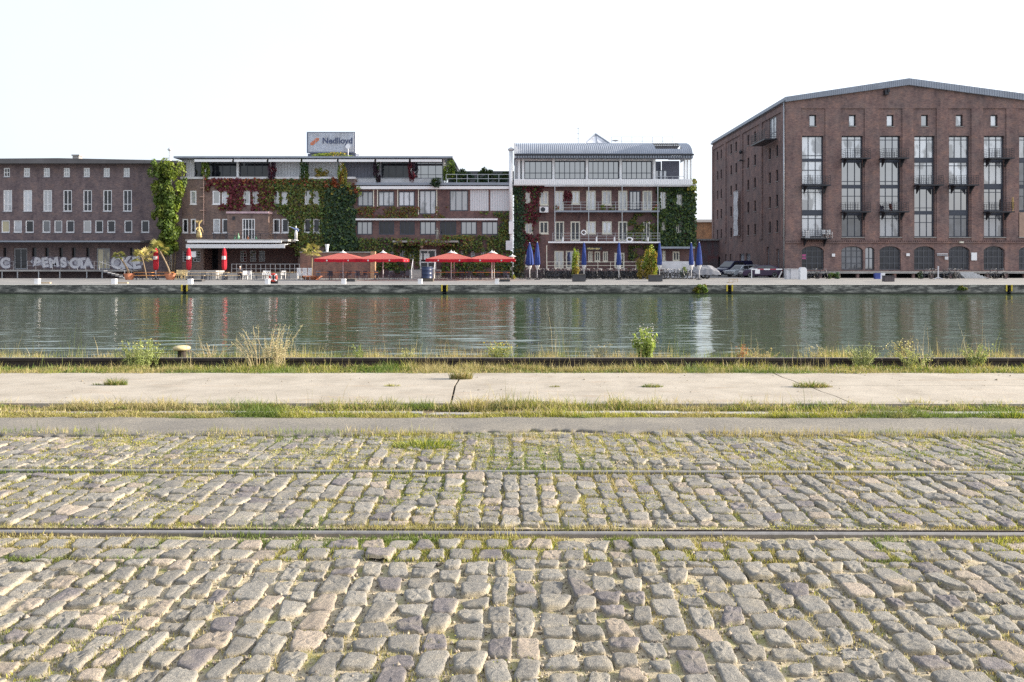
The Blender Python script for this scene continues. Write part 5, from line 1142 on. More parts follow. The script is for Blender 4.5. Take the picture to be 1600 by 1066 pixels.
creeper('creeper','green creeper climbing beside the white flue pipe','creeper',(690,800,328,430),80,.24,
    lambda px,py,n: blend(px,py,n,(1.0,OLIV),(1.3,GRN),(.8,DKG),(.35*sm(745-px,0,40),WINE)), lambda px,py,m: ((py > 368)&(m>.36)) | ((px>750)&(py>331)&(m>.42)&((px>778)|(py<342))) , .35, seed=9)
creeper('red_creeper','wine red and dark green creeper on the left end of the zinc roofed house','creeper',(803,864,290,396),110,.24,
    lambda px,py,n: blend(px,py,n,(1.8*sm(822-px,0,8)+.4,DKG),(1.8*sm(px,815,826),WINE),(.2,GRN)), lambda px,py,m: (px < 836+18*(m-.4)*2+7*sm(330-py,0,30)) & (py>291+2*m) | ((px>880)&(px<893)), .35, seed=10)
creeper('creeper','dark red creeper patch between two upper balcony doors','creeper',(879,897,297,324),90,.22,
    lambda px,py,n: blend(px,py,n,(1,WINE)), lambda px,py,m: ((px-887)/7.5)**2+((py-309)/13)**2 < .6+.6*m, .2, seed=11)
creeper('creeper','narrow shaggy creeper growing up the left corner by the blue parasols','creeper',(802,822,388,436),110,.25,
    lambda px,py,n: blend(px,py,n,(1,DKG),(1,OLIV*.7)), lambda px,py,m: (px < 816+6*m), .45, seed=12)
creeper('green_creeper','green creeper round the lower balcony door','creeper',(976,1028,334,379),90,.22,
    lambda px,py,n: blend(px,py,n,(1,OLIV),(1.2,GRN),(.5,DKG)), lambda px,py,m: (m>.42)&(px>980+14*sm(350-py,0,20)), .25, seed=13)
creeper('green_creeper','green creeper on the café wall under the lower balcony','creeper',(976,1030,384,432),90,.22,
    lambda px,py,n: blend(px,py,n,(1,OLIV),(1.4,GRN),(.8,DKG)), lambda px,py,m: (m>.36)&(px>981), .35, seed=14)
creeper('ivy','thick dark ivy covering the right end of the zinc roofed house','ivy',(1024,1087,288,388),125,.26,
    lambda px,py,n: blend(px,py,n,(1.6,DKG),(1.1,GRN*.75),(.25*sm(px,1070,1080)*sm(315-py,0,10),YEL)), lambda px,py,m: (px > 1027+8*(m-.5)*2)&(py>292+3*m)&(py<388-2*m), .5, seed=15)
creeper('climbing_plant','sunlit yellowish climber on the upper right corner of the zinc roofed house','climbing plant',(1072,1087,280,298),110,.26,
    lambda px,py,n: blend(px,py,n,(1,BRT),(.5,YEL)), lambda px,py,m: (px > 1072+6*m), .6, seed=16, dd=89.6)
# the big bright climber
def clumps(name, label, cat, cl, nper, size, colf, loc, matl='leaf', droop=.6, trunk=None):
    P=[];Nn=[];C=[]
    for (cx,cy,cz,rx,ry,rz) in cl:
        n = int(nper*RNG.uniform(.7,1.3)); v = RNG.normal(0,1,(n,3)); v /= np.linalg.norm(v,axis=1)[:,None]; r = RNG.uniform(.55,1.08,n)[:,None]
        P.append(v*r*np.array([[rx,ry,rz]])+np.array([[cx,cy,cz]])); Nn.append(v+np.array([[0,0,.3]])); C.append(np.tile(colf()[None],(n,1)))
    P=np.concatenate(P);Nn=np.concatenate(Nn);C=np.concatenate(C)*RNG.uniform(.7,1.35,(len(P),1))
    if trunk:
        t = thing(name, label, cat, loc); link('crown', leaves('crown', P, Nn, size*RNG.uniform(.6,1.4,len(P)), C, .45, droop), M[matl], t); part('trunk', trunk, M['bark'], t, True, local=True); return t
    return setp(link(name, leaves(name, P, Nn, size*RNG.uniform(.6,1.4,len(P)), C, .45, droop), M[matl], None, loc), label, cat)
cl = []
for k in range(105):
    py = random.uniform(254, 392); w = 1 - .25*max(0,(py-330)/60)
    lo, hi = 236 + (4 if py > 330 else 0)+max(0,py-365)*.35, 283 + 14*math.exp(-((py-285)/22)**2) - max(0,py-355)*.15
    if py < 262: lo += 3; hi -= 4
    px = random.uniform(lo+3.5, hi-3.5); s = random.uniform(.3,.7)*(1.15 if random.random()<.3 else .85); px += random.gauss(0,2.2); cl.append((X(px,88.4)-X(265,88.4), random.uniform(-.9,.7), Z(py,88.4), s*.8, s*.8, s*1.25))
tk = MB()
for k in range(4): tk.tube([(-.3+.2*k,.5,0),(-.5+.35*k,.3,3),(-.4+.3*k,.4,6),(-.6+.5*k,.1,10)], [.09,.07,.06,.03], 6)
clumps('climbing_plant','big bright green climber covering the corner between two brick houses','climbing plant', cl, 105, .27, lambda: np.array([BRT,BRT*.8,BRT*.65,GRN*1.2,GRN*.75][RNG.integers(5)]), (X(265,88.4),88.4,0), trunk=tk)
def bush(px0,px1,py0,py1,dd,label,cat,cols,n=14,nper=70,size=.16,name='shrub',depth=.6,z0=None):
    z0 = Z(py1,dd) if z0 is None else z0; cx=(px0+px1)/2; cl=[]
    wx=(X(px1,dd)-X(px0,dd))/2; hz=Z(py0,dd)-z0
    for k in range(n):
        u=random.uniform(-.75,.75); h=random.uniform(.08,.86)*(1-.12*abs(u)); s=random.uniform(.18,.32); cl.append((u*wx, random.uniform(-depth,depth)*.6, h*hz, s*wx*1.1+.04, s*depth+.05, s*hz*.75+.04))
    return clumps(name,label,cat,cl,nper,size,lambda: np.array(cols[RNG.integers(len(cols))]),(X(cx,dd),dd,z0))
# rooftop planting
PUR = np.array((.05,.03,.045))
for px0,px1,py0,py1,lab,cols in (
    (317,328,247,280,'green and rusty climber on the post left of the first dark glazing',[GRN,RUST,BRT*.8]),
    (419,430,248,280,'dark purple climber on the post before the first white shutter',[PUR*1.3,PUR*2,WINE*.8]),
    (469,481,247,280,'green climber on the post between the two white shutters',[GRN*.8,DKG*1.6]),
    (529,541,246,296,'yellow green climber with rusty leaves on the post below the roof container',[BRT,YEL,GRN,RUST]),
    (584,593,249,284,'dark climber with a pale pot at the post before the second dark glazing',[PUR,DKG]),
    (640,648,248,283,'thin purple climber on the post before the pale glazing',[PUR*1.3,WINE])):
    bush(px0-1.5,px1+1.5,py0-1,py1,89.75,lab,'climbing plant',cols,14,70,.17,'climbing_plant',.22)
bush(490,514,262,280,90.3,'yellow leaved bush standing before a white roller shutter','shrub',[YEL,YEL*.8,BRT],12,60,.15,z0=Z(280,90.3))
bush(500,530,277,292,89.7,'orange red creeper cushion spilling over the parapet below the container','creeper',[RUST*1.4,RUST,OLIV],10,60,.16,'creeper',.3)
bush(540,566,284,306,89.5,'sunlit yellow sprig hanging over the parapet beside the dark ivy','creeper',[YEL,BRT,RUST],7,40,.16,'creeper',.3)
bush(485,560,239,247,92,'yellow green creeper lying on the roof edge under the container','creeper',[BRT,YEL],16,60,.16,'creeper',.5)
bush(690,712,245,292,90.6,'bright green bush at the right end of the rooftop storey','shrub',[BRT,GRN,GRN],18,80,.17,z0=Z(284,90.6))
bush(700,728,262,290,90.7,'dark green bush sloping down onto the roof terrace','shrub',[GRN*.7,DKG],14,80,.17)
bush(672,694,278,292,89.2,'dark trailing plant hanging over the white ledge','creeper',[DKG,GRN*.6],9,60,.15,'creeper',.3)
b = MB(); b.box(X(700,98),X(803,98),98,100,Z(290,98)-1,Z(267.5,98)); solo('roof_shed', b, M['roof_dark'], 'low dark roof structure behind the planted roof terrace', 'shed', (X(750,98),98,Z(290,98)-1))
for (p0,p1,q0,lab) in ((715,742,270,'dark clipped hedge plant on the roof terrace beside the bright bush'),(743,770,262,'domed dark bush, highest on the roof terrace'),(770,797,268,'dark hedge plant on the roof terrace beside the flue pipe')):
    bush(p0,p1,q0,285,93,lab,'shrub',[DKG,DKG*1.3,GRN*.5],16,90,.2,z0=Z(285,93))
# ================================================================== QUAYSIDE THINGS
M['tree_green'] = M['leaf']
def palm(px, py, dd, th, lean, label, nf, fr, cols, potlabel=None, pot=(.6,.5), trunk_r=.09):
    z0 = pot[1]*.85 if potlabel else 0; x = X(px,dd)
    t = thing('palm_tree', label, 'palm', (x,dd,0)); pts=[(lean*(u**1.3), .1*u, z0+th*u) for u in (0,.25,.5,.75,1)]
    b=MB(); b.tube(pts,[trunk_r*1.15,trunk_r,trunk_r*.95,trunk_r,trunk_r*1.25],8); part('trunk',b,M['bark'],t,True,local=True)
    top=np.array(pts[-1]); V=[];Fq=[];C=[]
    for k in range(nf):
        a=2*PI*k/nf+random.uniform(-.3,.3); el=random.uniform(-.5,1.1); L=fr*random.uniform(.75,1.1); dirv=np.array([math.cos(a)*math.cos(el),math.sin(a)*math.cos(el)*.9,math.sin(el)])
        hub=top+dirv*L*.5+np.array([0,0,.06]); side=np.cross(dirv,[0,0,1]); side/=np.linalg.norm(side)+1e-6; upv=np.cross(side,dirv)
        c=np.array(cols[random.randrange(len(cols))])*random.uniform(.7,1.3)
        i=len(V); V+= [top-side*.012,top+side*.012,hub+side*.01,hub-side*.01]; Fq.append((i,i+1,i+2,i+3)); C+=[c*.8]*4
        for j in range(13):
            g=(j/12-.5)*3.6; dv=dirv*math.cos(g)+side*math.sin(g); e=hub+dv*L*.55-np.array([0,0,.18*L*abs(math.sin(g))+.12*L*max(0,math.cos(el))])
            pv=np.cross(dv,upv); w=.035*L+.012; mid=hub*.5+e*.5+np.array([0,0,.04*L]); i=len(V); V+=[hub,mid+pv*w,e,mid-pv*w]; Fq.append((i,i+1,i+2,i+3)); C+=[c]*4
    link('crown', np_mesh('crown',np.array(V),[np.array(Fq)],np.array(C)), M['leaf'], t)
    if potlabel:
        b=MB(); r,h=pot; b.lathe([(r*.7,0),(r*.9,h*.5),(r,h*.86),(r*1.08,h*.87),(r*1.08,h),(r*.95,h),(r*.93,h*.86)],n=18); solo('flower_pot',b,M['terra'],potlabel,'flower pot',(x,dd,0),smooth=False,local=True)
M['terra']=mat('terracotta',(.5,.2,.11),.8,var=.15,scale=3)
PG=[(.2,.22,.06),(.26,.25,.08),(.12,.15,.05)]; PY=[(.42,.38,.13),(.34,.33,.1),(.5,.43,.2)]
palm(202,0,79,1.9,-1.1,'small leaning palm with a dark ragged crown in a terracotta pot',11,.85,PG,'terracotta pot holding the small leaning palm before the graffiti',(.5,.62))
palm(229,0,83,2.2,-.5,'thin upright palm with drooping yellowish crown before the graffiti wall',13,1.3,PY,None,trunk_r=.06)
palm(266,0,79,2.5,-1.2,'leaning palm trunk crossing behind a red closed parasol',13,1.25,PG+PY,'terracotta pot of the leaning palm by the red parasol',(.5,.62),.085)
palm(487,0,80,2.55,.0,'upright palm with pale drooping fronds before the garden wall',15,1.15,PY,'wide low terracotta bowl under the upright palm',(1.0,.36),.085)
# closed parasols
def parasol(name,label,px,dd,hh,cloth_m,band_m,kind,grp,foot=True,wide=1.0):
    t=thing(name,label,'parasol',(X(px,dd),dd,0),0,grp)
    b=MB(); b.tube([(0,0,.06),(0,0,hh)],.045,8); part('pole',b,M['white'],t,True,local=True)
    b=MB(); b.lathe([(.3,0),(.3,.06),(.08,.08),(.07,.2)],n=12); part('foot',b,M['dark'],t,local=True)
    n=40
    if kind=='red':
        pr=[(.13,hh*.30),(.19,hh*.34),(.225,hh*.42),(.225,hh*.6)]; b=MB(); b.lathe(pr,n=n,flute=.13,nfl=10); part('cloth',b,cloth_m,t,True,local=True)
        b=MB(); b.lathe([(.228,hh*.63),(.225,hh*.68),(.217,hh*.74)],n=n,flute=.13,nfl=10); b.f=[f for f in b.f if len(f)==4 and sum(b.v[i][1] for i in f)<-.35]; b.m=[0]*len(b.f); part('white_print',b,band_m,t,True,local=True)
        b=MB(); b.lathe([(.225,hh*.6),(.214,hh*.74),(.195,hh*.85),(.14,hh*.94),(.05,hh*.99),(.02,hh)],n=n,flute=.13,nfl=10); part('cloth_top',b,cloth_m,t,True,local=True)
    else:
        b=MB(); b.lathe([(.17*wide,hh*.38),(.22*wide,hh*.42),(.2*wide,hh*.55),(.15*wide,hh*.75),(.09,hh*.93),(.05,hh*.985),(.02,hh)],n=n,flute=.16,nfl=8); part('cloth',b,cloth_m,t,True,local=True)
        b=MB(); b.lathe([(.06,hh*.26),(.10,hh*.28),(.14,hh*.33),(.2,hh*.385)],n=n,flute=.25,nfl=8); part('white_tips',b,band_m,t,True,local=True)
    return t
M['red_cl']=cloth('red_parasol_cloth',(.5,.035,.055),.3); M['red_top']=cloth('sunlit_red_canopy',(.66,.2,.175),.5); M['blue_cl']=cloth('blue_parasol_cloth',(.045,.075,.26),.2); M['white_cl']=cloth('white_cloth',(.75,.74,.74),.3)  # canopy paler than the valance: sun glare put into its colour
for px,l in ((243.5,'closed red parasol with white print beside the leaning palm'),(295,'closed red parasol with white print between palm and hanging menu sign'),(350.5,'closed red parasol with white print before the dark café terrace')):
    parasol('closed_parasol',l,px,79.5,3.2,M['red_cl'],M['white_cl'],'red','closed red parasols')
for px,dd,w,l in ((827.5,81,1.7,'loosely folded wide blue parasol by the shaggy creeper'),(839.5,79.5,1.15,'blue closed parasol right beside the loosely folded one'),(912.5,79.5,1,'blue closed parasol beside the narrow green plant column'),(967,79.5,1,'blue closed parasol before the middle of the café terrace'),(1030.5,79.5,1,'blue closed parasol beside the big yellow green shrub'),(1080,82,1.0,'slightly darker blue closed parasol left of the tarpaulin'),(1092.5,79.5,1.2,'blue closed parasol standing before the grey tarpaulin')):
    parasol('closed_parasol',l,px,dd,3.78,M['blue_cl'],M['white_cl'],'blue','closed blue parasols',wide=w)
# open parasols
def open_parasol(px,dd,label,hw=2.25):
    t=thing('open_parasol',label,'parasol',(X(px,dd),dd,0),0,'open red parasols'); zt_,ze=2.72,2.08
    b=MB(); b.tube([(0,0,0),(0,0,2.66)],.05,8); part('pole',b,M['white_dirty'],t,True,local=True)
    b=MB(); b.box(-.45,.45,-.45,.45,0,.09); part('foot',b,M['concrete'],t,local=True)
    vs=[];n=6
    cs=[(-hw,-hw),(hw,-hw),(hw,hw),(-hw,hw)]
    b=MB()
    for i in range(4):
        (xa,ya),(xb,yb)=cs[i],cs[(i+1)%4]; g=[]
        for r in range(n+1):
            u=.1+.9*r/n
            for s in range(5):
                v=s/4; x=(xa*(1-v)+xb*v)*u; y=(ya*(1-v)+yb*v)*u; z=zt_+(ze-zt_)*(u**.93)-.05*math.sin(PI*v)*u; g.append((x,y,z))
        b.add(g,[(r*5+s,r*5+s+1,(r+1)*5+s+1,(r+1)*5+s) for r in range(n) for s in range(4)])
    can=part('canopy',b,M['red_top'],t,True,local=True)
    b=MB()
    for i in range(4):
        (xa,ya),(xb,yb)=cs[i],cs[(i+1)%4]; g=[]; m=12
        for s in range(m+1):
            v=s/m; x,y=xa*(1-v)+xb*v,ya*(1-v)+yb*v; z=ze-.05*math.sin(PI*v); g+=[(x,y,z),(x*1.005,y*1.005,z-.27-.03*math.cos(v*PI*12))]
        b.add(g,[(2*s,2*s+2,2*s+3,2*s+1) for s in range(m)])
    va=part('valance',b,M['red_d'],t,local=True)
    b=MB()
    for i in range(4):
        for q in (-1.05,.95): 
            (xa,ya),(xb,yb)=cs[i],cs[(i+1)%4]; v=.5+q/(2*hw); x,y=(xa*(1-v)+xb*v)*1.006,(ya*(1-v)+yb*v)*1.006; b.sphere((x,y,ze-.17),.075,10,6,1 if i%2==0 else .1,.1 if i%2==0 else 1,1)
    part('badge',b,M['white_dirty'],va,local=True)
    b=MB(); b.lathe([(.42,2.645),(.2,2.74),(.05,2.84),(.015,2.95)],n=12); part('vent_cap',b,M['white_cl'],can,True,local=True)
    for i in range(8):
        a=[(-1,-1),(0,-1),(1,-1),(1,0),(1,1),(0,1),(-1,1),(-1,0)][i]; b=MB(); b.tube([(0,0,2.62),(a[0]*hw*.97,a[1]*hw*.97,2.03)],.014,4); part('rib',b,M['white_dirty'],t,local=True)
M['red_d']=cloth('red_valance_cloth',(.5,.025,.045),.4)
for px,dd,l in ((536,77.5,'open red parasol before the brick garden wall'),(598.5,77.5,'open red parasol left of the blue barrel'),(705,77.5,'open red parasol right of the entrance steps'),(768.5,77.5,'open red parasol beside the lamp post'),(709.5,83,'open red parasol close behind the one right of the steps'),(772,83,'open red parasol close behind the one beside the lamp post')): open_parasol(px,dd,l)
# furniture sets
M['wood_o']=mat('orange_varnished_wood',(.62,.27,.08),.5,var=.15,scale=2); M['wood_p']=mat('pale_weathered_wood',(.5,.38,.24),.7,var=.15,scale=2); M['chair_b']=mat('blue_black_steel',(.05,.06,.09),.45,.2); M['chair_w']=mat('white_plastic',(.78,.78,.78),.4,var=.04); M['wicker']=mat('straw_wicker',(.5,.4,.22),.8,var=.2,scale=12)
def proto_table(m,label,L=1.9,W=.72,grp=None):
    t=thing('table',label,'table',(0,0,0),0,grp)
    b=MB(); 
    for k in range(3): b.box(-L/2,L/2,-W/2+W*k/3+.005,-W/2+W*(k+1)/3-.005,.72,.755)
    part('table_top',b,m,t,local=True)
    for s in (-1,1):
        b=MB(); b.box(s*L*.36-.02,s*L*.36+.02,-W*.4,-W*.4+.04,0,.72); b.box(s*L*.36-.02,s*L*.36+.02,W*.4-.04,W*.4,0,.72); b.box(s*L*.36-.02,s*L*.36+.02,-W*.4,W*.4,.68,.72); part('leg',b,M['chair_b'],t,local=True)
    return t
def proto_bench(m,label,grp,L=1.9):
    t=thing('bench',label,'bench',(0,0,0),0,grp); b=MB(); b.box(-L/2,L/2,-.14,-.005,.42,.455); b.box(-L/2,L/2,.005,.14,.42,.455); part('seat',b,m,t,local=True)
    for s in (-1,1): b=MB(); b.box(s*L*.36-.02,s*L*.36+.02,-.11,-.07,0,.42); b.box(s*L*.36-.02,s*L*.36+.02,.07,.11,0,.42); b.box(s*L*.36-.02,s*L*.36+.02,-.07,.07,.38,.42); part('leg',b,M['chair_b'],t,local=True)
    return t
def proto_chair(m,label,grp,arm=False,high=.86,name='chair'):
    t=thing(name,label,'chair',(0,0,0),0,grp); b=MB(); b.rbox((0,0,.44),.46,.46,.035); part('seat',b,m,t,local=True)
    b=MB(); 
    for k in range(5): b.rbox((-.18+.09*k,.235,.44+(high-.44)/2),.06,.025,high-.44,-.12)
    b.rbox((0,.262,high-.02),.46,.03,.07,-.12); part('backrest',b,m,t,local=True)
    for sx in (-1,1):
        for sy in (-1,1): b=MB(); b.tube([(sx*.2,sy*.2,.43),(sx*.225,sy*.23,0)],.018,5); part('leg',b,m,t,local=True)
        if arm: b=MB(); b.tube([(sx*.235,.22,.66),(sx*.235,-.2,.64),(sx*.225,-.22,.43)],.022,5); part('armrest',b,m,t,local=True)
    return t
protos=[]
def placed(p,lst,first=[None]):
    for i,(px,dd,rz,lab) in enumerate(lst):
        o=p if i==0 else dup(p,(0,0,0)); o.location=(X(px,dd),dd,0); o.rotation_euler=(0,0,rz)
        if lab: o['label']=lab
T=placed; rz=lambda:random.uniform(-.2,.2)
OL='orange wooden table on the open terrace between the palms'; 
T(proto_table(M['wood_o'],OL,2.0,.75,'orange tables by the palms'),[(226,79,rz(),'orange wooden table between the small palm and the first red parasol'),(255,80,rz(),'orange wooden table behind the pot of the leaning palm')])
T(proto_bench(M['wood_o'],'orange bench at the tables by the palms','orange benches by the palms'),[(p,dd,rz(),None) for p,dd in ((224,77.9),(233,80.3),(250,78.7),(258,81.3))])
T(proto_table(M['wood_p'],'x',2.0,.75,'pale tables by the ramp'),[(308,79,rz(),'pale wooden table right of the middle red parasol'),(327,80,rz(),'pale wooden table before the grey ramp'),(341,78.6,rz(),'pale wooden table left of the third red parasol'),(362,79.6,rz(),'pale wooden table beside the seated person'),(408,79.5,rz(),'pale wooden table left of the life ring'),(440,79.5,rz(),'pale wooden table right of the life ring'),(456,81,rz(),'pale wooden table left of the white high backed chairs')])
T(proto_bench(M['wood_p'],'pale wooden bench at the tables between ramp and life ring','pale benches'),[(p,dd,rz(),None) for p,dd in ((306,77.8),(312,80.2),(330,81),(338,77.6),(359,78.4),(366,80.7),(411,78.3),(437,80.7))])
T(proto_chair(M['wicker'],'straw coloured wicker armchair beside the closed red parasol','straw wicker armchairs',True,.95),[(279,80,.3,None),(283.5,80.6,-.2,None),(288,80,.1,None),(284,78.9,2.9,None)])
T(proto_chair(M['chair_w'],'white plastic chair before the dark café terrace','white plastic chairs on the terrace',True,.85),[(383,81,.4,None),(388,81.5,-.3,None),(392,80.5,2.7,None),(414,82,.2,None),(417.5,82,-.1,None),(443,82,.2,None)])
T(proto_chair(M['chair_w'],'x','tall white chairs by the palm bowl',True,1.15),[(467.5,79.2,.3,'tall white chair, farthest from the palm bowl'),(475,79.4,.0,'tall white chair in the middle of the three by the palm'),(482.5,79.2,-.2,'tall white chair touching the palm bowl')])
T(proto_table(M['wood_o'],'x',1.5,.8,'orange topped tables under the parasols'),[(506,78.8,.06,'orange topped table nearest to the upright palm'),(527,79,-.05,'orange topped table left of the first open parasol pole'),(551,79.4,.1,'orange topped table right of the first open parasol pole'),(578,78.8,.3,'orange topped table before the orange wall pillar'),(692,79.6,.1,'orange topped table right of the entrance steps'),(714,79,-.1,'orange topped table beside the third parasol poles'),(740,79.3,.1,'orange topped table between the two right parasols'),(760,79,-.1,'orange topped table left of the last parasol poles'),(785,79.2,.05,'orange topped table nearest to the lamp post')])
T(proto_chair(M['chair_b'],'dark blue metal chair under the open red parasols','dark chairs under the red parasols'),[(p,dd,r,None) for p,dd,r in ((498,80,.4),(513,80.2,-.2),(519,78.2,2.8),(534,80.4,.1),(545,80.6,-.1),(558,80.4,.3),(561,78.1,3.0),(570,80.4,0),(588,80.6,.2),(604,80.2,-.1),(612,80.8,.3),(618,79.2,1.2),(627,80.6,-.2),(637,80,.1),(684,80.8,.1),(699,81,-.1),(707,80.6,.2),(721,80.8,0),(731,80.4,.2),(735,78.4,3.1),(747,80.8,-.1),(754,80.6,.3),(767,80.8,0),(779,80.6,.2),(792,80.6,-.2),(790,78.3,2.9))])
# brick garden wall and pillar
t=thing('garden_wall','brick garden wall with an orange end pillar behind the red parasols','wall',(X(530,86.5),86.5,0))
b=MB(); b.box(X(469,86.5),X(579,86.5),86.5,86.9,0,Z(395,86.5)); part('wall',b,M['brick_wall'],t)
b=MB(); b.box(X(468.5,86.5),X(579,86.5),86.4,87,Z(395,86.5),Z(393.4,86.5)); part('coping',b,M['concrete'],t)
b=MB(); b.box(X(579.1,86.5),X(586.5,86.5),86.35,87.0,0,Z(393,86.5)); part('pillar',b,M['brick_f'],t)
b=MB(); b.lathe([(.14,0),(.12,.1),(.17,.45),(.24,.75),(.26,.8),(.2,.8)],n=14); solo('flower_vase',b,M['white'],'tall white vase standing on the brick garden wall','vase',(X(511,86.7),86.7,Z(393.3,86.5)),local=True)
# barrel on crate
b=MB(); b.box(X(655.5,72),X(676.5,72),72,73,0,.28); solo('wooden_crate',b,mat('dark_wood',(.09,.075,.06),.8),'low dark wooden crate carrying the blue barrel','crate',(X(666,72.5),72.5,0))
t=thing('blue_barrel','dark blue steel barrel standing on a low crate','barrel',(X(667,72.5),72.5,.281))
b=MB(); b.lathe([(.5,0),(.52,.02),(.5,.05),(.5,.36),(.52,.39),(.5,.42),(.5,.72),(.52,.75),(.5,.78),(.5,1.02),(.46,1.03)],n=22); part('body',b,mat('blue_barrel_paint',(.018,.03,.075),.4,var=.2),t,True,local=True)
b=MB(); b.lathe([(.51,1.03),(.51,1.07),(.4,1.08)],n=22); part('lid',b,M['chair_b'],t,local=True)
# planters
M['dkbox']=mat('dark_planter',(.06,.06,.065),.7,var=.2)
def planter(px0,px1,dd,h,label,cat='planter',name='planter_box'):
    x0,x1=X(px0,dd),X(px1,dd); t=thing(name,label,cat,((x0+x1)/2,dd,0)); b=MB(); w=(x1-x0)/2; b.box(-w,w,-.4,.4,.03,h); part('box',b,M['dkbox'],t,local=True); b=MB(); b.box(-w-.03,w+.03,-.43,.43,h,h+.05); part('rim',b,M['dkbox'],t,local=True); b=MB(); b.box(-w+.06,w-.06,-.35,.35,h+.0505,h+.07); part('earth',b,M['soil'],t,local=True)
planter(537.5,556,71.5,.2,'flat dark planter on the promenade below the first open parasol')
planter(779,797,71.5,.16,'flat planter with dry earth below the last open parasol')
planter(302,318,71.5,.12,'very flat dark tray on the promenade below the pale tables','tray','tray')
planter(894.5,914.5,71.2,.62,'dark planter box of the narrow green plant column'); planter(1014,1034,71.2,.55,'dark planter box on the promenade below the big shrub')
bush(893,905,389,433,71.2,'narrow yellow green column of climbing leaves in a dark planter','shrub',[BRT,BRT*.8,YEL*.8],26,70,.11,'columnar_shrub',.3,z0=.65)
bush(1006,1030,384,434,81.5,'big yellow green leafy shrub beside a blue parasol','shrub',[BRT,BRT*1.1,YEL],30,80,.16,'shrub',.6,z0=.05)
bush(993,1008,402,432,81.8,'smaller rounded yellowish shrub beside the big one','shrub',[YEL*.8,BRT*.8],14,70,.12,'shrub',.5,z0=.05)
bush(1060,1074,417,430,84,'little green shrub at the foot of the white lean-to','shrub',[GRN,BRT*.7],8,50,.12,'shrub',.4,z0=.1)
bush(1084,1106,444.5,455,QF-.3,'yellowish green bush growing out of the quay wall','shrub',[GRN*1.4,BRT*.8,YEL*.6],16,70,.12,'shrub',.3,z0=Z(456,QF-.3))
bush(1496,1512,446,452,QF-.15,'flat green weed cushion in the quay wall below the steps','shrub',[GRN,OLIV],8,40,.1,'shrub',.15,z0=Z(452.5,QF))
bush(797,806,428,437,82,'low yellow flowering plant at the foot of the lamp post','plant',[BRT,YEL],6,40,.1,'plant',.2,z0=0)
# lamp post
t=thing('lamp_post','short dark lamp post with a pale lantern beside the last red parasol','lamp',(X(800.5,80.5),80.5,0))
b=MB(); b.tube([(0,0,0),(0,0,1.85)],.05,8); part('post',b,M['dark'],t,local=True); b=MB(); b.lathe([(.13,1.85),(.2,2.3),(.22,2.32)],n=8); part('lantern',b,mat('pink_opal_glass',(.7,.5,.46),.3),t,local=True); b=MB(); b.lathe([(.42,2.32),(.1,2.46),(.03,2.56)],n=10); part('lamp_hood',b,M['white_dirty'],t,local=True)
# mooring bollards on the far quay
NB=['before the dock railing','before the dock stairs','below the middle red closed parasol','left of the life ring','below the first open parasol','left of the blue barrel','below the last open parasol']
for p,l in zip((58.5,178.5,297.5,418,537,656.5,776.5),NB):
    t=thing('mooring_bollard','white painted square mooring bollard '+l,'bollard',(X(p,64),64,0),0,'white mooring bollards'); b=MB(); b.box(-.16,.16,-.16,.16,0,.34); part('post',b,M['white'],t,local=True); b=MB(); b.prism([(-.19,.341),(.19,.341),(.15,.41),(-.15,.41)],-.19,.19); part('cap',b,M['white'],t,local=True)
for p0,p1,l in ((64,79,'first'),(183,200,'second')):
    b=MB(); b.box(X(p0,65.5),X(p1,65.5),65.4,65.6,.0,.1); solo('timber_beam',b,M['wood_p'],'pale yellow timber beam lying beside the white bollard before the '+('dock railing' if l=='first' else 'dock stairs'),'beam',(X((p0+p1)/2,65.5),65.5,0))
# life ring
t=thing('life_buoy','red life ring with white bands hung on a dark stand','life ring',(X(427.5,65),65,0))
b=MB(); b.torus((0,-.12,.5),.27,.085,28,8); part('ring',b,mat('red_plastic',(.55,.07,.05),.45),t,True,local=True)
b=MB()
for k in range(4):
    a=PI/4+k*PI/2; b.rbox((.27*math.cos(a),-.12,.5+.27*math.sin(a)),.2,.185,.09,0,-a)
part('white_band',b,M['white'],t,local=True); b=MB(); b.box(-.33,.33,.0,.12,.0,.3); b.box(-.05,.05,-.02,.06,.3,.85); part('stand',b,M['dark'],t,local=True)

# ---- bicycles
def bicycle():
    t=thing('bicycle','x','bicycle',(0,0,0)); 
    for s in (-1,1):
        b=MB(); b.torus((s*.53,0,.34),.325,.022,20,5); w=part('wheel',b,M['tyre'],t,True,local=True); b=MB(); b.torus((s*.53,0,.34),.3,.01,20,4)
        for k in range(8): a=PI*k/8; b.tube([(s*.53-.3*math.cos(a),0,.34-.3*math.sin(a)),(s*.53+.3*math.cos(a),0,.34+.3*math.sin(a))],.004,3)
        part('rim',b,M['dark'],w,local=True)
    b=MB()
    for p,q in (((-.53,0,.34),(-.12,0,.3)),((-.53,0,.34),(-.2,0,.82)),((-.12,0,.3),(-.2,0,.88)),((-.2,0,.8),(.38,0,.82)),((-.12,0,.3),(.40,0,.7)),((.36,0,.92),(.44,0,.6)),((.44,0,.6),(.53,0,.34))): b.tube([p,q],.022,5)
    part('frame',b,M['bikef'],t,local=True)
    b=MB(); b.tube([(.36,0,.92),(.35,0,1.02),(.3,.28,1.06),(.16,.3,1.05)],.016,5); b.tube([(.35,0,1.02),(.3,-.28,1.06),(.16,-.3,1.05)],.016,5); part('handlebar',b,M['steel'],t,local=True)
    b=MB(); b.ell((-.22,0,.94),.14,.09,.04,8,5); part('saddle',b,M['tyre'],t,True,local=True); return t
M['tyre']=mat('black_rubber',(.02,.02,.022),.8); M['bikef']=mat('dark_bike_paint',(.035,.04,.055),.35,.2); M['silver']=mat('silver_bike_paint',(.4,.4,.4),.3,.5)
bk=bicycle(); i=0
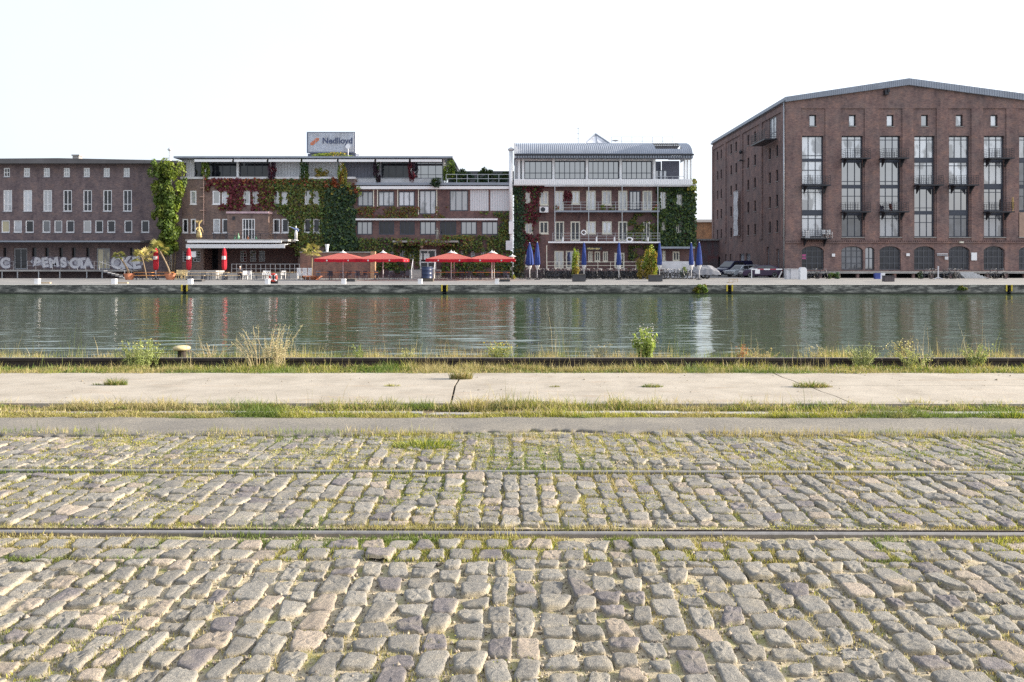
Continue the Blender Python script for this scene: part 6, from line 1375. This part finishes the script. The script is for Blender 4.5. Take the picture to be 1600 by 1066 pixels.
for k in range(44):
    px=824+k*5.85+random.uniform(-2,2); 
    if 896<px<903 or 1016<px<1030: px+=8
    dd=random.choice((82.3,83.2,84.1,85)); a=random.choice((random.uniform(.3,1.0),random.uniform(-1,-.4),random.uniform(-.15,.15),PI+random.uniform(-.3,.3)))
    o=bk if k==0 else dup(bk,(0,0,0)); o.location=(X(px,dd),dd,0); o.rotation_euler=(0,0,a); o['label']='dark bicycle in the crowded row of bicycles before the zinc roofed house'; o['group']='bicycles before the zinc roofed house'
bl=[(1270,83,.2,'black bicycle left of the pair beside the white utility cabinet'),(1285,82.6,-.1,'bicycle with pale tyres standing right of the white cabinet'),(1447,82.5,.1,'bicycle with silver mudguards left of the white wooden stand'),(1459,84,.5,'dark bicycle right behind the white wooden stand'),(1478,83,-.4,'dark bicycle in the cluster left of the dock steps, farthest from them'),(1486,84,.2,'black bicycle in the middle of the cluster left of the dock steps'),(1496,82.6,.7,'pale bicycle leaning beside the dock steps'),(1550,83,.15,'grey bicycle right of the dock steps'),(1562,83.6,-.2,'bicycle with yellowish tyres, rightmost at the loading dock')]
for px,dd,a,l in bl:
    o=dup(bk,(X(px,dd),dd,0),a,l,'bicycles before the gabled warehouse')
# ---- vehicles
M['carg']=mat('car_glass',(.02,.025,.03),.08,var=.1,spec=.8); M['head']=mat('headlight_glass',(.75,.76,.78),.1); M['tail']=mat('tail_light_red',(.4,.02,.02),.2)
def car(name,label,cat,loc,rzv,L,Wd,low,cab,win,paint,wheel_r=.31,wb=(.19,.80)):
    """low: body side outline; cab: roof outline; win: side window outlines (fractions of length, metres)"""
    t=thing(name,label,cat,loc,rzv); y=Wd/2
    b=MB(); n=len(low)
    secs=[(-y,.93),(-y*.97,.97),(-y*.97,1.0)] 
    pl=[(a*L-L/2,z) for a,z in low]; pc=[(a*L-L/2,z) for a,z in cab]
    b.prism(pl,-y,y)
    body=part('body',b,paint,t,local=True); bv=body.modifiers.new('soft','BEVEL'); bv.width=.06; bv.segments=3; bv.limit_method='ANGLE'; bv.angle_limit=.6
    b=MB(); zb_=min(z for a,z in pc); zt_=max(z for a,z in pc); m=len(pc); ins=lambda z: y-.03-.16*(z-zb_)/(zt_-zb_)
    vs=[(a,-ins(z),z) for a,z in pc]+[(a,ins(z),z) for a,z in pc]; b.add(vs,[tuple(range(m)),tuple(reversed(range(m,2*m)))]+[(k,k+m,(k+1)%m+m,(k+1)%m) for k in range(m)]); c=part('cabin',b,paint,t,local=True); bv=c.modifiers.new('soft','BEVEL'); bv.width=.05; bv.segments=2
    for w in win:
        for s in (-1,1):
            pts=[(a*L-L/2,s*(ins(z)+.012),z) for a,z in w]; b=MB(); q=len(pts); b.add(pts+[(a,s*(abs(yy)-.03),z) for a,yy,z in pts],[tuple(range(q)),tuple(reversed(range(q,2*q)))]+[(k,k+q,(k+1)%q+q,(k+1)%q) for k in range(q)]); part('side_window',b,M['carg'],t,local=True)
    # windscreen from the first two upper corners of the cabin
    (a0,z0),(a1,z1)=pc[0],pc[1]; f=lambda u:(a0+(a1-a0)*u,z0+(z1-z0)*u); e0,e1=f(.08),f(.9); nx,nz=-(z1-z0),(a1-a0); ln=math.hypot(nx,nz); nx,nz=nx/ln*.012,nz/ln*.012
    b=MB(); b.add([(e0[0]+nx,-ins(e0[1])+.1,e0[1]+nz),(e0[0]+nx,ins(e0[1])-.1,e0[1]+nz),(e1[0]+nx,ins(e1[1])-.1,e1[1]+nz),(e1[0]+nx,-ins(e1[1])+.1,e1[1]+nz)],[(0,1,2,3)]); part('windscreen',b,M['carg'],t,local=True)
    for fx_ in wb:
        for s in (-1,1):
            x=fx_*L-L/2; b=MB(); b.v=[]; pr=[(wheel_r*.6,-.1),(wheel_r,-.085),(wheel_r,.085),(wheel_r*.6,.1)]; b.lathe(pr,n=20); b.v=[(x+v[0],s*(y-.08)+v[2],wheel_r+v[1]) for v in b.v]; w=part('wheel',b,M['tyre'],t,local=True)
            b=MB(); b.lathe([(.02,.075),(wheel_r*.35,.09),(wheel_r*.66,.104),(wheel_r*.68,.09)],n=18); b.v=[(x+v[0],s*(y-.08+v[2]),wheel_r+v[1]) for v in b.v]; part('rim',b,M['silver'],w,local=True)
    for s in (-1,1):
        b=MB(); b.rbox((-L/2+.05,s*y*.72,low[1][1]*.86),.12,.36,.15); part('headlight',b,M['head'],t,local=True); b=MB(); b.rbox((L/2-.04,s*y*.8,.85),.1,.2,.28); part('tail_light',b,M['tail'],t,local=True)
        b=MB(); b.rbox((-.22*L+L*.02,s*(y+.08),1.0),.12,.16,.13); part('wing_mirror',b,paint,t,local=True)
    b=MB(); b.rbox((-L/2-.005,0,.45),.03,.52,.11); part('number_plate',b,M['white'],t,local=True); b=MB(); b.rbox((-L/2+.02,0,.3),.12,Wd*.9,.14); part('bumper',b,M['dkbox'],t,local=True)
    return t
P_=lambda n,c: mat(n,c,.25,.1,var=.03,spec=.6)
hl=[(0,.28),(.0,.66),(.03,.78),(.26,.92),(.9,.98),(.985,.9),(1,.4),(.97,.24),(.03,.2)]
car('parked_car','dark plum red and blue hatchback parked side on behind the barrier bar','car',(X(1188,91.5),91.5,0),0,4.55,1.72,hl,[(.24,.9),(.40,1.4),(.72,1.44),(.88,1.25),(.95,.95)],[[(.30,.95),(.415,1.33),(.55,1.36),(.55,.96)],[(.565,.96),(.565,1.36),(.71,1.36),(.8,1.2),(.82,.97)]],P_('plum_paint',(.035,.016,.05)))
car('parked_car','silver estate car parked behind the plum hatchback','car',(X(1161,95.5),95.5,0),.5,4.5,1.75,hl,[(.22,.9),(.36,1.42),(.9,1.45),(.98,1.2),(.985,.95)],[[(.28,.95),(.385,1.34),(.52,1.37),(.52,.96)],[(.535,.96),(.535,1.37),(.7,1.37),(.7,.97)],[(.715,.97),(.715,1.37),(.88,1.36),(.93,1.2),(.94,.98)]],P_('silver_paint',(.42,.45,.48)))
car('parked_van','dark blue van with sloping bonnet parked by the warehouse side wall','van',(X(1147,99.5),99.5,0),.55,5.0,1.95,[(0,.3),(0,.75),(.04,.95),(.2,1.15),(.98,1.2),(1,1.1),(1,.4),(.97,.28),(.03,.24)],[(.15,1.12),(.34,1.86),(.42,1.93),(.97,1.95),(.99,1.7),(.995,1.15)],[[(.24,1.18),(.345,1.75),(.47,1.78),(.47,1.18)],[(.5,1.2),(.5,1.78),(.66,1.78),(.66,1.2)]],P_('navy_paint',(.018,.022,.07)),.34,(.17,.8))
# tarpaulin over a trailer
t=thing('covered_trailer','trailer under a crumpled light grey tarpaulin behind the blue parasols','trailer',(X(1099,84.5),84.5,0))
b=MB(); nx_,ny_=26,14; g=[]
for j in range(ny_+1):
    for i_ in range(nx_+1):
        u,v=i_/nx_*2-1,j/ny_*2-1; hgt=max(0,(1-abs(u)**3.2)*(1-abs(v)**3.0)); rid=.9+.2*(1-abs(u-.25)*1.2); z=.42+.86*hgt**.5*rid+.1*float(vn(u*4+3,v*3+1,5))*hgt+.03*math.sin(u*13+v*5)*(1-hgt)+.16*(float(vn(u*6+v*3+9,v*5+2,6))-.5)*min(1,hgt*3); g.append((u*1.6*(1+.04*math.sin(v*6)),v*.95,z))
b.add(g,[(j*(nx_+1)+i_,j*(nx_+1)+i_+1,(j+1)*(nx_+1)+i_+1,(j+1)*(nx_+1)+i_) for j in range(ny_) for i_ in range(nx_)]); part('tarpaulin',b,cloth('grey_tarpaulin',(.24,.245,.27),.05),t,False,local=True,fix=False)
b=MB(); b.box(-1.5,1.5,-.8,.8,.35,.46); b.box(-2.4,-1.5,-.05,.05,.38,.46); part('chassis',b,M['dark'],t,local=True)
for s in (-1,1): b=MB(); b.torus((.2,s*.85,.3),.22,.08,18,8); part('wheel',b,M['tyre'],t,True,local=True)
# barrier with sign, cabinets, bins, stand
t=thing('barrier','red and white barrier bar with a white notice board on a post','barrier',(X(1183,85),85,0))
b=MB(); x0_=X(1174,85)-X(1183,85); x1_=X(1222,85)-X(1183,85)
for k in range(5): 
    if k%2==0: b.box(x0_+(x1_-x0_)*k/5,x0_+(x1_-x0_)*(k+1)/5,-.06,.0,.93,1.06)
part('white_bar',b,M['white'],t,local=True); b=MB()
for k in range(5):
    if k%2: b.box(x0_+(x1_-x0_)*k/5,x0_+(x1_-x0_)*(k+1)/5,-.058,-.002,.932,1.058)
part('red_bar',b,mat('red_bar_paint',(.35,.05,.08),.5),t,local=True); b=MB(); b.box(X(1179.5,85)-X(1183,85),X(1187,85)-X(1183,85),-.09,-.065,.52,.98); part('notice_board',b,M['white'],t,local=True)
b=MB(); b.box(x0_,x0_+.08,0.001,.08,0,1.06); part('post',b,M['white'],t,local=True); b=MB(); b.rbox((x1_-.2,.03,.4),.11,.08,.86,0,.45); part('leaning_post',b,M['white_dirty'],t,local=True)
b=MB(); b.box(X(1229,82.5),X(1235,82.5),82.5,83.2,0,1.0); b.box(X(1235,82.5)+.01,X(1249,82.5),82.4,83.2,0,1.02); b.box(X(1228.8,82.5),X(1249.2,82.5),82.35,83.25,1.021,1.07); solo('utility_cabinet',b,M['white_dirty'],'pale grey utility cabinet at the warehouse corner','cabinet',(X(1239,82.5),82.5,0))
b=MB(); 
for k in range(1): b.prism([(-.33,0),(.33,0),(.33,1.0),(.25,1.17),(.1,1.24),(-.1,1.24),(-.25,1.17),(-.33,1.0)],-.3,.3)
solo('rounded_cabinet',b,M['white'],'white round topped cabinet right of the pale utility cabinet','cabinet',(X(1254,80),80,0),local=True)
t=thing('litter_bin','dark square litter bin on the promenade before the arches','litter bin',(X(1388,70.5),70.5,0)); b=MB()
for k in range(6): b.box(-.42+.142*k,-.42+.142*k+.125,-.3,.3,.03,.52)
part('slatted_body',b,mat('brown_grey_wood',(.10,.085,.09),.8),t,local=True); b=MB(); b.box(-.45,.45,-.33,.33,.521,.57); part('rim',b,M['dark'],t,local=True)
for px,dd,l,m in ((1370.5,83,'blue plastic crate standing against the dock below the second arch','bl'),(1377.5,83.3,'pale plastic crate right beside the blue one','wh')):
    b=MB(); b.box(-.27,.27,-.2,.2,0,.03); b.box(-.27,-.24,-.2,.2,.031,.6); b.box(.24,.27,-.2,.2,.031,.6); b.box(-.239,.239,-.2,-.17,.031,.6); b.box(-.239,.239,.17,.2,.031,.6); b.box(-.29,.29,-.22,-.201,.52,.62); solo('plastic_crate',b,mat('blue_plastic',(.05,.08,.3),.5) if m=='bl' else M['chair_w'],l,'crate',(X(px,dd),dd,0),local=True)
t=thing('sign_stand','white wooden post on a crossed foot before the dock','stand',(X(1466,80.5),80.5,0)); b=MB(); b.box(-.05,.05,-.05,.05,.1,1.35); part('post',b,M['white_dirty'],t,local=True)
for s in (-1,1): b=MB(); b.rbox((s*.22,0,.13),.5,.08,.08,0,s*.45); part('foot',b,M['white_dirty'],t,local=True)
b=MB(); b.box(X(1139,67),X(1146,67),67,67.6,.0,.05); 
for q in (1139.2,1145.6,1148.5,1152.5): b.box(X(q,67)-.02,X(q,67)+.02,67,67.04,.05,.33)
b.box(X(1139,67),X(1153,67),66.99,67.03,.3,.34); solo('low_railing',b,M['wood_p'],'low rusty yellow railing at the quay edge above the ladder','railing',(X(1146,67),67,0))
bush(1296,1312,424,436,83.5,'small dark green bush against the dock between the arches','shrub',[DKG*1.3,GRN],10,50,.13,'shrub',.4,z0=0)
bush(1432,1441,424,436,84.5,'narrow dark green bush against the dock left of the bicycles','shrub',[GRN*.7,DKG],8,50,.12,'shrub',.4,z0=0)
# things on the balconies
b=MB(); b.torus((X(912,88.6),88.6,Z(363.5,88.6)),.24,.07,20,6); solo('life_ring',b,M['white'],'white life ring hung on the upper rail of the lower balcony','life ring',(X(912,88.6),88.6,Z(363.5,88.6)),smooth=True)
b=MB(); b.torus((X(983.5,88.4),88.4,Z(374.5,88.4)),.3,.1,20,6); b.v=[(v[0],v[1],Z(374.5,88.4)+(v[2]-Z(374.5,88.4))*.72) for v in b.v]; solo('life_ring',b,M['white'],'fat white life ring leaning at the right part of the lower balcony','life ring',(X(983.5,88.4),88.4,Z(374.5,88.4)),smooth=True)
for px,l in ((879.5,'between the two left doors'),(932,'right of the middle window'),(960,'left of the third balcony door'),(1012.5,'at the creeper')):
    b=MB(); b.ell((0,0,.45),.09,.05,.3,10,8); b.tube([(0,0,0),(0,0,.2)],.02,5); b.tube([(0,0,.74),(.0,0,.8)],.02,5); solo('boat_fender',b,M['white'],'white boat fender hanging on the lower balcony '+l,'fender',(X(px,88.45),88.45,Z(374.5,88.4)-.45),local=True,smooth=True)
for px,py,l,c in ((943,330,'flower pot with a spiky plant on the upper balcony',[BRT,GRN]),(1024,330,'orange flowers at the right end of the upper balcony',[YEL,RUST*1.6,BRT]),(870,330,'pale flowering plant at the left end of the upper balcony',[OLIV,RUST*1.3]),(956,330,'white flowered box plant on the upper balcony rail',[np.array((.5,.42,.38)),GRN])):
    bush(px-5,px+5,py-11,py,88.9,l,'plant',c,8,40,.1,'potted_plant',.25,z0=Z(330.1,90))
for px in (1284,1292):
    o=proto_chair(M['chair_w'],'white garden chair on the lowest warehouse balcony','white chairs on the warehouse balcony',True,.9); o.location=(fx(px),89.2,fz(372.4)); o.rotation_euler=(0,0,random.uniform(-.5,.5))
b=MB(); b.rbox((0,0,.42),.5,.16,.84,.15); solo('parasol_bag',b,M['white'],'white board leaning on the lowest warehouse balcony at its left end','board',(fx(1258.5),89.3,fz(372.4)),local=True)
bush(1387,1395,318,329,89.3,'dark reddish bush on a warehouse balcony','plant',[WINE*.7,RUST*.6],8,50,.12,'potted_plant',.25,z0=fz(331))
b=MB(); b.tube([(0,0,0),(0,0,1.6)],.04,6); b.lathe([(.1,.3),(.13,.9),(.05,1.5)],n=10,flute=.2,nfl=5); solo('closed_parasol',b,mat('ochre_cloth',(.4,.27,.1),.8),'ochre folded parasol on the right end of a warehouse balcony','parasol',(fx(1575.5),89.2,fz(331.2)),local=True)
# table clutter on the deck of the creeper house
for px,h,c,l in ((367,.55,'gb','green bottle shaped vase, shorter of the two on the awning deck'),(372.5,.8,'gb','taller green vase on the awning deck'),(400.5,.5,'gb','green vase right of the white balcony door'),(387.5,.55,'or','small orange clay figure pot before the white balcony door')):
    b=MB(); b.lathe([(.09,0),(.12,.05),(.12,h*.55),(.05,h*.8),(.045,h),(.03,h)],n=12); solo('vase',b,mat('green_glaze',(.12,.3,.17),.3) if c=='gb' else M['terra'],l,'vase',(X(px,86.8),86.8,Z(375.2,86.8)-.06),local=True,smooth=True)
b=MB(); 
for k in range(1): b.lathe([(.25,.7),(.04,.68),(.04,.05),(.2,0)],n=10)
o=proto_table(M['chair_b'],'dark table with benches right of the white balcony door',2.4,.7); o.location=(X(418,86.9),86.9,Z(375.2,86.9)-.06)
o=proto_table(M['chair_b'],'dark empty table left of the brick bay on the awning deck',1.8,.7); o.location=(X(345,86.9),86.9,Z(375.2,86.9)-.06)

# ================================================================== FIGURES
def skin(name, joints, edges, mat_, parent, sub=2):
    idx={k:i for i,k in enumerate(joints)}; me=bpy.data.meshes.new(name); me.from_pydata([j[0] for j in joints.values()],[(idx[a],idx[b]) for a,b in edges],[])
    o=bpy.data.objects.new(name,me); COL.objects.link(o); sk=o.modifiers.new('skin','SKIN'); sk.use_smooth_shade=True; sk.branch_smoothing=.3
    for i,j in enumerate(joints.values()):
        r=j[1]; me.skin_vertices[0].data[i].radius=r if isinstance(r,tuple) else (r,r); me.skin_vertices[0].data[i].use_root=(i==0)
    s=o.modifiers.new('sub','SUBSURF'); s.levels=s.render_levels=sub
    dg=bpy.context.evaluated_depsgraph_get(); m2=bpy.data.meshes.new_from_object(o.evaluated_get(dg)); bpy.data.objects.remove(o); m2.name=name
    for p in m2.polygons: p.use_smooth=True
    m2.materials.clear(); return link(name,m2,mat_,parent)
def figure(pose):
    """joint table of a standing adult 1.75 m tall facing -y; pose overrides positions"""
    J=dict(pelvis=((0,0,.96),(.15,.11)),waist=((0,0,1.12),(.125,.095)),chest=((0,0,1.32),(.155,.11)),neckb=((0,.01,1.46),(.07,.07)),neck=((0,0,1.53),.052),jaw=((0,-.02,1.59),(.065,.075)),head=((0,-.005,1.67),(.078,.092)),crown=((0,.005,1.745),(.05,.06)))
    for s,n in ((-1,'r'),(1,'l')):
        J.update({'sh'+n:((s*.185,0,1.41),.062),'el'+n:((s*.26,.02,1.13),.042),'wr'+n:((s*.28,-.04,.88),.028),'pa'+n:((s*.283,-.05,.81),(.022,.038)),'hip'+n:((s*.09,0,.9),.095),'kn'+n:((s*.1,-.02,.5),.062),'an'+n:((s*.105,.02,.09),.042),'toe'+n:((s*.115,-.17,.035),.034)})
    for k,v in pose.items(): J[k]=(v,J[k][1])
    E=[('pelvis','waist'),('waist','chest'),('chest','neckb'),('neckb','neck'),('neck','jaw'),('jaw','head'),('head','crown')]
    for n in 'rl': E+=[('chest','sh'+n),('sh'+n,'el'+n),('el'+n,'wr'+n),('wr'+n,'pa'+n),('pelvis','hip'+n),('hip'+n,'kn'+n),('kn'+n,'an'+n),('an'+n,'toe'+n)]
    # five fingers at each palm
    for n,s in (('r',-1),('l',1)):
        p=Vector(J['pa'+n][0]); w=Vector(J['wr'+n][0]); ax=(p-w).normalized(); sd=Vector((0,1,0)) if abs(ax.y)<.8 else Vector((1,0,0)); sd=(sd-ax*sd.dot(ax)).normalized()
        for k,(o,l) in enumerate(((-.03,.075),(-.01,.085),(.01,.08),(.03,.062))):
            J['f%s%d'%(n,k)]=(tuple(p+ax*.035+sd*o),.0095); J['g%s%d'%(n,k)]=(tuple(p+ax*(.035+l)+sd*o*1.1+Vector((-s*.02,0,0))),.007); E+=[('pa'+n,'f%s%d'%(n,k)),('f%s%d'%(n,k),'g%s%d'%(n,k))]
        J['t'+n]=(tuple(p-ax*.01-sd*.045),.010); J['u'+n]=(tuple(p+ax*.035-sd*.07),.008); E+=[('pa'+n,'t'+n),('t'+n,'u'+n)]
    J['nose']=((J['jaw'][0][0],J['jaw'][0][1]-.095,J['jaw'][0][2]+.045),.013); E.append(('jaw','nose'))
    return J,E
def sub(J,E,keys,grow): 
    K={k:(J[k][0],tuple(r+grow for r in J[k][1]) if isinstance(J[k][1],tuple) else J[k][1]+grow) for k in keys}; return K,[e for e in E if e[0] in K and e[1] in K]
M['gold']=mat('gold_paint_statue',(.46,.36,.17),.6,.2); M['skin']=mat('skin',(.5,.32,.25),.6,var=.05); M['stat_g']=mat('grey_green_statue',(.26,.27,.24),.8,var=.2)
def statue(label,loc,rzv,pose,mats_,scale=1,extra=None,base=True):
    t=thing('statue',label,'statue',loc,rzv); t.scale=(scale,)*3; J,E=figure(pose); skin('body',J,E,mats_[0],t)
    if len(mats_)>1:
        K,e=sub(J,E,['waist','chest','neckb','shr','shl','elr','ell','wrr','wrl'],.018) ; skin('shirt',K,e,mats_[1],t)
    if base: b=MB(); b.lathe([(.3,-.06),(.3,0.0),(.2,.01)],n=16); part('plinth',b,mats_[0],t,local=True)
    if extra: extra(t)
    return t
def plume(t):
    b=MB()
    for k in range(15):
        a=2*PI*k/15; el=random.uniform(.5,1.3); l=random.uniform(.35,.6); e=(math.cos(a)*math.cos(el)*l,math.sin(a)*math.cos(el)*l,1.78+math.sin(el)*l); b.tube([(0,0,1.7),(e[0]*.6,e[1]*.6,1.7+(e[2]-1.7)*.7),e],[.025,.03,.008],5)
    part('plume',b,M['gold'],t,local=True)
    b=MB(); b.lathe([(.3,.3),(.26,.6),(.2,.95),(.17,1.1)],n=16,flute=.08,nfl=7); part('skirt',b,M['gold'],t,True,local=True)
statue('golden statue with spiky plumed head on the left end of the awning deck',(X(311,86.9),86.9,Z(375.2,86.9)-.02),.3,dict(elr=(-.3,-.12,1.15),wrr=(-.12,-.28,1.05),par=(-.07,-.3,1.02),ell=(.33,-.02,1.15),wrl=(.4,-.15,.95),pal=(.42,-.18,.9)),[M['gold']],1.0,plume)
statue('white statue in a blue shirt with one arm stretched out on the awning deck',(X(462.5,86.9),86.9,Z(375.2,86.9)-.02),0,dict(elr=(-.42,-.1,1.5),wrr=(-.64,-.16,1.6),par=(-.7,-.17,1.63),ell=(.3,.05,1.2),wrl=(.2,-.1,1.05),pal=(.15,-.12,1.02)),[M['white'],mat('blue_statue_shirt',(.16,.22,.42),.6)],.9)
statue('grey green weathered statue on the entrance canopy',(X(683,88.3),88.3,Z(376.8,90)+.06),0,dict(elr=(-.33,-.12,1.22),wrr=(-.2,-.25,1.3),par=(-.17,-.28,1.34)),[M['stat_g']],.78)
# seated person
t=thing('person','grey haired person in dark clothes sitting on a pale bench with hands on the knees','person',(X(375,80.7),80.7,0),.35)
pose=dict(pelvis=(0,.05,.55),waist=(0,.06,.70),chest=(0,.03,.9),neckb=(0,.02,1.04),neck=(0,0,1.11),jaw=(0,-.03,1.17),head=(0,-.015,1.25),crown=(0,-.005,1.325),hipr=(-.09,.02,.52),hipl=(.09,.02,.52),knr=(-.12,-.42,.52),knl=(.12,-.42,.52),anr=(-.12,-.4,.09),anl=(.13,-.36,.09),toer=(-.13,-.58,.035),toel=(.14,-.54,.035),shr=(-.18,.03,.99),shl=(.18,.03,.99),elr=(-.25,-.05,.74),ell=(.25,-.05,.74),wrr=(-.16,-.28,.66),wrl=(.16,-.28,.66),par=(-.14,-.35,.64),pal=(.14,-.35,.64))
J,E=figure(pose); body=skin('body',J,E,M['skin'],t)
K,e=sub(J,E,['pelvis','waist','chest','neckb','shr','shl','elr','ell','wrr','wrl'],.022); skin('jacket',K,e,mat('dark_jacket',(.05,.05,.06),.8),t)
K,e=sub(J,E,['pelvis','hipr','hipl','knr','knl','anr','anl'],.018); skin('trousers',K,e,mat('dark_trousers',(.04,.042,.055),.8),t)
b=MB(); b.ell((0,.012,1.29),.088,.098,.075,14,8); part('hair',b,mat('grey_hair',(.5,.49,.47),.8),t,True,local=True)
for s in (-1,1): b=MB(); b.sphere((s*.03,-.103,1.235),.011,8,6); part('eye',b,M['white'],t,True,local=True); b=MB(); b.ell((s*.088,-.01,1.22),.012,.022,.034,8,6); part('ear',b,M['skin'],t,True,local=True)
for s in (-1,1): b=MB(); b.ell((s*.125,-.5,.045),.05,.13,.045,10,6); part('shoe',b,M['tyre'],t,True,local=True)
bn=proto_bench(M['wood_p'],'pale bench carrying the seated person','pale benches',1.6); bn.location=(X(375,80.7),80.75,0); bn.rotation_euler=(0,0,.35)
# ================================================================== LIGHT, SKY, CAMERA
ELEV, AZ = 18.0, 2.5                              # sun height; degrees beyond the facade line, seen from the right
sx, sy, sz = math.cos(R(ELEV))*math.cos(R(AZ)), math.cos(R(ELEV))*math.sin(R(AZ)), math.sin(R(ELEV))
w = bpy.data.worlds.new('World'); SC.world = w; w.use_nodes = True; nt = w.node_tree; bg = nt.nodes['Background']
sk = nt.nodes.new('ShaderNodeTexSky'); sk.sky_type = 'NISHITA'; sk.sun_disc = False; sk.sun_elevation = R(ELEV); sk.sun_rotation = math.atan2(sx, sy)
sk.air_density = 1.0; sk.dust_density = 5.0; sk.ozone_density = 1.0; sk.altitude = 60
# thin bright haze veil over the blue: whitens the sky; unseen far left dimmed to darken the side wall
tc = nt.nodes.new('ShaderNodeTexCoord'); nz = nt.nodes.new('ShaderNodeTexNoise'); nz.inputs['Scale'].default_value = 1.6; nz.inputs['Detail'].default_value = 5; nt.links.new(tc.outputs['Generated'], nz.inputs[0])
mr = nt.nodes.new('ShaderNodeMapRange'); mr.inputs[1].default_value = .3; mr.inputs[2].default_value = .7; mr.inputs[3].default_value = .60; mr.inputs[4].default_value = .74; nt.links.new(nz.outputs[0], mr.inputs[0])
vm = nt.nodes.new('ShaderNodeMix'); vm.data_type = 'RGBA'; nt.links.new(mr.outputs[0], vm.inputs[0]); nt.links.new(sk.outputs[0], vm.inputs[6]); sp = nt.nodes.new('ShaderNodeSeparateXYZ'); nt.links.new(tc.outputs['Generated'], sp.inputs[0]); gm = nt.nodes.new('ShaderNodeMapRange'); gm.inputs[1].default_value = -1; gm.inputs[2].default_value = 1; nt.links.new(sp.outputs[0], gm.inputs[0])
gr = nt.nodes.new('ShaderNodeValToRGB'); nt.links.new(gm.outputs[0], gr.inputs[0])
gr.color_ramp.elements[0].position = .05; gr.color_ramp.elements[0].color = (.4,.4,.4,1); gr.color_ramp.elements[1].position = .24; gr.color_ramp.elements[1].color = (.91,.905,.90,1); e = gr.color_ramp.elements.new(1.0); e.color = (1.3,1.3,1.3,1)
vv = nt.nodes.new('ShaderNodeVectorMath'); vv.operation = 'SCALE'; vv.inputs[0].default_value = (3.2,3.4,3.75); nt.links.new(gr.outputs[0], vv.inputs[3]); nt.links.new(vv.outputs[0], vm.inputs[7])
nt.links.new(vm.outputs[2], bg.inputs[0]); bg.inputs[1].default_value = .15
L = bpy.data.lights.new('Sun', 'SUN'); L.energy = 4.4; L.angle = R(.5); L.color = (1,.90,.76); lo = bpy.data.objects.new('Sun', L); COL.objects.link(lo)
lo.rotation_euler = Vector((sx,sy,sz)).to_track_quat('Z','Y').to_euler()
cam = bpy.data.cameras.new('Camera'); co = bpy.data.objects.new('Camera', cam); COL.objects.link(co); SC.camera = co
co.location = (0,0,H); co.rotation_euler = (PI/2,0,0); cam.sensor_fit = 'HORIZONTAL'; cam.sensor_width = 36; cam.lens = 36*F/1600; cam.shift_y = -(533-HY)/1600; cam.clip_end = 6000; cam.clip_start = .05
vs = SC.view_settings; vs.view_transform = 'Standard'; vs.look = 'None'; vs.exposure = 1.36; vs.gamma = 1; vs.use_curve_mapping = False
SC.cycles.use_denoising = False; SC.cycles.use_adaptive_sampling = False; SC.cycles.max_bounces = 6; SC.cycles.transparent_max_bounces = 8
